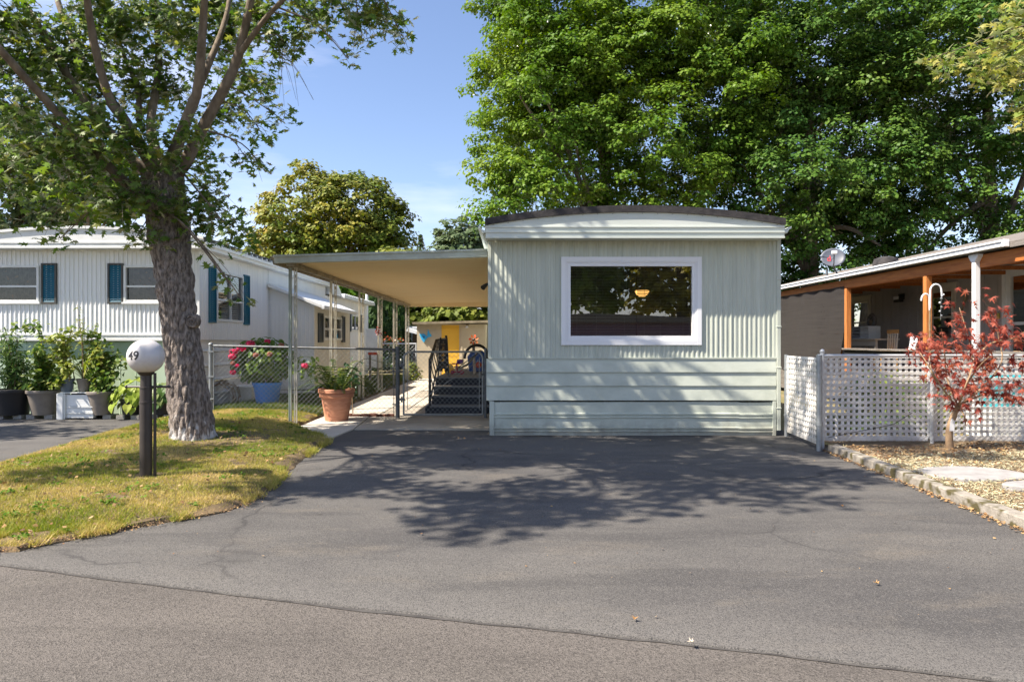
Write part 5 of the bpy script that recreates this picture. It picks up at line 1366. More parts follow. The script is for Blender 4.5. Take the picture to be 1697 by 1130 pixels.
t = thing('wreath', 'dark round wreath with a face leaning on the drawer box', 'ornament', (9.1, 17.3, 1.77))
m = MB(); m.tube([(9.12, 17.3 + .14 * math.cos(a), 1.91 + .14 * math.sin(a)) for a in [i * .3927 for i in range(17)]], .05, 8); m.build('ring', M_weather, t, smooth=True)
m = MB(); m.ball((9.12, 17.3, 1.87), .075, 10, 6); m.build('knob', M_drywood, t, smooth=True)
def chair(lab, y, mm):
    t = thing('wooden_chair', lab, 'chair', (8.7, y, .7), 'wooden chairs on the porch')
    m = MB(); m.box(8.5, y - .22, 1.13, 8.92, y + .22, 1.17); m.build('seat', mm, t, bevel=.01)
    m = MB(); m.bar((8.9, y - .24, 1.62), (8.9, y + .24, 1.62), .03, .09); m.build('top_rail', mm, t, bevel=.01)
    for k in range(5):
        m = MB(); m.bar((8.88, y - .18 + k * .09, 1.17), (8.90, y - .20 + k * .10, 1.59), .024); m.build('spindle', M_trimbeige, t)
    for a in (8.54, 8.88):
        for b_ in (-.18, .18):
            m = MB(); m.bar((a, y + b_, .70), (a, y + b_, 1.129), .04); m.build('leg', mm, t)
chair('honey-coloured spindle-back chair at the near end of the porch table', 15.95, mk('honey_wood', (0.42, 0.24, 0.09), rough=.5))
chair('orange-brown spindle-back chair at the far end of the porch table beside the cedar post', 18.6, mk('orange_wood', (0.45, 0.18, 0.05), rough=.5))
t = thing('broom', 'wooden broom leaning on the gray wall beside the window', 'broom', (9.9, 15.3, .7))
m = MB(); m.tube([(9.75, 15.3, .9), (10.02, 15.12, 2.25)], .016, 6); m.build('handle', M_drywood, t)
m = MB(); m.tube([(10.0, 15.13, 2.15), (10.04, 15.1, 2.42)], [.02, .05], 8); m.build('bristles', M_brownedge, t)
t = thing('garden_angel', 'small white winged figurine standing on the porch rail', 'figurine', (PX, 13.3, 1.235))
m = MB(); m.lathe(PX, 13.3, [(.07, 1.236), (.06, 1.28), (.045, 1.36), (.03, 1.41), (.015, 1.42)], 12); m.ball((PX, 13.3, 1.455), .04, 10, 6); m.build('figure', M_vinyl, t, smooth=True)
for s_ in (-1, 1):
    m = MB(); m.prism([(13.3 + s_ * .02, 1.38), (13.3 + s_ * .10, 1.47), (13.3 + s_ * .12, 1.38), (13.3 + s_ * .06, 1.30)], 'x', PX + .02, PX + .035); m.build('wing', M_vinyl, t)
t = thing('shepherd_hook', 'white double shepherd hook standing behind the lattice fence before the cedar post', 'garden hook', (5.92, 9.6, 0))
hxx = W(1541, 9.6)
m = MB(); m.tube([(hxx, 9.6, 0), (hxx, 9.6, 1.86)], .013, 8)
m.tube([(hxx + .012 * math.cos(a * 1.3), 9.6 + .012 * math.sin(a * 1.3), 1.05 + a * .05) for a in range(14)], .007, 5)
m.build('pole', M_drywood, t)
zt = H(471, 9.6)
m = MB(); m.tube([(hxx, 9.6, 1.84), (hxx + .005, 9.6, zt - .12)] + [(hxx + .085 - .08 * math.cos(a), 9.6, zt - .10 + .10 * math.sin(a)) for a in [i * .39 for i in range(8)]] + [(hxx + .17, 9.6, zt - .17), (hxx + .2, 9.6, zt - .14)], .012, 8); m.build('tall_hook', M_vinyl, t, smooth=True)
zt2 = H(487, 9.6)
m = MB(); m.tube([(hxx, 9.6, 1.80), (hxx - .005, 9.6, zt2 - .12)] + [(hxx - .06 + .055 * math.cos(a), 9.6, zt2 - .07 + .07 * math.sin(a)) for a in [i * .39 for i in range(8)]] + [(hxx - .125, 9.6, zt2 - .10), (hxx - .13, 9.6, zt2 - .07)], .012, 8); m.build('short_hook', M_vinyl, t, smooth=True)
t = thing('wind_chime', 'thin wind chime hanging from the taller shepherd hook', 'wind chime', (hxx + .15, 9.6, zt - .2))
m = MB(); m.tube([(hxx + .16, 9.6, zt - .17), (hxx + .15, 9.6, zt - .5)], .003, 4); m.build('string', M_galv, t)
for k in range(5):
    m = MB(); m.ball((hxx + .152 + .012 * (-1) ** k, 9.6, zt - .2 - k * .06), .017 - .001 * k, 8, 5); m.build('bead', M_galvl if k % 2 else M_galv, t)
di = thing('satellite_dish', 'gray oval satellite dish on the gray home roof', 'satellite dish', (W(1381, 18), 18, 3.4))
dc = P(1380, 428, 18)
dn = Vector((-.35, -1, .35)).normalized(); da = dn.cross(Vector((0, 0, 1))).normalized(); db = da.cross(dn)
M_dish = mk('dish_gray', (0.10, 0.112, 0.14), rough=.45)
m = MB(); rows = []
for i in range(7):
    r_ = i / 6
    rows.append([tuple(dc + da * (.30 * r_ * math.cos(a)) + db * (.26 * r_ * math.sin(a)) + dn * (.06 * r_ * r_)) for a in [j * .2618 for j in range(25)]])
m.grid(rows); o = m.build('reflector', M_dish, di, smooth=True); sd = o.modifiers.new('solid', 'SOLIDIFY'); sd.thickness = .012
m = MB(); f_ = dc + dn * .38 - db * .02; m.tube([dc - db * .26 + dn * .03, dc - db * .24 + dn * .2, f_], .014, 6); m.build('arm', M_galvd, di)
m = MB(); m.bar(f_ - dn * .05, f_ + dn * .05, .13, .08); m.build('receiver', M_vinyl, di, bevel=.01)
m = MB(); m.tube([dc - dn * .03, dc - dn * .10 - db * .1, Vector((W(1392, 18), 18.1, 3.12))], .02, 8); m.tube([Vector((W(1373, 18), 18.1, 3.05)), Vector((W(1373, 18), 18.1, 3.3))], .03, 8); m.build('mast', M_galvd, di)
cu = bpy.data.curves.new('lettering', 'FONT'); cu.body = 'd'; cu.size = .22; cu.align_x = 'CENTER'; cu.align_y = 'CENTER'
to = bpy.data.objects.new('lettering', cu); COL.objects.link(to); bpy.context.view_layer.update()
me = bpy.data.meshes.new_from_object(to); bpy.data.objects.remove(to)
cc = dc - da * .0 + dn * .03
rt = Vector((1, 0, 0)); rt = (rt - dn * rt.dot(dn)).normalized(); upv = dn.cross(rt)
for v in me.vertices: v.co = (cc + rt * (v.co.x - .10) + upv * (v.co.y - .02)) - LOC[di.name] + dn * .012
me.materials.append(mk('red_print', (0.6, 0.04, 0.05), rough=.5)); link_mesh('lettering', me, di)
# ------------------------------------------------------------------ vegetation
M_bark = mk('furrowed_bark', (0.10, 0.080, 0.066), (0.33, 0.28, 0.245), 15, detail=10, rough=0.95, bump=1.0, bscale=45, stretch=(2.2, 2.2, 0.8), lo=.38, hi=.62)
def trunkbark():
    m = M_bark.copy(); m.name = 'painted_trunk_bark'
    t = m.node_tree; b = t.nodes['Principled BSDF']
    src = b.inputs['Base Color'].links[0].from_socket
    tc = t.nodes.new('ShaderNodeTexCoord'); sp = t.nodes.new('ShaderNodeSeparateXYZ'); t.links.new(tc.outputs['Object'], sp.inputs[0])
    n = t.nodes.new('ShaderNodeTexNoise'); n.inputs['Scale'].default_value = 9; n.inputs['Detail'].default_value = 8
    mp = t.nodes.new('ShaderNodeMapping'); mp.inputs['Scale'].default_value = (2.2, 2.2, .6); t.links.new(tc.outputs['Object'], mp.inputs['Vector']); t.links.new(mp.outputs['Vector'], n.inputs['Vector'])
    ma = t.nodes.new('ShaderNodeMath'); ma.operation = 'MULTIPLY_ADD'; ma.inputs[1].default_value = 1.9; t.links.new(n.outputs['Fac'], ma.inputs[0])
    m2 = t.nodes.new('ShaderNodeMath'); m2.operation = 'MULTIPLY'; m2.inputs[1].default_value = -1.7; t.links.new(sp.outputs[2], m2.inputs[0]); t.links.new(m2.outputs[0], ma.inputs[2])
    r = t.nodes.new('ShaderNodeValToRGB'); r.color_ramp.elements[0].position = .50; r.color_ramp.elements[1].position = .68; t.links.new(ma.outputs[0], r.inputs['Fac'])
    x = t.nodes.new('ShaderNodeMixRGB'); x.inputs['Color2'].default_value = (.56, .54, .52, 1); t.links.new(r.outputs['Color'], x.inputs['Fac']); t.links.new(src, x.inputs['Color1'])
    t.links.new(x.outputs['Color'], b.inputs['Base Color'])
    return m
M_barkp = trunkbark()
M_barks = mk('smooth_gray_bark', (0.115, 0.088, 0.064), (0.225, 0.18, 0.138), 7, detail=7, rough=0.9, bump=0.5, bscale=18, stretch=(1.5, 1.5, .6))
def spline(pts, n):
    pts = [Vector(p) for p in pts]
    P_ = [pts[0] * 2 - pts[1]] + pts + [pts[-1] * 2 - pts[-2]]
    out = []
    k = len(pts) - 1
    for i in range(n + 1):
        s = k * i / n; a = min(int(s), k - 1); t = s - a
        p0, p1, p2, p3 = P_[a:a + 4]
        out.append(0.5 * ((2 * p1) + (p2 - p0) * t + (2 * p0 - 5 * p1 + 4 * p2 - p3) * t * t + (3 * p1 - p0 - 3 * p2 + p3) * t ** 3))
    return out
def lerp_list(r, n):
    return [float(np.interp(i / n, [k / (len(r) - 1) for k in range(len(r))], r)) for i in range(n + 1)]
def bark_tube(mb, pts, rad, nseg, nlen, amp, seed=0.0):
    p = spline(pts, nlen); rr = lerp_list(rad, nlen)
    vs = []; fs = []
    for i, c in enumerate(p):
        d = (p[min(i + 1, nlen)] - p[max(i - 1, 0)]).normalized()
        a = d.cross(Vector((0, 1, 0.02))).normalized(); b = d.cross(a)
        for j in range(nseg):
            t = 2 * math.pi * j / nseg
            o = a * math.cos(t) + b * math.sin(t)
            q = c + o * rr[i]
            rg = abs(mnoise.noise((q.x * 15, q.y * 15, q.z * 4.6 + seed))) * 3.2 - .7
            f2 = mnoise.noise((q.x * 44, q.y * 44, q.z * 17 + seed)) * 1.3
            big = mnoise.noise((q.x * 3, q.y * 3, q.z * 1.6 + seed))
            vs.append(c + o * (rr[i] * (1 + .05 * big) + amp * (rg * .8 + f2 * .35)))
    for i in range(nlen):
        for j in range(nseg):
            j2 = (j + 1) % nseg
            fs.append((i*nseg+j, i*nseg+j2, (i+1)*nseg+j2, (i+1)*nseg+j))
    mb.add(vs, fs)

# ---- the silver maple in the lawn
M_mapleleaf = leafmat('silver_maple_leaf', [(0.07, 0.135, 0.026), (0.11, 0.19, 0.034), (0.18, 0.25, 0.045), (0.14, 0.22, 0.07), (0.30, 0.30, 0.06)], 0.52, 0.4)
mp_t = thing('silver_maple', 'big silver maple with a leaning furrowed trunk, whitish at the foot, growing from the lawn', 'tree', (-4.15, 9.0, 0))
TY = 9.0
m = MB()
tb = [P(325, 752, TY), P(322, 730, TY), P(313, 660, TY), P(301, 560, TY), P(291, 480, TY), P(281, 400, TY), P(273, 335, TY), P(268, 292, TY)]
bark_tube(m, tb, [.35, .276, .250, .232, .216, .224, .245, .255, .25], 110, 230, .021)
m.build('trunk', M_barkp, mp_t, smooth=False)
m = MB()
kc = P(318, 532, TY - .16)      # a healed knot
m.lathe(0, 0, [(.008, -.012), (.022, .012), (.04, .016), (.052, -.002), (.066, .012), (.085, .004), (.10, -.05)], 18)
m.v = [tuple(kc + Vector((v[0], -v[2], v[1])) + Vector((.02 * mnoise.noise((v[0] * 22, v[1] * 22, 1)), .012 * mnoise.noise((v[0] * 40, v[1] * 40, 5)), .022 * mnoise.noise((v[0] * 22, v[1] * 22, 8))))) for v in m.v]
m.build('knot', M_bark, mp_t, smooth=True)
limbs = [
    ([(250, 330, 9.0), (229, 322, 8.9), (150, 245, 8.5), (81, 172, 8.1), (21, 106, 7.7), (-60, 10, 7.2), (-150, -110, 6.8)], .105),
    ([(255, 300, 9.0), (212, 255, 9.1), (131, 157, 9.2), (85, 76, 9.3), (42, 8, 9.4), (-20, -110, 9.6)], .115),
    ([(260, 290, 9.1), (225, 225, 9.4), (187, 170, 9.7), (140, 106, 10.0), (102, 21, 10.3), (70, -90, 10.6)], .115),
    ([(262, 290, 8.9), (205, 200, 8.7), (182, 165, 8.6), (159, 85, 8.4), (144, 0, 8.2), (120, -160, 7.6)], .11),
    ([(268, 285, 9.2), (250, 212, 9.5), (258, 150, 9.8), (263, 100, 10.0), (259, 0, 10.3), (262, -170, 10.8)], .105),
    ([(275, 285, 8.9), (290, 250, 8.8), (318, 175, 8.7), (327, 150, 8.65), (334, 76, 8.5), (339, 0, 8.4), (345, -150, 8.0)], .125),
    ([(283, 290, 9.05), (305, 272, 9.0), (345, 195, 8.9), (375, 140, 8.8), (395, 92, 8.8), (416, 0, 8.7), (440, -130, 8.6)], .135),
    ([(330, 140, 8.7), (352, 92, 8.9), (368, 50, 9.1), (380, 0, 9.3), (392, -120, 9.7)], .075),
    ([(230, 200, 9.6), (228, 150, 9.8), (205, 90, 10.1), (180, 5, 10.4), (168, -80, 10.6)], .06),
    ([(252, 338, 9.0), (226, 326, 8.95), (180, 287, 8.9), (130, 235, 8.9), (80, 200, 8.9)], .06),
    ([(395, 92, 8.8), (450, 20, 8.5), (520, -40, 8.2), (600, -60, 7.9)], .055),
    ([(345, -150, 8.0), (400, -300, 7.0), (470, -420, 6.0)], .07),
    ([(262, -170, 10.8), (300, -330, 11.2), (350, -450, 11.6)], .07),
    ([(120, -160, 7.6), (90, -300, 6.4), (60, -420, 5.4)], .07),
    ([(440, -130, 8.6), (520, -230, 8.4), (640, -300, 8.0)], .07),
]
limb_pts = []
for pts, r0 in limbs:
    pw = [P(*q) for q in pts]
    m = MB(); n = 34
    r0 *= .54; bark_tube(m, pw, [r0 * 1.35, r0, r0 * .85, r0 * .7, r0 * .5], 22, n, r0 * .07, r0 * 77)
    m.build('limb', M_barks, mp_t, smooth=True)
    limb_pts += [(q, r0 * .6) for q in spline(pw, 24)]
# (px, py, distance, radius in metres, share of leaves)
blobs = [(20, 40, 9, .95, 1), (30, 190, 8.6, .95, 1), (20, 300, 9.2, .75, 1), (70, 375, 9.4, .35, .6), (110, 110, 9.6, .8, 1), (200, 50, 9.9, .8, 1), (120, 260, 8.3, .75, 1), (215, 235, 8.5, .6, 1),
         (170, 210, 8.4, .55, 1), (185, 330, 8.4, .48, 1), (120, 340, 9.2, .45, 1), (60, 260, 8.6, .6, 1), (300, 50, 9.9, .8, 1), (290, 150, 10, .6, .9), (335, 240, 9.6, .42, .9), (385, 60, 9.7, .7, 1),
         (410, 130, 9.4, .45, .9), (365, 190, 9.4, .45, .9), (350, 335, 8.8, .40, .9), (385, 375, 8.6, .30, .8), (400, 405, 8.5, .22, .7), (325, 370, 8.8, .28, .8), (340, 300, 9.2, .3, .7), (450, 30, 9, .55, 1),
         (510, 20, 8.8, .42, .9), (570, 15, 8.7, .42, 1), (625, 35, 8.6, .36, 1), (668, 62, 8.5, .24, .7), (600, 65, 8.6, .24, .7), (577, 98, 8.6, .12, .5), (430, 215, 9.2, .26, .8), (470, 200, 9.0, .18, .6),
         (445, 150, 9.1, .24, .6), (470, 75, 9.0, .3, .8), (500, 60, 8.9, .2, .7), (225, 395, 8.6, .20, .7), (205, 365, 8.6, .25, .8), (270, 395, 8.66, .16, .5), (262, 345, 8.55, .22, .6), (410, 265, 9.2, .20, .6), (440, 285, 9.1, .14, .5),
         (380, 470, 8.6, .13, .4), (400, 495, 8.6, .08, .3), (100, 395, 9.3, .12, .5), (235, 140, 9.8, .6, .9), (160, 20, 10, .7, 1), (250, 20, 10.2, .7, 1), (350, 10, 9.8, .7, 1), (60, 120, 9.0, .8, 1), (155, 165, 9.6, .45, .9),
         (275, 262, 8.5, .24, .9), (238, 325, 8.5, .26, .9), (305, 335, 8.55, .2, .7), (318, 225, 8.5, .25, .7), (-80, 120, 9, 1.0, .8), (-90, 300, 9, .8, .6)]
lp_, ln_ = [], []
tw = MB()
def add_branch(c, r, nt):
    best = min(limb_pts, key=lambda q: (q[0] - c).length + (0.4 if q[0].z > c.z + .6 else 0))
    a = best[0]; mid = a.lerp(c, .5) + Vector((rng.normal(0, .08), rng.normal(0, .08), .12 * (c - a).length))
    br = MB(); sp_ = spline([a, mid, c], 8); r0 = min(.017, .007 + .006 * (c - a).length)
    br.tube(sp_, lerp_list([r0, r0 * .4], 8), 6, caps=False)
    tips = []
    for k in range(nt):
        d = Vector((rng.normal(), rng.normal(), rng.normal() * .8)).normalized() * r * (.5 + .5 * rng.random())
        st_ = sp_[rng.integers(5, 9)]
        e = c + d; md = st_.lerp(e, .5) + Vector((0, 0, .05))
        e = e + Vector((0, 0, -.10 * r))
        ps = spline([st_, md, e], 5); br.tube(ps, lerp_list([.006, .002], 5), 4, caps=False)
        tips += ps[1:]
    br.build('branch', M_barks, mp_t, smooth=True)
    return tips
for px, py, Y, r, dens in blobs:
    c = P(px, py, Y); nt = max(3, int(26 * r)); dens = dens * (.68 if px < 260 and py > 170 else 1)
    tips = add_branch(c, r, nt)
    nl = int(860 * r * r * dens + 75 * r * dens + 6)
    for k in range(nl):
        if rng.random() < .72:
            t_ = tips[rng.integers(0, len(tips))]; q = t_ + Vector(rng.normal(0, .075, 3)) + Vector((0, 0, -.03))
        else:
            d = Vector(rng.normal(0, 1, 3)).normalized() * r * rng.random() ** .5; q = c + d
        lp_.append(q); ln_.append(Vector((rng.normal(0, .6), rng.normal(0, .6) - .25, .55 + .4 * rng.random())))
lp_ = np.array([q[:] for q in lp_]); ln_ = np.array([q[:] for q in ln_])
# high crown above the picture, which shades the driveway and the home
hc = []
for (cx, cy, cz, rx_, ry_, rz_, nn) in [(-4.7, 6.3, 8.0, 3.0, 1.5, 1.3, 37), (-4.6, 9.0, 8.8, 2.6, 1.2, 1.6, 7), (-4.9, 6.3, 8.0, 2.2, 1.5, 1.6, 18), (-2.4, 7.6, 7.9, 1.5, 1.5, 1.1, 12), (-3.9, 9.9, 9.4, 2.4, 1.4, 1.6, 5), (-3.3, 5.6, 7.1, 1.2, .9, .9, 7), (-5.6, 5.0, 6.6, 1.3, .7, .8, 7),
                                        (-1.6, 6.2, 8.3, 1.0, 1.0, .7, 6), (-6.6, 8.0, 7.4, 1.3, 1.6, 1.5, 14), (-5.4, 7.6, 6.6, 1.4, 1.2, .7, 8), (-6.0, 3.6, 7.4, .8, .7, .5, 5), (-4.9, 3.7, 7.5, .8, .6, .5, 5), (-3.7, 4.3, 7.6, .8, .6, .5, 4), (-2.5, 5.0, 7.7, .9, .6, .5, 5), (-6.6, 4.8, 6.2, .7, .6, .5, 4), (-7.8, 6.3, 5.2, .7, .6, .4, 4), (-8.6, 5.4, 5.6, .7, .5, .4, 3)]:
    for k in range(nn):
        d = rng.normal(0, 1, 3); d /= np.linalg.norm(d); d *= rng.random() ** .4
        hc.append(((cx + d[0] * rx_, cy + d[1] * ry_, cz + d[2] * rz_), .36 + .25 * rng.random()))
hp, hn = [], []
for c, r in hc:
    c = Vector(c)
    tips = add_branch(c, r, 6)
    for k in range(int(330 * r * r + 40)):
        d = rng.normal(0, 1, 3); d /= np.linalg.norm(d)
        q = np.array(c[:]) + d * np.array([1, 1, .6]) * r * rng.random() ** .45
        hp.append(q); hn.append((rng.normal(0, .5), rng.normal(0, .5), .8))
hp = np.array(hp); hn = np.array(hn)
size = .085 + .065 * rng.random(len(lp_))
# the 300 largest in view are single leaves
dist = np.linalg.norm(lp_ - np.array([0, 0, CH]), axis=1)
sx_ = 848.5 + lp_[:, 0] / lp_[:, 1] * FX; sy_ = 565 - (lp_[:, 2] - CH) / lp_[:, 1] * FX
vis = (sx_ > 0) & (sx_ < 1697) & (sy_ > 0)
score = np.where(vis, size / dist, 0); top = np.argsort(-score)[:300]
rest = np.ones(len(lp_), bool); rest[top] = False
tm, tfc = LEAF_SILVER
mb_ = MB(); mb_.add(tm, tfc); leaf_me = mb_.mesh('leaf', M_mapleleaf, fix=False)
def leaf_objs(me, parent, pos, nrm, roll, scale, name='leaf'):
    x, y, n = basis(nrm, roll); off = LOC[parent.name]
    for i in range(len(pos)):
        o = link_mesh(name, me, parent)
        R_ = Matrix(((x[i][0], y[i][0], n[i][0], pos[i][0] - off.x), (x[i][1], y[i][1], n[i][1], pos[i][1] - off.y), (x[i][2], y[i][2], n[i][2], pos[i][2] - off.z), (0, 0, 0, 1)))
        o.matrix_local = R_ @ Matrix.Diagonal((scale[i], scale[i], scale[i], 1))
roll = rng.random(len(lp_)) * 6.283
leaf_objs(leaf_me, mp_t, lp_[top], ln_[top], roll[top], size[top])
o = scatter('foliage', *LEAF_SILVER, lp_[rest], ln_[rest], roll[rest], size[rest], M_mapleleaf, mp_t); o['kind'] = 'stuff'
o = scatter('foliage', *LEAF_SILVER_LOW, hp, hn, rng.random(len(hp)) * 6.283, .10 + .07 * rng.random(len(hp)), M_mapleleaf, mp_t); o['kind'] = 'stuff'
# bare hanging twigs on the right side of the crown
m = MB()
for k in range(9):
    a = P(440 + rng.normal(0, 14), 60 + rng.normal(0, 15), 9.0); e = P(450 + k * 8 + rng.normal(0, 6), 120 + 80 * rng.random(), 9.0)
    m.tube(spline([a, a.lerp(e, .5) + Vector((.08, 0, .06)), e], 8), lerp_list([.006, .002], 8), 4, caps=False)
m.build('twig', M_barks, mp_t)

# ---- trees behind
def clumps(ells, n, seed, shell=.75, puff=0.0):
    r_ = np.random.default_rng(seed); out = []
    vol = np.array([e[3] * e[4] + e[4] * e[5] + e[3] * e[5] for e in ells]); vol = vol / vol.sum()
    for e, v in zip(ells, vol):
        k = int(n * v)
        d = r_.normal(0, 1, (k, 3)); d /= np.linalg.norm(d, axis=1, keepdims=True)
        f = np.where(r_.random(k) < shell, .84 + .18 * r_.random(k), r_.random(k) ** .5 * .85)
        lump = np.array([1 + .14 * mnoise.noise((a[0] * 2.2 + seed, a[1] * 2.2, a[2] * 2.2)) + .06 * mnoise.noise((a[0] * 5 + seed, a[1] * 5, a[2] * 5)) for a in d])
        pos = np.array(e[:3]) + d * f[:, None] * lump[:, None] * np.array(e[3:6])
        if puff:                       # gather the outer clumps on the upper sides of bough-sized puffs
            m_ = max(8, int(e[3] * e[5] * 1.5)); pd = r_.normal(0, 1, (m_, 3)); pd /= np.linalg.norm(pd, axis=1, keepdims=True)
            pc = np.array(e[:3]) + pd * np.array(e[3:6]) * (.78 + .22 * r_.random((m_, 1))); pr = puff * (.6 + .7 * r_.random(m_))
            q = r_.random(k) < .70; w = r_.integers(0, m_, k)
            u = r_.normal(0, 1, (k, 3)) + pd[w] * .5 + np.array([0, 0, .75]); u /= np.linalg.norm(u, axis=1, keepdims=True)
            pp = pc[w] + u * pr[w][:, None] * np.array([1.15, 1.15, .75]) * (.75 + .3 * r_.random((k, 1)))
            pos = np.where(q[:, None], pp, pos * 1.0); d = np.where(q[:, None], u, d)
        out.append(np.concatenate([pos, d], 1))
    return np.concatenate(out)
def bg_tree(name, label, cat, group, x, y, h, tr, ells, ncl, per, lsize, mat, bark, seed, crad=(.45, .85), flat=.6, tmpl=LEAF_KITE, shell=.75, limbs=6, front_only=None, puff=0.0):
    r_ = np.random.default_rng(seed)
    t = thing(name, label, cat, (x, y, 0), group)
    m = MB(); top = Vector((x + r_.normal(0, .2), y, h * .8))
    bark_tube(m, [(x, y, -.1), (x + r_.normal(0, .1), y, h * .3), top], [tr * 1.2, tr * .85, tr * .35], 14, 30, tr * .05, seed)
    m.build('trunk', bark, t, smooth=True)
    for k in range(limbs):
        e = ells[k % len(ells)]; a = r_.random() * 6.283
        tip = Vector((e[0] + math.cos(a) * e[3] * .75, e[1] + math.sin(a) * e[4] * .75, e[2] + r_.normal(0, .3) * e[5]))
        z0 = h * (.22 + .4 * r_.random()); st_ = Vector((x, y, z0))
        m = MB(); sp_ = spline([st_, st_.lerp(tip, .5) + Vector((0, 0, .5)), tip], 12); m.tube(sp_, lerp_list([tr * .4, tr * .1], 12), 6, caps=False); m.build('limb', bark, t, smooth=True)
    C = clumps(ells, ncl, seed, shell, puff)
    if front_only is not None: C = C[front_only(C)]
    n = len(C); rad = crad[0] + (crad[1] - crad[0]) * r_.random(n)
    d = r_.normal(0, 1, (n * per, 3)); d[:, 2] = np.abs(d[:, 2]) * 1.0 - .25; d /= np.linalg.norm(d, axis=1, keepdims=True)
    cc_ = np.repeat(C, per, 0); rr = np.repeat(rad, per)
    p = cc_[:, :3] + d * np.array([1, 1, flat]) * (rr * (.55 + .5 * r_.random(n * per)))[:, None]
    nr = d * .7 + cc_[:, 3:6] * .35 + np.array([0, 0, .55]) + r_.normal(0, .33, (n * per, 3))
    o = scatter('crown', *tmpl, p, nr, r_.random(n * per) * 6.283, lsize * (.7 + .6 * r_.random(n * per)), mat, t); o['kind'] = 'stuff'
    return t
M_big = leafmat('norway_maple_leaf', [(0.06, 0.145, 0.016), (0.10, 0.19, 0.02), (0.16, 0.25, 0.026), (0.24, 0.31, 0.034)], 0.34, 0.4, .3, .3)
M_big2 = leafmat('deep_green_maple_leaf', [(0.042, 0.115, 0.024), (0.07, 0.15, 0.028), (0.11, 0.195, 0.032), (0.175, 0.25, 0.036)], 0.32, 0.4, .3, .3)
M_yel = leafmat('yellowing_leaf', [(0.09, 0.165, 0.022), (0.15, 0.20, 0.028), (0.25, 0.25, 0.034), (0.38, 0.29, 0.045)], 0.3, 0.45, .4)
M_bush = leafmat('bright_bush_leaf', [(0.10, 0.15, 0.025), (0.17, 0.21, 0.035), (0.27, 0.28, 0.05)], 0.35, 0.45, .5)
M_cone = leafmat('evergreen_spray', [(0.022, 0.055, 0.018), (0.04, 0.08, 0.022), (0.065, 0.105, 0.028)], 0.2, 0.5, .8)
M_far = leafmat('far_leaf', [(0.07, 0.12, 0.055), (0.11, 0.16, 0.07), (0.15, 0.19, 0.08)], 0.3, 0.5, .5)
fr = None
GB = None
bg_tree('maple_tree', 'tall broad green maple behind the sage home, its left edge against the sky', 'tree', 'big maples behind the homes', 4.2, 31, 16, .42,
        [(1.6, 30.0, 10.3, 3.6, 4, 5.2), (4.6, 30.0, 9.0, 5.0, 4.6, 6.4), (3.6, 30.5, 14.6, 4.1, 4, 4.6), (7.6, 30.0, 12.5, 4.4, 4, 5.6), (.7, 29.6, 13.4, 2.2, 2.4, 3.0)], 2700, 82, .14, M_big, M_barks, 3, (.28, .75), .72, shell=.62, puff=1.25, front_only=fr)
bg_tree('maple_tree', 'dark dense maple behind the gap between the sage home and the gray porch roof', 'tree', 'big maples behind the homes', 13, 29.5, 16, .42,
        [(12.2, 29.5, 9.0, 4.6, 4, 7.2), (11.6, 29.5, 14.8, 4.2, 4, 4.2), (15.4, 29.0, 11.6, 4.4, 4, 6.0), (12.6, 29.6, 4.2, 4.6, 3, 2.9)], 2200, 82, .14, M_big2, M_barks, 5, (.28, .75), .72, shell=.62, puff=1.25, front_only=fr)
bg_tree('maple_tree', 'dark green maple with pale lit tufts above the gray porch roof at the right', 'tree', 'big maples behind the homes', 20.5, 29, 16, .42,
        [(19.4, 28.5, 9.6, 4.6, 4, 6.6), (22, 29.5, 14.2, 4.8, 4, 5.0), (19, 30, 4.4, 4.2, 3, 2.9)], 1700, 82, .14, M_big2, M_barks, 8, (.28, .75), .72, shell=.62, puff=1.25, front_only=fr)
bg_tree('yellowing_maple', 'round yellow-green maple rising behind the white home and the carport', 'tree', None, W(548, 42), 42, 9, .3,
        [(W(510, 42), 42, H(385, 42), 3.2, 3, 3.9), (W(585, 42), 42, H(375, 42), 3.0, 3, 3.2), (W(640, 42), 42, H(390, 42), 1.7, 2, 2.4), (W(470, 42), 42, H(430, 42), 2.0, 2, 2.4)], 700, 60, .21, M_yel, M_barks, 12, (.35, .75), .8, shell=.72, limbs=14)
bg_tree('leafy_tree', 'leafy green tree beyond the white home, filling the sky left of the silver maple', 'tree', None, W(30, 34), 34, 10, .3,
        [(W(20, 34), 34, H(300, 34), 3.8, 3, 3.4), (W(110, 34), 34, H(330, 34), 2.0, 2, 2.0)], 420, 30, .30, M_far, M_barks, 14)
bg_tree('slim_tree', 'slim tree with a thin bare gray trunk just above the white roof', 'tree', None, W(150, 30), 30, 8, .16,
        [(W(160, 30), 30, H(300, 30), 1.8, 1.6, 1.6), (W(195, 30), 30, H(330, 30), 1.2, 1.2, 1.0)], 130, 28, .28, M_big, M_barks, 15)
bg_tree('distant_tree', 'pale hazy green distant tree showing over the carport roof beside the sage home', 'tree', None, W(757, 75), 75, 10, .3,
        [(W(757, 75), 75, H(392, 75), 2.6, 2.4, 1.9), (W(775, 75), 75, H(405, 75), 2.0, 2.4, 1.9), (W(757, 75), 75, H(440, 75), 4.0, 3.0, 3.4)], 260, 26, .42, M_far, M_barks, 16)
bg_tree('backdrop_tree', 'sunny yellow-green tree behind the tan shed, left half', 'tree', 'trees behind the shed', W(720, 36), 38, 6.5, .25, [(W(710, 38), 38, 3.2, 2.6, 2.0, 2.6), (W(660, 38), 38, 3.6, 2.4, 2, 2.8)], 330, 30, .28, M_bush, M_barks, 17)
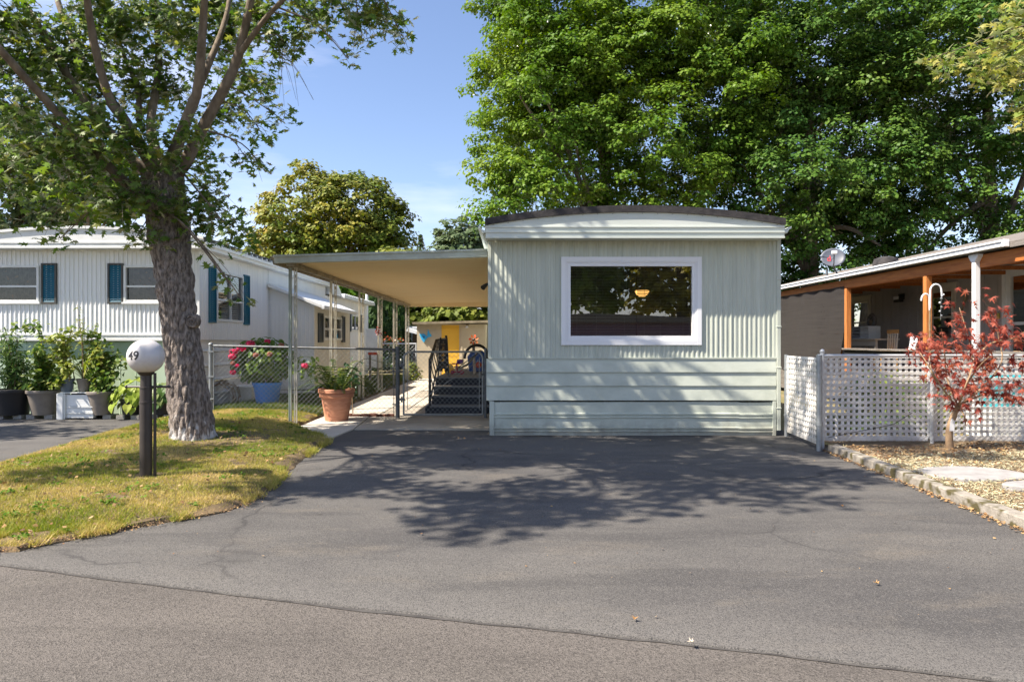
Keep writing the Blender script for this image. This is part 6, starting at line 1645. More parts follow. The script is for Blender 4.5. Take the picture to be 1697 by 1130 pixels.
bg_tree('backdrop_tree', 'sunny yellow-green tree behind the tan shed, beside the sage wall', 'tree', 'trees behind the shed', W(785, 36), 36, 6, .25, [(W(780, 36), 36, 2.9, 2.4, 2.0, 2.4)], 240, 30, .28, M_bush, M_barks, 18)
bg_tree('backdrop_tree', 'darker tree between the vent pipe and the white home rear roof', 'tree', 'trees behind the shed', W(570, 37), 37, 7, .25, [(W(585, 37), 37, 2.8, 3.0, 2.0, 2.4), (W(540, 37), 37, 3.4, 2.2, 2, 1.9)], 330, 30, .28, M_big, M_barks, 19)
bg_tree('hedge_tree', 'low dark bushy tree far behind the gap between sage home and porch roof', 'tree', None, 6.5, 36, 4.5, .18, [(5.5, 36, 2.2, 2.6, 1.6, 2.2), (8.8, 36.5, 2.4, 2.4, 1.6, 2.4)], 260, 30, .26, M_big2, M_barks, 61)
def arborvitae(lab, px, y, h, r):
    t = thing('arborvitae', lab, 'tree', (W(px, y), y, 0), 'columnar evergreens behind the carport')
    x = W(px, y); m = MB(); m.tube([(x, y, 0), (x, y, h * .9)], [.09, .02], 7); m.build('trunk', M_barks, t)
    n = 5200; z = h * rng.random(n) ** 1.15; a = rng.random(n) * 6.283
    f = (1 - (z / h) ** 3.2) * r * (.72 + .34 * rng.random(n)) * (1 + .16 * np.sin(a * 5 + z * 2.1))
    p = np.stack([x + f * np.cos(a), y + f * np.sin(a), z + .05], 1)
    nr = np.stack([np.cos(a), np.sin(a), .25 + 0 * a], 1) + rng.normal(0, .35, (n, 3))
    o = scatter('crown', *LEAF_KITE, p, nr, rng.normal(0, .5, n), .16 + .16 * rng.random(n), M_cone, t); o['kind'] = 'stuff'
arborvitae('tall columnar evergreen beside the pale vent pipe', 622, 31, 3.7, .62)
arborvitae('middle columnar evergreen of the row behind the carport posts', 643, 32, 3.4, .6)
arborvitae('shortest columnar evergreen, nearest the blue neighbour trailer', 661, 33, 3.1, .55)
# distant conifer
x, y = W(697, 95), 95
t = thing('distant_conifer', 'tiny distant fir tip above the middle of the carport roof', 'tree', (x, y, 0))
m = MB(); m.tube([(x, y, 0), (x, y, H(390, 95))], [.3, .05], 7); m.build('trunk', M_barks, t)
n = 1600; zt = H(388, 95); u = rng.random(n); z = zt - 9 * u; a = rng.random(n) * 6.283; f = 3.4 * u * (.35 + .65 * rng.random(n)) * (.5 + .5 * np.abs(np.sin(u * 34)))
o = scatter('crown', *LEAF_KITE, np.stack([x + f * np.cos(a), y + f * np.sin(a), z], 1), np.stack([np.cos(a) * .4, np.sin(a) * .4, np.ones(n)], 1), a, .22 + .2 * rng.random(n), M_cone, t); o['kind'] = 'stuff'
# tree out of the picture at the left, whose shade falls on the white home
bg_tree('shade_tree', 'leafy tree beyond the left edge, shading the white home front', 'tree', None, -15.2, 9.0, 8, .22, [(-15.6, 9.2, 7.8, 1.8, 1.5, 1.6), (-14.2, 8.2, 6.4, 1.2, .8, 1.0), (-12.8, 8.4, 6.6, 1.6, .8, .45)], 110, 34, .17, M_big, M_barks, 21, (.3, .55))
# branch reaching in at the top right, from a tree beyond the edge
rt_ = thing('overhanging_tree', 'pale yellow-green leafy branches reaching in at the top right corner', 'tree', (7.6, 6.4, 0))
m = MB(); bark_tube(m, [(7.6, 6.4, -.1), (7.5, 6.3, 2.5), (7.3, 6.2, 5.6)], [.17, .13, .08], 14, 30, .008); m.build('trunk', M_barks, rt_, smooth=True)
M_pale = leafmat('pale_green_leaf', [(0.22, 0.30, 0.06), (0.32, 0.38, 0.09), (0.42, 0.38, 0.09), (0.30, 0.36, 0.18)], 0.5, 0.4)
bp_, bn_ = [], []
for px, py, Y, r in ((1655, 75, 6.3, .22), (1600, 100, 6.3, .20), (1560, 108, 6.3, .13), (1640, 120, 6.2, .22), (1680, 130, 6.2, .24), (1690, 180, 6.2, .16), (1685, 20, 6.3, .25), (1695, 205, 6.1, .10), (1720, 100, 6.2, .4), (1535, 100, 6.3, .06), (1740, 40, 6.2, .5)):
    c = P(px, py, Y); a = Vector((7.35, 6.25, 4.6)); sp_ = spline([a, a.lerp(c, .5) + Vector((0, 0, .25)), c], 10)
    m = MB(); m.tube(sp_, lerp_list([.016, .004], 10), 5, caps=False); m.build('branch', M_barks, rt_)
    for k in range(int(1100 * r * r + 60 * r)):
        d = rng.normal(0, 1, 3); d /= np.linalg.norm(d); bp_.append(np.array(c[:]) + d * r * rng.random() ** .5 * np.array([1.2, 1, .8])); bn_.append((rng.normal(0, .6), rng.normal(0, .6) - .3, .8))
bp_ = np.array(bp_); bn_ = np.array(bn_)
o = scatter('foliage', *LEAF_SILVER_LOW, bp_, bn_, rng.random(len(bp_)) * 6.283, .06 + .05 * rng.random(len(bp_)), M_pale, rt_); o['kind'] = 'stuff'
hp2 = np.array([7.4, 6.3, 6.0]) + rng.normal(0, 1, (1500, 3)) * np.array([.7, .7, .6])
o = scatter('foliage', *LEAF_SILVER_LOW, hp2, rng.normal(0, .5, (1500, 3)) + np.array([0, 0, .8]), rng.random(1500) * 6.283, .07 + .05 * rng.random(1500), M_pale, rt_); o['kind'] = 'stuff'

# ---- red Japanese maple
M_red = leafmat('red_maple_leaf', [(0.17, 0.028, 0.020), (0.28, 0.055, 0.036), (0.40, 0.115, 0.08), (0.24, 0.065, 0.03)], 0.35, 0.4)
rm = thing('japanese_maple', 'small red-leaved maple in the dry bed in front of the lattice', 'tree', (W(1575, 8.35), 8.35, .08))
RB = P(1575, 745, 8.35)
M_ybark = mk('tan_bark', (0.26, 0.17, 0.10), (0.36, 0.25, 0.15), 12, rough=.8)
m = MB(); m.tube(spline([RB + Vector((0, 0, -.05)), P(1573, 715, 8.35), P(1580, 690, 8.33), P(1588, 672, 8.3)], 12), lerp_list([.045, .04, .036, .024], 12), 10); m.build('trunk', M_ybark, rm, smooth=True)
m = MB(); c = P(1573, 705, 8.35); m.add([c + Vector((-.03, -.05, -.06)), c + Vector((.028, -.05, -.06)), c + Vector((.04, -.05, .055)), c + Vector((.0, -.05, .10)), c + Vector((-.02, -.05, .06))], [(0, 1, 2, 3, 4)]); m.build('tag', M_vinyl, rm, fix=False)
brs = [[(1586, 676), (1560, 640), (1535, 600), (1518, 575)], [(1588, 672), (1600, 640), (1612, 600), (1605, 560), (1590, 510)], [(1588, 672), (1630, 640), (1660, 600), (1655, 560), (1650, 520)], [(1590, 670), (1640, 650), (1690, 640), (1720, 620)],
       [(1588, 674), (1570, 630), (1565, 580), (1560, 545)], [(1612, 600), (1640, 570), (1680, 560), (1705, 545)], [(1600, 640), (1620, 610), (1640, 590)], [(1560, 640), (1545, 620), (1540, 590)], [(1590, 672), (1598, 690), (1600, 705)]]
anc = []
for k, b_ in enumerate(brs):
    pw = [P(q[0], q[1], 8.3 - .35 * math.sin(i * .9 + k) * (i > 0)) for i, q in enumerate(b_)]
    sp_ = spline(pw, 14); m = MB(); m.tube(sp_, lerp_list([.014, .004], 14), 5, caps=False); m.build('branch', M_ybark, rm, smooth=True)
    anc += sp_[4:]
rl = []
cl = [(1525, 580, 18), (1545, 600, 26), (1560, 620, 24), (1575, 605, 22), (1590, 640, 22), (1600, 655, 24), (1625, 640, 22), (1612, 600, 22), (1640, 600, 26), (1655, 560, 26), (1600, 560, 18), (1592, 540, 14), (1645, 525, 18), (1680, 560, 22), (1690, 600, 16), (1670, 650, 22), (1690, 645, 22),
      (1540, 560, 14), (1560, 575, 14), (1590, 500, 6), (1665, 540, 20), (1570, 655, 14), (1602, 672, 10), (1620, 575, 14), (1635, 498, 8), (1585, 520, 8), (1630, 620, 18)]
for px, py, k in cl:
    for q in range(int(k * 1.3)): rl.append(P(px + rng.normal(0, 15), py + rng.normal(0, 12), 8.25 + rng.normal(0, .16)))
rl = np.array([q[:] for q in rl]); nn = len(rl)
rn = np.stack([rng.normal(0, .55, nn), rng.normal(-.55, .4, nn), .5 + .4 * rng.random(nn)], 1); rs = .070 + .055 * rng.random(nn)
rr_ = rng.normal(math.pi, .9, nn)
mb_ = MB(); mb_.add(*LEAF_JAP); jl = mb_.mesh('leaf', M_red, fix=False)
leaf_objs(jl, rm, rl[:298], rn[:298], rr_[:298], rs[:298])
o = scatter('foliage', *LEAF_JAP, rl[298:], rn[298:], rr_[298:], rs[298:], M_red, rm); o['kind'] = 'stuff'

# ---- pots
def pot(parent, x, y, z, r0, r1, h, mat, rim=.02, band=.0, n=32, name='pot'):
    m = MB()
    pr = [(r0 * .6, z), (r0, z), (r0 + (r1 - r0) * .72, z + h * .72)]
    if band: pr += [(r1 - .005, z + h * .74), (r1 + .006, z + h * .745), (r1 + .010, z + h * .83), (r1 + .012, z + h * .84)]
    pr += [(r1, z + h * .88), (r1 + rim, z + h * .885), (r1 + rim, z + h - .008), (r1 + rim - .008, z + h), (r1 - .012, z + h), (r1 - .02, z + h * .86)]
    m.lathe(x, y, pr, n); m.build(name, mat, parent, smooth=True)
    m = MB(); m.lathe(x, y, [(.001, z + h * .9), (r1 - .016, z + h * .875)], n); m.build('soil', M_soil, parent)
def leaf_me_of(tmpl, mat):
    b_ = MB(); b_.add(*tmpl); return b_.mesh('leaf', mat, fix=False)

t = thing('potted_fern', 'dark green sword fern in a big terracotta pot on the concrete slab', 'potted plant', (W(558, 11.9), 11.9, 0))
x, y, z = W(558, 11.9), 11.9, .02
pot(t, x, y, z, .195, .285, .55, M_terra, .028, 1, 40)
M_fern = leafmat('fern_leaflet', [(0.018, 0.04, 0.012), (0.035, 0.065, 0.018), (0.06, 0.095, 0.022), (0.17, 0.20, 0.04)], .25, .5, 0, .08)
for k in range(36):
    a = k * 2.39996; up = .35 + .95 * ((k * 7) % 10) / 10; L = .58 + .22 * rng.random()
    if k in (3, 11, 19): up = 1.25; L = .5
    dr_ = Vector((math.cos(a), math.sin(a), 0)); b0 = Vector((x, y, z + .49)) + dr_ * .07
    pts = spline([b0, b0 + dr_ * L * .45 + Vector((0, 0, L * .62 * up)), b0 + dr_ * L * .95 + Vector((0, 0, L * (.80 * up - .24)))], 22)
    m = MB(); m.tube(pts, lerp_list([.005, .002], 22), 4, caps=False)
    side = Vector((-dr_.y, dr_.x, 0))
    for i in range(2, 23):
        w_ = .058 * math.sin(math.pi * (.12 + .86 * i / 23)) ** .7
        tan = (pts[min(i + 1, 22)] - pts[i - 1]).normalized()
        for s_ in (-1, 1):
            e = pts[i] + side * s_ * w_ + tan * .02 + Vector((0, 0, -.15 * w_)); q = pts[i] + side * s_ * w_ * .45 + tan * .016; q2 = pts[i] + side * s_ * w_ * .45 - tan * .014
            m.add([pts[i] + tan * .006, q, e, q2, pts[i] - tan * .006], [(0, 1, 2, 3, 4)])
    m.build('frond', M_fern, t, fix=False)
# a leafy shoot behind the fern
M_ivy = leafmat('blue_green_leaf', [(0.02, 0.07, 0.035), (0.04, 0.11, 0.05), (0.07, 0.15, 0.06)], .3, .35)
tp = thing('leafy_shrub', 'round-leaved bluish shoot growing behind the fern pot', 'plant', (W(583, 13.0), 13.0, 0))
m = MB(); m.tube([(W(585, 13), 13, 0), (W(582, 13), 13, .7), (W(584, 13), 13, H(596, 13))], [.012, .01, .004], 6); m.build('stem', M_drywood, tp)
me_ = leaf_me_of(LEAF_HEART, M_ivy); n = 34
pp = np.stack([W(583, 13) + rng.normal(0, .085, n), 13 + rng.normal(0, .08, n), H(622, 13) + rng.normal(0, .14, n)], 1)
leaf_objs(me_, tp, pp, np.stack([rng.normal(0, .5, n), rng.normal(-.7, .3, n), np.full(n, .5)], 1), rng.normal(math.pi, .6, n), .055 + .03 * rng.random(n))

t = thing('potted_hydrangea', 'bushy hydrangea with pink flower heads in a bright blue tub behind the chain-link', 'potted plant', (W(443, 13.6), 13.6, 0))
x, y, z = W(443, 13.6), 13.6, .12
pot(t, x, y, z, .20, .275, .46, M_blue, .012, 0, 36)
M_hyd = leafmat('hydrangea_leaf', [(0.07, 0.15, 0.022), (0.12, 0.21, 0.03), (0.20, 0.28, 0.05)], .38, .4)
n = 1250; d = rng.normal(0, 1, (n, 3)); d /= np.linalg.norm(d, axis=1, keepdims=True)
hx_, hy_, hz_ = W(437, 13.6), 13.6, 1.02
pp = np.array([hx_, hy_, hz_]) + d * np.array([.66, .48, .46]) * (.55 + .47 * rng.random(n))[:, None]
pp[:, 2] = np.maximum(pp[:, 2], z + .42)
ex = np.array([W(505, 13.4), 13.4, .90]) + rng.normal(0, 1, (70, 3)) * np.array([.11, .1, .10]); pp = np.concatenate([pp, ex]); d = np.concatenate([d, rng.normal(0, 1, (70, 3))]); n += 70
o = scatter('foliage', *LEAF_OVAL, pp, d * .7 + np.array([0, -.35, .55]) + rng.normal(0, .25, (n, 3)), rng.normal(math.pi, .8, n), .085 + .06 * rng.random(n), M_hyd, t); o['kind'] = 'stuff'
for k in range(9):
    a = k * .7; m = MB(); m.tube(spline([(x + .08 * math.cos(a), y + .08 * math.sin(a), z + .42), (x + .25 * math.cos(a), y + .2 * math.sin(a), z + .75), (hx_ + .5 * math.cos(a), y + .35 * math.sin(a), z + 1.05)], 8), .008, 5); m.build('stem', M_drywood, t)
M_pink = leafmat('pink_petal', [(0.62, 0.015, 0.09), (0.76, 0.04, 0.15), (0.84, 0.11, 0.25)], .4, .5); M_pinkold = leafmat('faded_petal', [(0.42, 0.16, 0.12), (0.5, 0.25, 0.18)], .3, .5)
for px, py, Y, r, mt in ((400, 577, 13.2, .095, 0), (415, 570, 13.3, .10, 0), (387, 583, 13.2, .09, 0), (443, 566, 13.4, .065, 0), (385, 583 + 8, 13.15, .08, 0), (393, 611 - 5, 13.1, .03, 0), (386, 617, 13.1, .06, 0), (505, 606, 13.3, .07, 0), (466, 572, 13.4, .06, 1), (424, 588, 13.05, .055, 1), (447, 587, 13.05, .05, 1), (386, 602, 13.1, .045, 1)):
    c = np.array(P(px, py, Y)[:]); k = int(60 + 700 * r); d = rng.normal(0, 1, (k, 3)); d /= np.linalg.norm(d, axis=1, keepdims=True)
    scatter('flower_head', *LEAF_KITE, c + d * np.array([1, 1, .72]) * r * .9, d, rng.random(k) * 6.28, np.full(k, .042), M_pinkold if mt else M_pink, t)
t = thing('brush_heap', 'round heap of dry brown brush behind the fence beside the maple', 'brush', (W(369, 14), 14, .1))
m = MB(); c = P(369, 655, 14)
for k in range(90):
    a = rng.random() * 6.283; r_ = .28 * (.75 + .35 * rng.random()); e = Vector((math.cos(a) * r_, rng.normal(0, .12), math.sin(a) * r_ * .95))
    tt = Vector((-math.sin(a), rng.normal(0, .3), math.cos(a))) * .14
    m.tube([c + e - tt, c + e * 1.06, c + e + tt], .006 + .005 * rng.random(), 4)
m.build('brush_stick', M_drywood, t)['kind'] = 'stuff'
t = thing('meter_box', 'grayish white box standing by the white wall behind the fence', 'box', (W(398, 14.6), 14.6, .05))
m = MB(); m.box(W(384, 14.4), 14.3, .06, W(420, 14.4), 14.75, .42); m.box(W(382, 14.4), 14.27, .421, W(422, 14.4), 14.78, .45); m.build('cabinet', M_bluegray if False else M_whitetrim, t, bevel=.01)

# row of potted plants along the mint skirting
PY = 12.35
M_p1 = leafmat('bamboo_leaf', [(0.06, 0.13, 0.04), (0.10, 0.18, 0.045), (0.19, 0.26, 0.06)], .4, .4)
M_p2 = leafmat('yellow_green_leaf', [(0.17, 0.24, 0.04), (0.28, 0.34, 0.06), (0.42, 0.42, 0.11)], .45, .4)
M_p3 = leafmat('shrub_leaf', [(0.075, 0.15, 0.03), (0.13, 0.21, 0.04), (0.26, 0.31, 0.07)], .4, .4)
M_hosta = leafmat('hosta_leaf', [(0.24, 0.34, 0.04), (0.34, 0.44, 0.065), (0.44, 0.50, 0.10)], .4, .4)
M_hosta2 = leafmat('dark_hosta_leaf', [(0.05, 0.11, 0.03), (0.09, 0.16, 0.04), (0.20, 0.25, 0.09)], .3, .35)
def stem_plant(t, x, y, z, stems, mat, lsize, tmpl, per, seed, spread=.05, leaf_up=.3):
    r_ = np.random.default_rng(seed); LP, LN, LR = [], [], []
    for (px, py, bend) in stems:
        e = P(px, py, y + r_.normal(0, .12)); b0 = Vector((x + r_.normal(0, .05), y + r_.normal(0, .05), z))
        mid = b0.lerp(e, .55) + Vector((-(e.x - b0.x) * .25, 0, bend * (e - b0).length))
        sp_ = spline([b0, mid, e], 16); m = MB(); m.tube(sp_, lerp_list([.009, .003], 16), 5, caps=False); m.build('stem', M_drywood, t, smooth=True)
        for k in range(int(per * 1.7)):
            s_ = .22 + .78 * r_.random(); q = sp_[int(s_ * 16)]
            LP.append(np.array(q[:]) + r_.normal(0, spread, 3)); LN.append((r_.normal(0, .5), r_.normal(-.35, .4), leaf_up + .6 * r_.random())); LR.append(r_.random() * 6.283)
    LP = np.array(LP); n = len(LP)
    o = scatter('foliage', *tmpl, LP, np.array(LN), np.array(LR), lsize * (.85 + .7 * r_.random(n)), mat, t); o['kind'] = 'stuff'
def blocks(x, y, lab, w=.16):
    for s_ in (-1, 1):
        m = MB(); m.box(x + s_ * w - .075, y - .13, .0, x + s_ * w + .075, y + .13, .075)
        o = m.build('concrete_block', M_block, None, bevel=.006)
        tag(o, ('left ' if s_ < 0 else 'right ') + lab, 'block', 'concrete blocks under the pots')
def pplant(lab, x, y, z): return thing('potted_plant', lab, 'potted plant', (x, y, z), 'potted plants along the white home')
x = W(22, PY); t = pplant('tall bamboo-like plant in a wide black tub at the left edge', x, PY, 0)
pot(t, x, PY, .075, .24, .31, .46, M_blackpot, .015)
stem_plant(t, x, PY, .5, [(2, 545, .1), (12, 560, .1), (30, 552, .0), (8, 590, .1), (25, 600, .1), (45, 610, .1), (50, 585, .1), (5, 615, .1), (38, 640, .2), (60, 600, .1), (-10, 570, .1)], M_p1, .10, LEAF_LANCE, 75, 31, .06)
blocks(x, PY, 'concrete block under the black tub at the left edge')
x = W(73, PY); t = pplant('bushy green plant with one arching stem in a taupe pot', x, PY, 0)
pot(t, x, PY, .075, .19, .265, .44, M_taupe, .016)
stem_plant(t, x, PY, .5, [(30, 545, .35), (60, 575, .15), (75, 590, .1), (85, 605, .1), (60, 620, .1), (95, 625, .1), (50, 635, .1), (100, 640, .2), (72, 612, .0), (40, 665, .4), (35, 640, .2)], M_p3, .085, LEAF_OVAL, 75, 32, .06)
blocks(x, PY, 'concrete block under the first taupe pot')
t = thing('planter_box', 'white ribbed corner piece standing between the two taupe pots', 'planter', (W(128, PY), PY, 0))
x0, x1 = W(98, 12.2), W(156, 12.2)
m = MB(); m.box(x0, 12.12, 0, x0 + .12, 12.30, .47); m.box(x0 + .121, 12.13, .005, x0 + .145, 12.29, .46); m.build('corner_post', M_whitetrim, t, bevel=.012)
m = MB(); zz = .03
for a, b_, d_ in ((.03, .10, 0), (.105, .125, .015), (.13, .21, 0), (.215, .235, .015), (.24, .44, 0)): m.box(x0 + .146, 12.17 - d_, a, x1, 12.26, b_)
m.build('ribbed_panel', M_mint if False else M_whitetrim, t)
m = MB(); m.box(x0 + .05, 12.14, .4705, x1 + .02, 12.6, .485); m.build('top_board', M_whitetrim, t)
m = MB(); m.box(x0 + .15, 12.3, 0, x1, 12.6, .47); m.build('inner_box', M_dark, t)
x = W(111, 12.28); t = pplant('grassy plant in a small blue-gray pot on the white planter', x, 12.28, .486)
pot(t, x, 12.28, .487, .085, .12, .235, M_bluegray, .010)
stem_plant(t, x, 12.28, .70, [(85, 560, .2), (78, 592, .3), (98, 545, .1), (120, 540, .1), (92, 575, .2), (105, 600, .1), (70, 565, .3), (100, 620, .2), (88, 640, .3)], M_p2, .075, LEAF_OVAL, 42, 33, .045)
x = W(140, 12.35); t = pplant('spiky pale grass in a second gray pot on the white planter', x, 12.35, .486)
pot(t, x, 12.35, .487, .09, .125, .235, M_taupe, .010)
m = MB()
for k in range(46):
    a = rng.random() * 6.283; L = .45 + .4 * rng.random(); dd = Vector((math.cos(a), math.sin(a) * .6, 0)); b0 = Vector((x, 12.35, .70)); el = .35 + rng.random()
    ps = spline([b0, b0 + dd * L * .4 + Vector((0, 0, L * .55 * el)), b0 + dd * L * .95 + Vector((0, 0, L * (.75 * el - .2)))], 6); sd_ = Vector((-dd.y, dd.x, 0)).normalized()
    ww = [.007, .008, .008, .007, .006, .004, .001]
    m.grid([[tuple(q - sd_ * w_), tuple(q + sd_ * w_)] for q, w_ in zip(ps, ww)])
m.build('grass_blades', M_p2, t, fix=False)['kind'] = 'stuff'
stem_plant(t, x, 12.35, .70, [(128, 530, .0), (140, 525, .0), (128, 505, .0), (160, 535, .05)], M_p2, .07, LEAF_LANCE, 22, 39, .03)
x = W(169, PY); t = pplant('tall arching shrub with dark red stems in the second taupe pot', x, PY, 0)
pot(t, x, PY, .075, .18, .245, .42, M_taupe, .016)
stem_plant(t, x, PY, .5, [(130, 540, .15), (150, 545, .1), (140, 590, .1), (165, 560, .05), (155, 610, .1), (180, 590, .0), (195, 585, .1), (205, 597, .2), (175, 620, .1), (190, 625, .1), (150, 640, .2), (145, 665, .4), (130, 600, .2), (120, 645, .3), (200, 612, .1), (170, 640, .1), (185, 650, .2)], M_p3, .08, LEAF_OVAL, 60, 34, .06)
stem_plant(t, x, PY, .5, [(160, 575, .1), (140, 565, .1), (170, 600, .1)], M_p2, .07, LEAF_OVAL, 50, 35, .06)
blocks(x, PY, 'concrete block under the second taupe pot')
def hosta(lab, px, y, mat, n, r, seed):
    x = W(px, y); t = pplant(lab, x, y, 0); r_ = np.random.default_rng(seed)
    pot(t, x, y, .075, .14, .18, .28, M_blackpot, .014)
    me_ = leaf_me_of(LEAF_HEART, mat); pp, nn_, ro = [], [], []
    for k in range(n):
        a = r_.random() * 6.283; f = r_.random() ** .6; pp.append((x + r * f * math.cos(a), y + r * .8 * f * math.sin(a), .62 - .33 * f * f + .07 * r_.normal())); 
        nn_.append((math.cos(a) * f, math.sin(a) * f - .25, .75)); ro.append(0)
    pp = np.array(pp); nn_ = np.array(nn_)
    xa, ya, na = basis(nn_, np.zeros(n)); out = np.stack([pp[:, 0] - x, pp[:, 1] - y, -.3 * np.ones(n)], 1)
    ro = np.arctan2(-(out * xa).sum(1), (out * ya).sum(1)) + r_.normal(0, .3, n)
    leaf_objs(me_, t, pp, nn_, ro, .10 + .07 * r_.random(n))
hosta('bright lime hosta in a black pot behind the lamp post', 218, 12.3, M_hosta, 75, .36, 41)
hosta('dark edged hosta in a black pot beside the maple trunk', 272, 12.4, M_hosta2, 55, .30, 42)
blocks(W(218, 12.3), 12.3, 'concrete block under the lime hosta pot', .13); blocks(W(272, 12.4), 12.4, 'concrete block under the dark hosta pot', .13)

# shrubs and things beyond the lattice, seen through it
def shrub(lab, x, y, r, h, mat, n, group=None):
    t = thing('shrub', lab, 'shrub', (x, y, 0), group)
    d = rng.normal(0, 1, (n, 3)); d /= np.linalg.norm(d, axis=1, keepdims=True); d[:, 2] = np.abs(d[:, 2])
    p = np.array([x, y, .05]) + d * np.array([r, r * .8, h]) * (.5 + .5 * rng.random(n))[:, None]
    o = scatter('foliage', *LEAF_OVAL, p, d + rng.normal(0, .4, (n, 3)) + np.array([0, 0, .4]), rng.random(n) * 6.28, .07 + .05 * rng.random(n), mat, t); o['kind'] = 'stuff'
    for k in range(4):
        m = MB(); m.tube([(x, y, 0), (x + rng.normal(0, r * .3), y + rng.normal(0, r * .2), h * .7)], .012, 5); m.build('stem', M_drywood, t)
shrub('green shrub behind the lattice left of the middle fence post', 5.9, 10.9, .8, .95, M_p3, 1500, 'shrubs behind the lattice')
shrub('low green shrub behind the lattice under the shepherd hook', 6.7, 11.2, .7, .75, M_bush, 1200, 'shrubs behind the lattice')
shrub('sunny yellow-green bush at the left corner of the tan shed', W(683, 24), 24.0, .38, .72, M_bush, 420)
t = thing('teal_tub', 'teal plastic tub standing behind the lattice at the right', 'tub', (W(1665, 9.9), 9.9, 0))
M_tealp = mk('teal_plastic', (0.03, 0.33, 0.38), rough=.4)
pot(t, W(1665, 9.9), 9.9, .45, .30, .36, .45, M_tealp, .02)
m = MB(); m.box(W(1665, 9.9) - .4, 9.6, .02, W(1665, 9.9) + .4, 10.2, .44); m.build('stand', M_whitetrim, t)
# far end: neighbour trailer, wire fence, orange flowers
nt = thing('blue_trailer', 'pale blue neighbour trailer partly hidden behind the tan shed', 'trailer', (W(680, 33), 33, 0))
x0, x1 = W(655, 33), W(694, 33)
m = MB(); corrugate(m, front(33), x0, x1, .4, H(545, 33), .16, .01); m.box(x0, 33.02, .4, x1, 38, H(545, 33)); m.build('wall', mk('pale_blue_metal', (0.42, 0.52, 0.58), rough=.5), nt)
m = MB(); m.box(x0 - .1, 32.8, H(545, 33), x1 + .5, 38.2, H(541, 33)); m.build('roof', M_whitetrim, nt)
m = MB(); m.box(W(674, 33), 32.95, H(576, 33), W(678, 33), 32.985, H(556, 33)); m.build('window', M_dark, nt)
m = MB(); m.box(W(684, 33), 32.95, .4, W(692, 33), 32.985, H(552, 33)); m.build('door', mk('brown_door', (.12, .09, .07), rough=.6), nt)
m = MB(); m.prism([(W(676, 31.5), H(549, 31.5)), (W(694, 31.5), H(554, 31.5)), (W(694, 31.5), H(550, 31.5)), (W(680, 31.5), H(543, 31.5))], 'y', 30.8, 32.7); m.build('porch_roof', M_whitetrim, nt)
ff = thing('rear_fence', 'distant chain-link fence beyond the lawn behind the carport', 'fence', (-5, 28.5, 0))
m = MB(); m.tube([(W(612, 28.5), 28.5, H(569.5, 28.5)), (W(692, 28.5), 28.5, H(569.5, 28.5))], .03, 6); m.build('top_rail', M_galvl, ff)
m = MB(); chain_mesh(m, front(28.5), W(612, 28.5), W(692, 28.5), .05, H(570, 28.5), .16, .006); m.build('wire_mesh', M_galvl, ff)['kind'] = 'stuff'
for px in (614, 652, 690): m = MB(); m.tube([(W(px, 28.5), 28.5, 0), (W(px, 28.5), 28.5, H(568, 28.5))], .04, 7); m.build('post', M_galvl, ff)
t = thing('orange_flowers', 'clump of orange-red flowers in front of the columnar evergreens', 'plant', (W(650, 29.5), 29.5, 0))
n = 260; pp = np.stack([W(648, 29.5) + rng.normal(0, .28, n), 29.5 + rng.normal(0, .2, n), .3 + 1.2 * rng.random(n)], 1)
scatter('foliage', *LEAF_OVAL, pp, rng.normal(0, 1, (n, 3)), rng.random(n) * 6.28, np.full(n, .16), M_cone, t)['kind'] = 'stuff'
n = 60; pp = np.stack([W(648, 29.5) + rng.normal(0, .26, n), 29.3 + rng.normal(0, .15, n), 1.25 + .3 * rng.random(n)], 1)
scatter('blossom', *LEAF_KITE, pp, rng.normal(0, 1, (n, 3)), rng.random(n) * 6.28, np.full(n, .10), leafmat('orange_petal', [(.34, .07, .02), (.42, .12, .03)], .2), t)['kind'] = 'stuff'
t = thing('hanging_flowers', 'red flower basket hung on the fourth carport post', 'hanging plant', (-3.5, 18.45, 1.55))
n = 46; c = P(627, 549, 18.4); d = rng.normal(0, 1, (n, 3)) * np.array([.045, .04, .06]) + np.array(c[:])
scatter('blossom', *LEAF_KITE, d, rng.normal(0, 1, (n, 3)), rng.random(n) * 6.28, np.full(n, .05), leafmat('red_petal', [(.20, .03, .02), (.30, .06, .03)], .2), t)['kind'] = 'stuff'
m = MB(); m.tube([c + Vector((0, 0, -.05)), c + Vector((.0, .02, .2)), Vector((CX, 18.5, c.z + .22))], .006, 4); m.build('hook', M_iron, t)
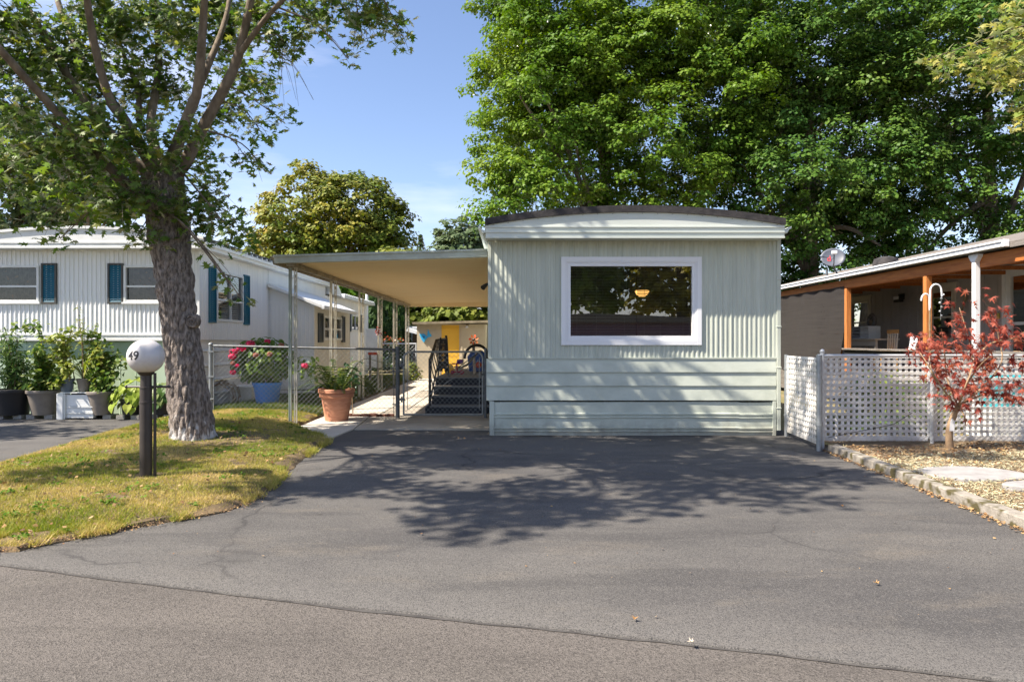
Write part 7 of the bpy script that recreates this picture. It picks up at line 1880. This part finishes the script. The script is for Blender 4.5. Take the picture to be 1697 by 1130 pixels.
t = thing('red_planter_rail', 'orange-red flower trough beyond the chain-link at the lawn end', 'planter', (W(615, 22), 22, 0))
m = MB(); m.box(W(611, 22), 21.9, H(588, 22), W(628, 22), 22.1, H(584, 22)); m.build('trough', M_toyred, t)
for px in (613, 626): m = MB(); m.box(W(px, 22) - .02, 21.95, 0, W(px, 22) + .03, 22.05, H(588, 22)); m.build('leg', M_weather, t)

M_refl = leafmat('leaf_painted_sunlit', [(0.18, 0.27, 0.04), (0.28, 0.37, 0.05), (0.38, 0.44, 0.08)], .6, .5, .4)  # leaf colour lightened to look sunlit; the mirrored side stands in shade
M_refl2 = leafmat('yellow_leaf_painted_sunlit', [(0.26, 0.27, 0.04), (0.40, 0.37, 0.06), (0.52, 0.43, 0.08)], .6, .5, .4)  # yellow leaves, likewise lightened in colour to look sunlit in the window
# ---- across the street, behind the camera: what the picture window mirrors
bg_tree('street_tree', 'big tree across the road mirrored at the left in the picture window', 'tree', 'trees across the road', 2.0, -17.5, 12, .35, [(3.4, -18, 6.6, 2.9, 2.5, 3.6), (0.2, -18, 7.0, 3, 3, 4.4), (5.0, -19, 5.0, 1.5, 2, 2.2)], 430, 26, .34, M_refl, M_barks, 51, (.5, .9), shell=.85)
bg_tree('street_tree', 'yellowing tree across the road mirrored at the right in the picture window', 'tree', 'trees across the road', 9.5, -18, 12, .35, [(9.6, -18, 6.4, 2.7, 2.5, 3.8), (12.4, -18, 7.0, 3, 3, 4.2), (7.6, -19, 4.6, 1.1, 2, 1.9)], 400, 26, .34, M_refl2, M_barks, 52, (.5, .9), shell=.85)
oh = thing('opposite_home', 'long dark home with white gable edges across the road', 'mobile home', (4, -14, 0))
m = MB(); m.box(-6, -16.5, 0, 14, -13.2, 2.3); m.build('wall', mk('plum_siding', (0.20, 0.125, 0.185), (0.15, 0.10, 0.15), 1, rough=.7), oh)
m = MB(); m.prism([(-6.3, 2.3), (14.3, 2.3), (4, 2.75)], 'y', -16.7, -13.0); m.build('roof', M_weather, oh)
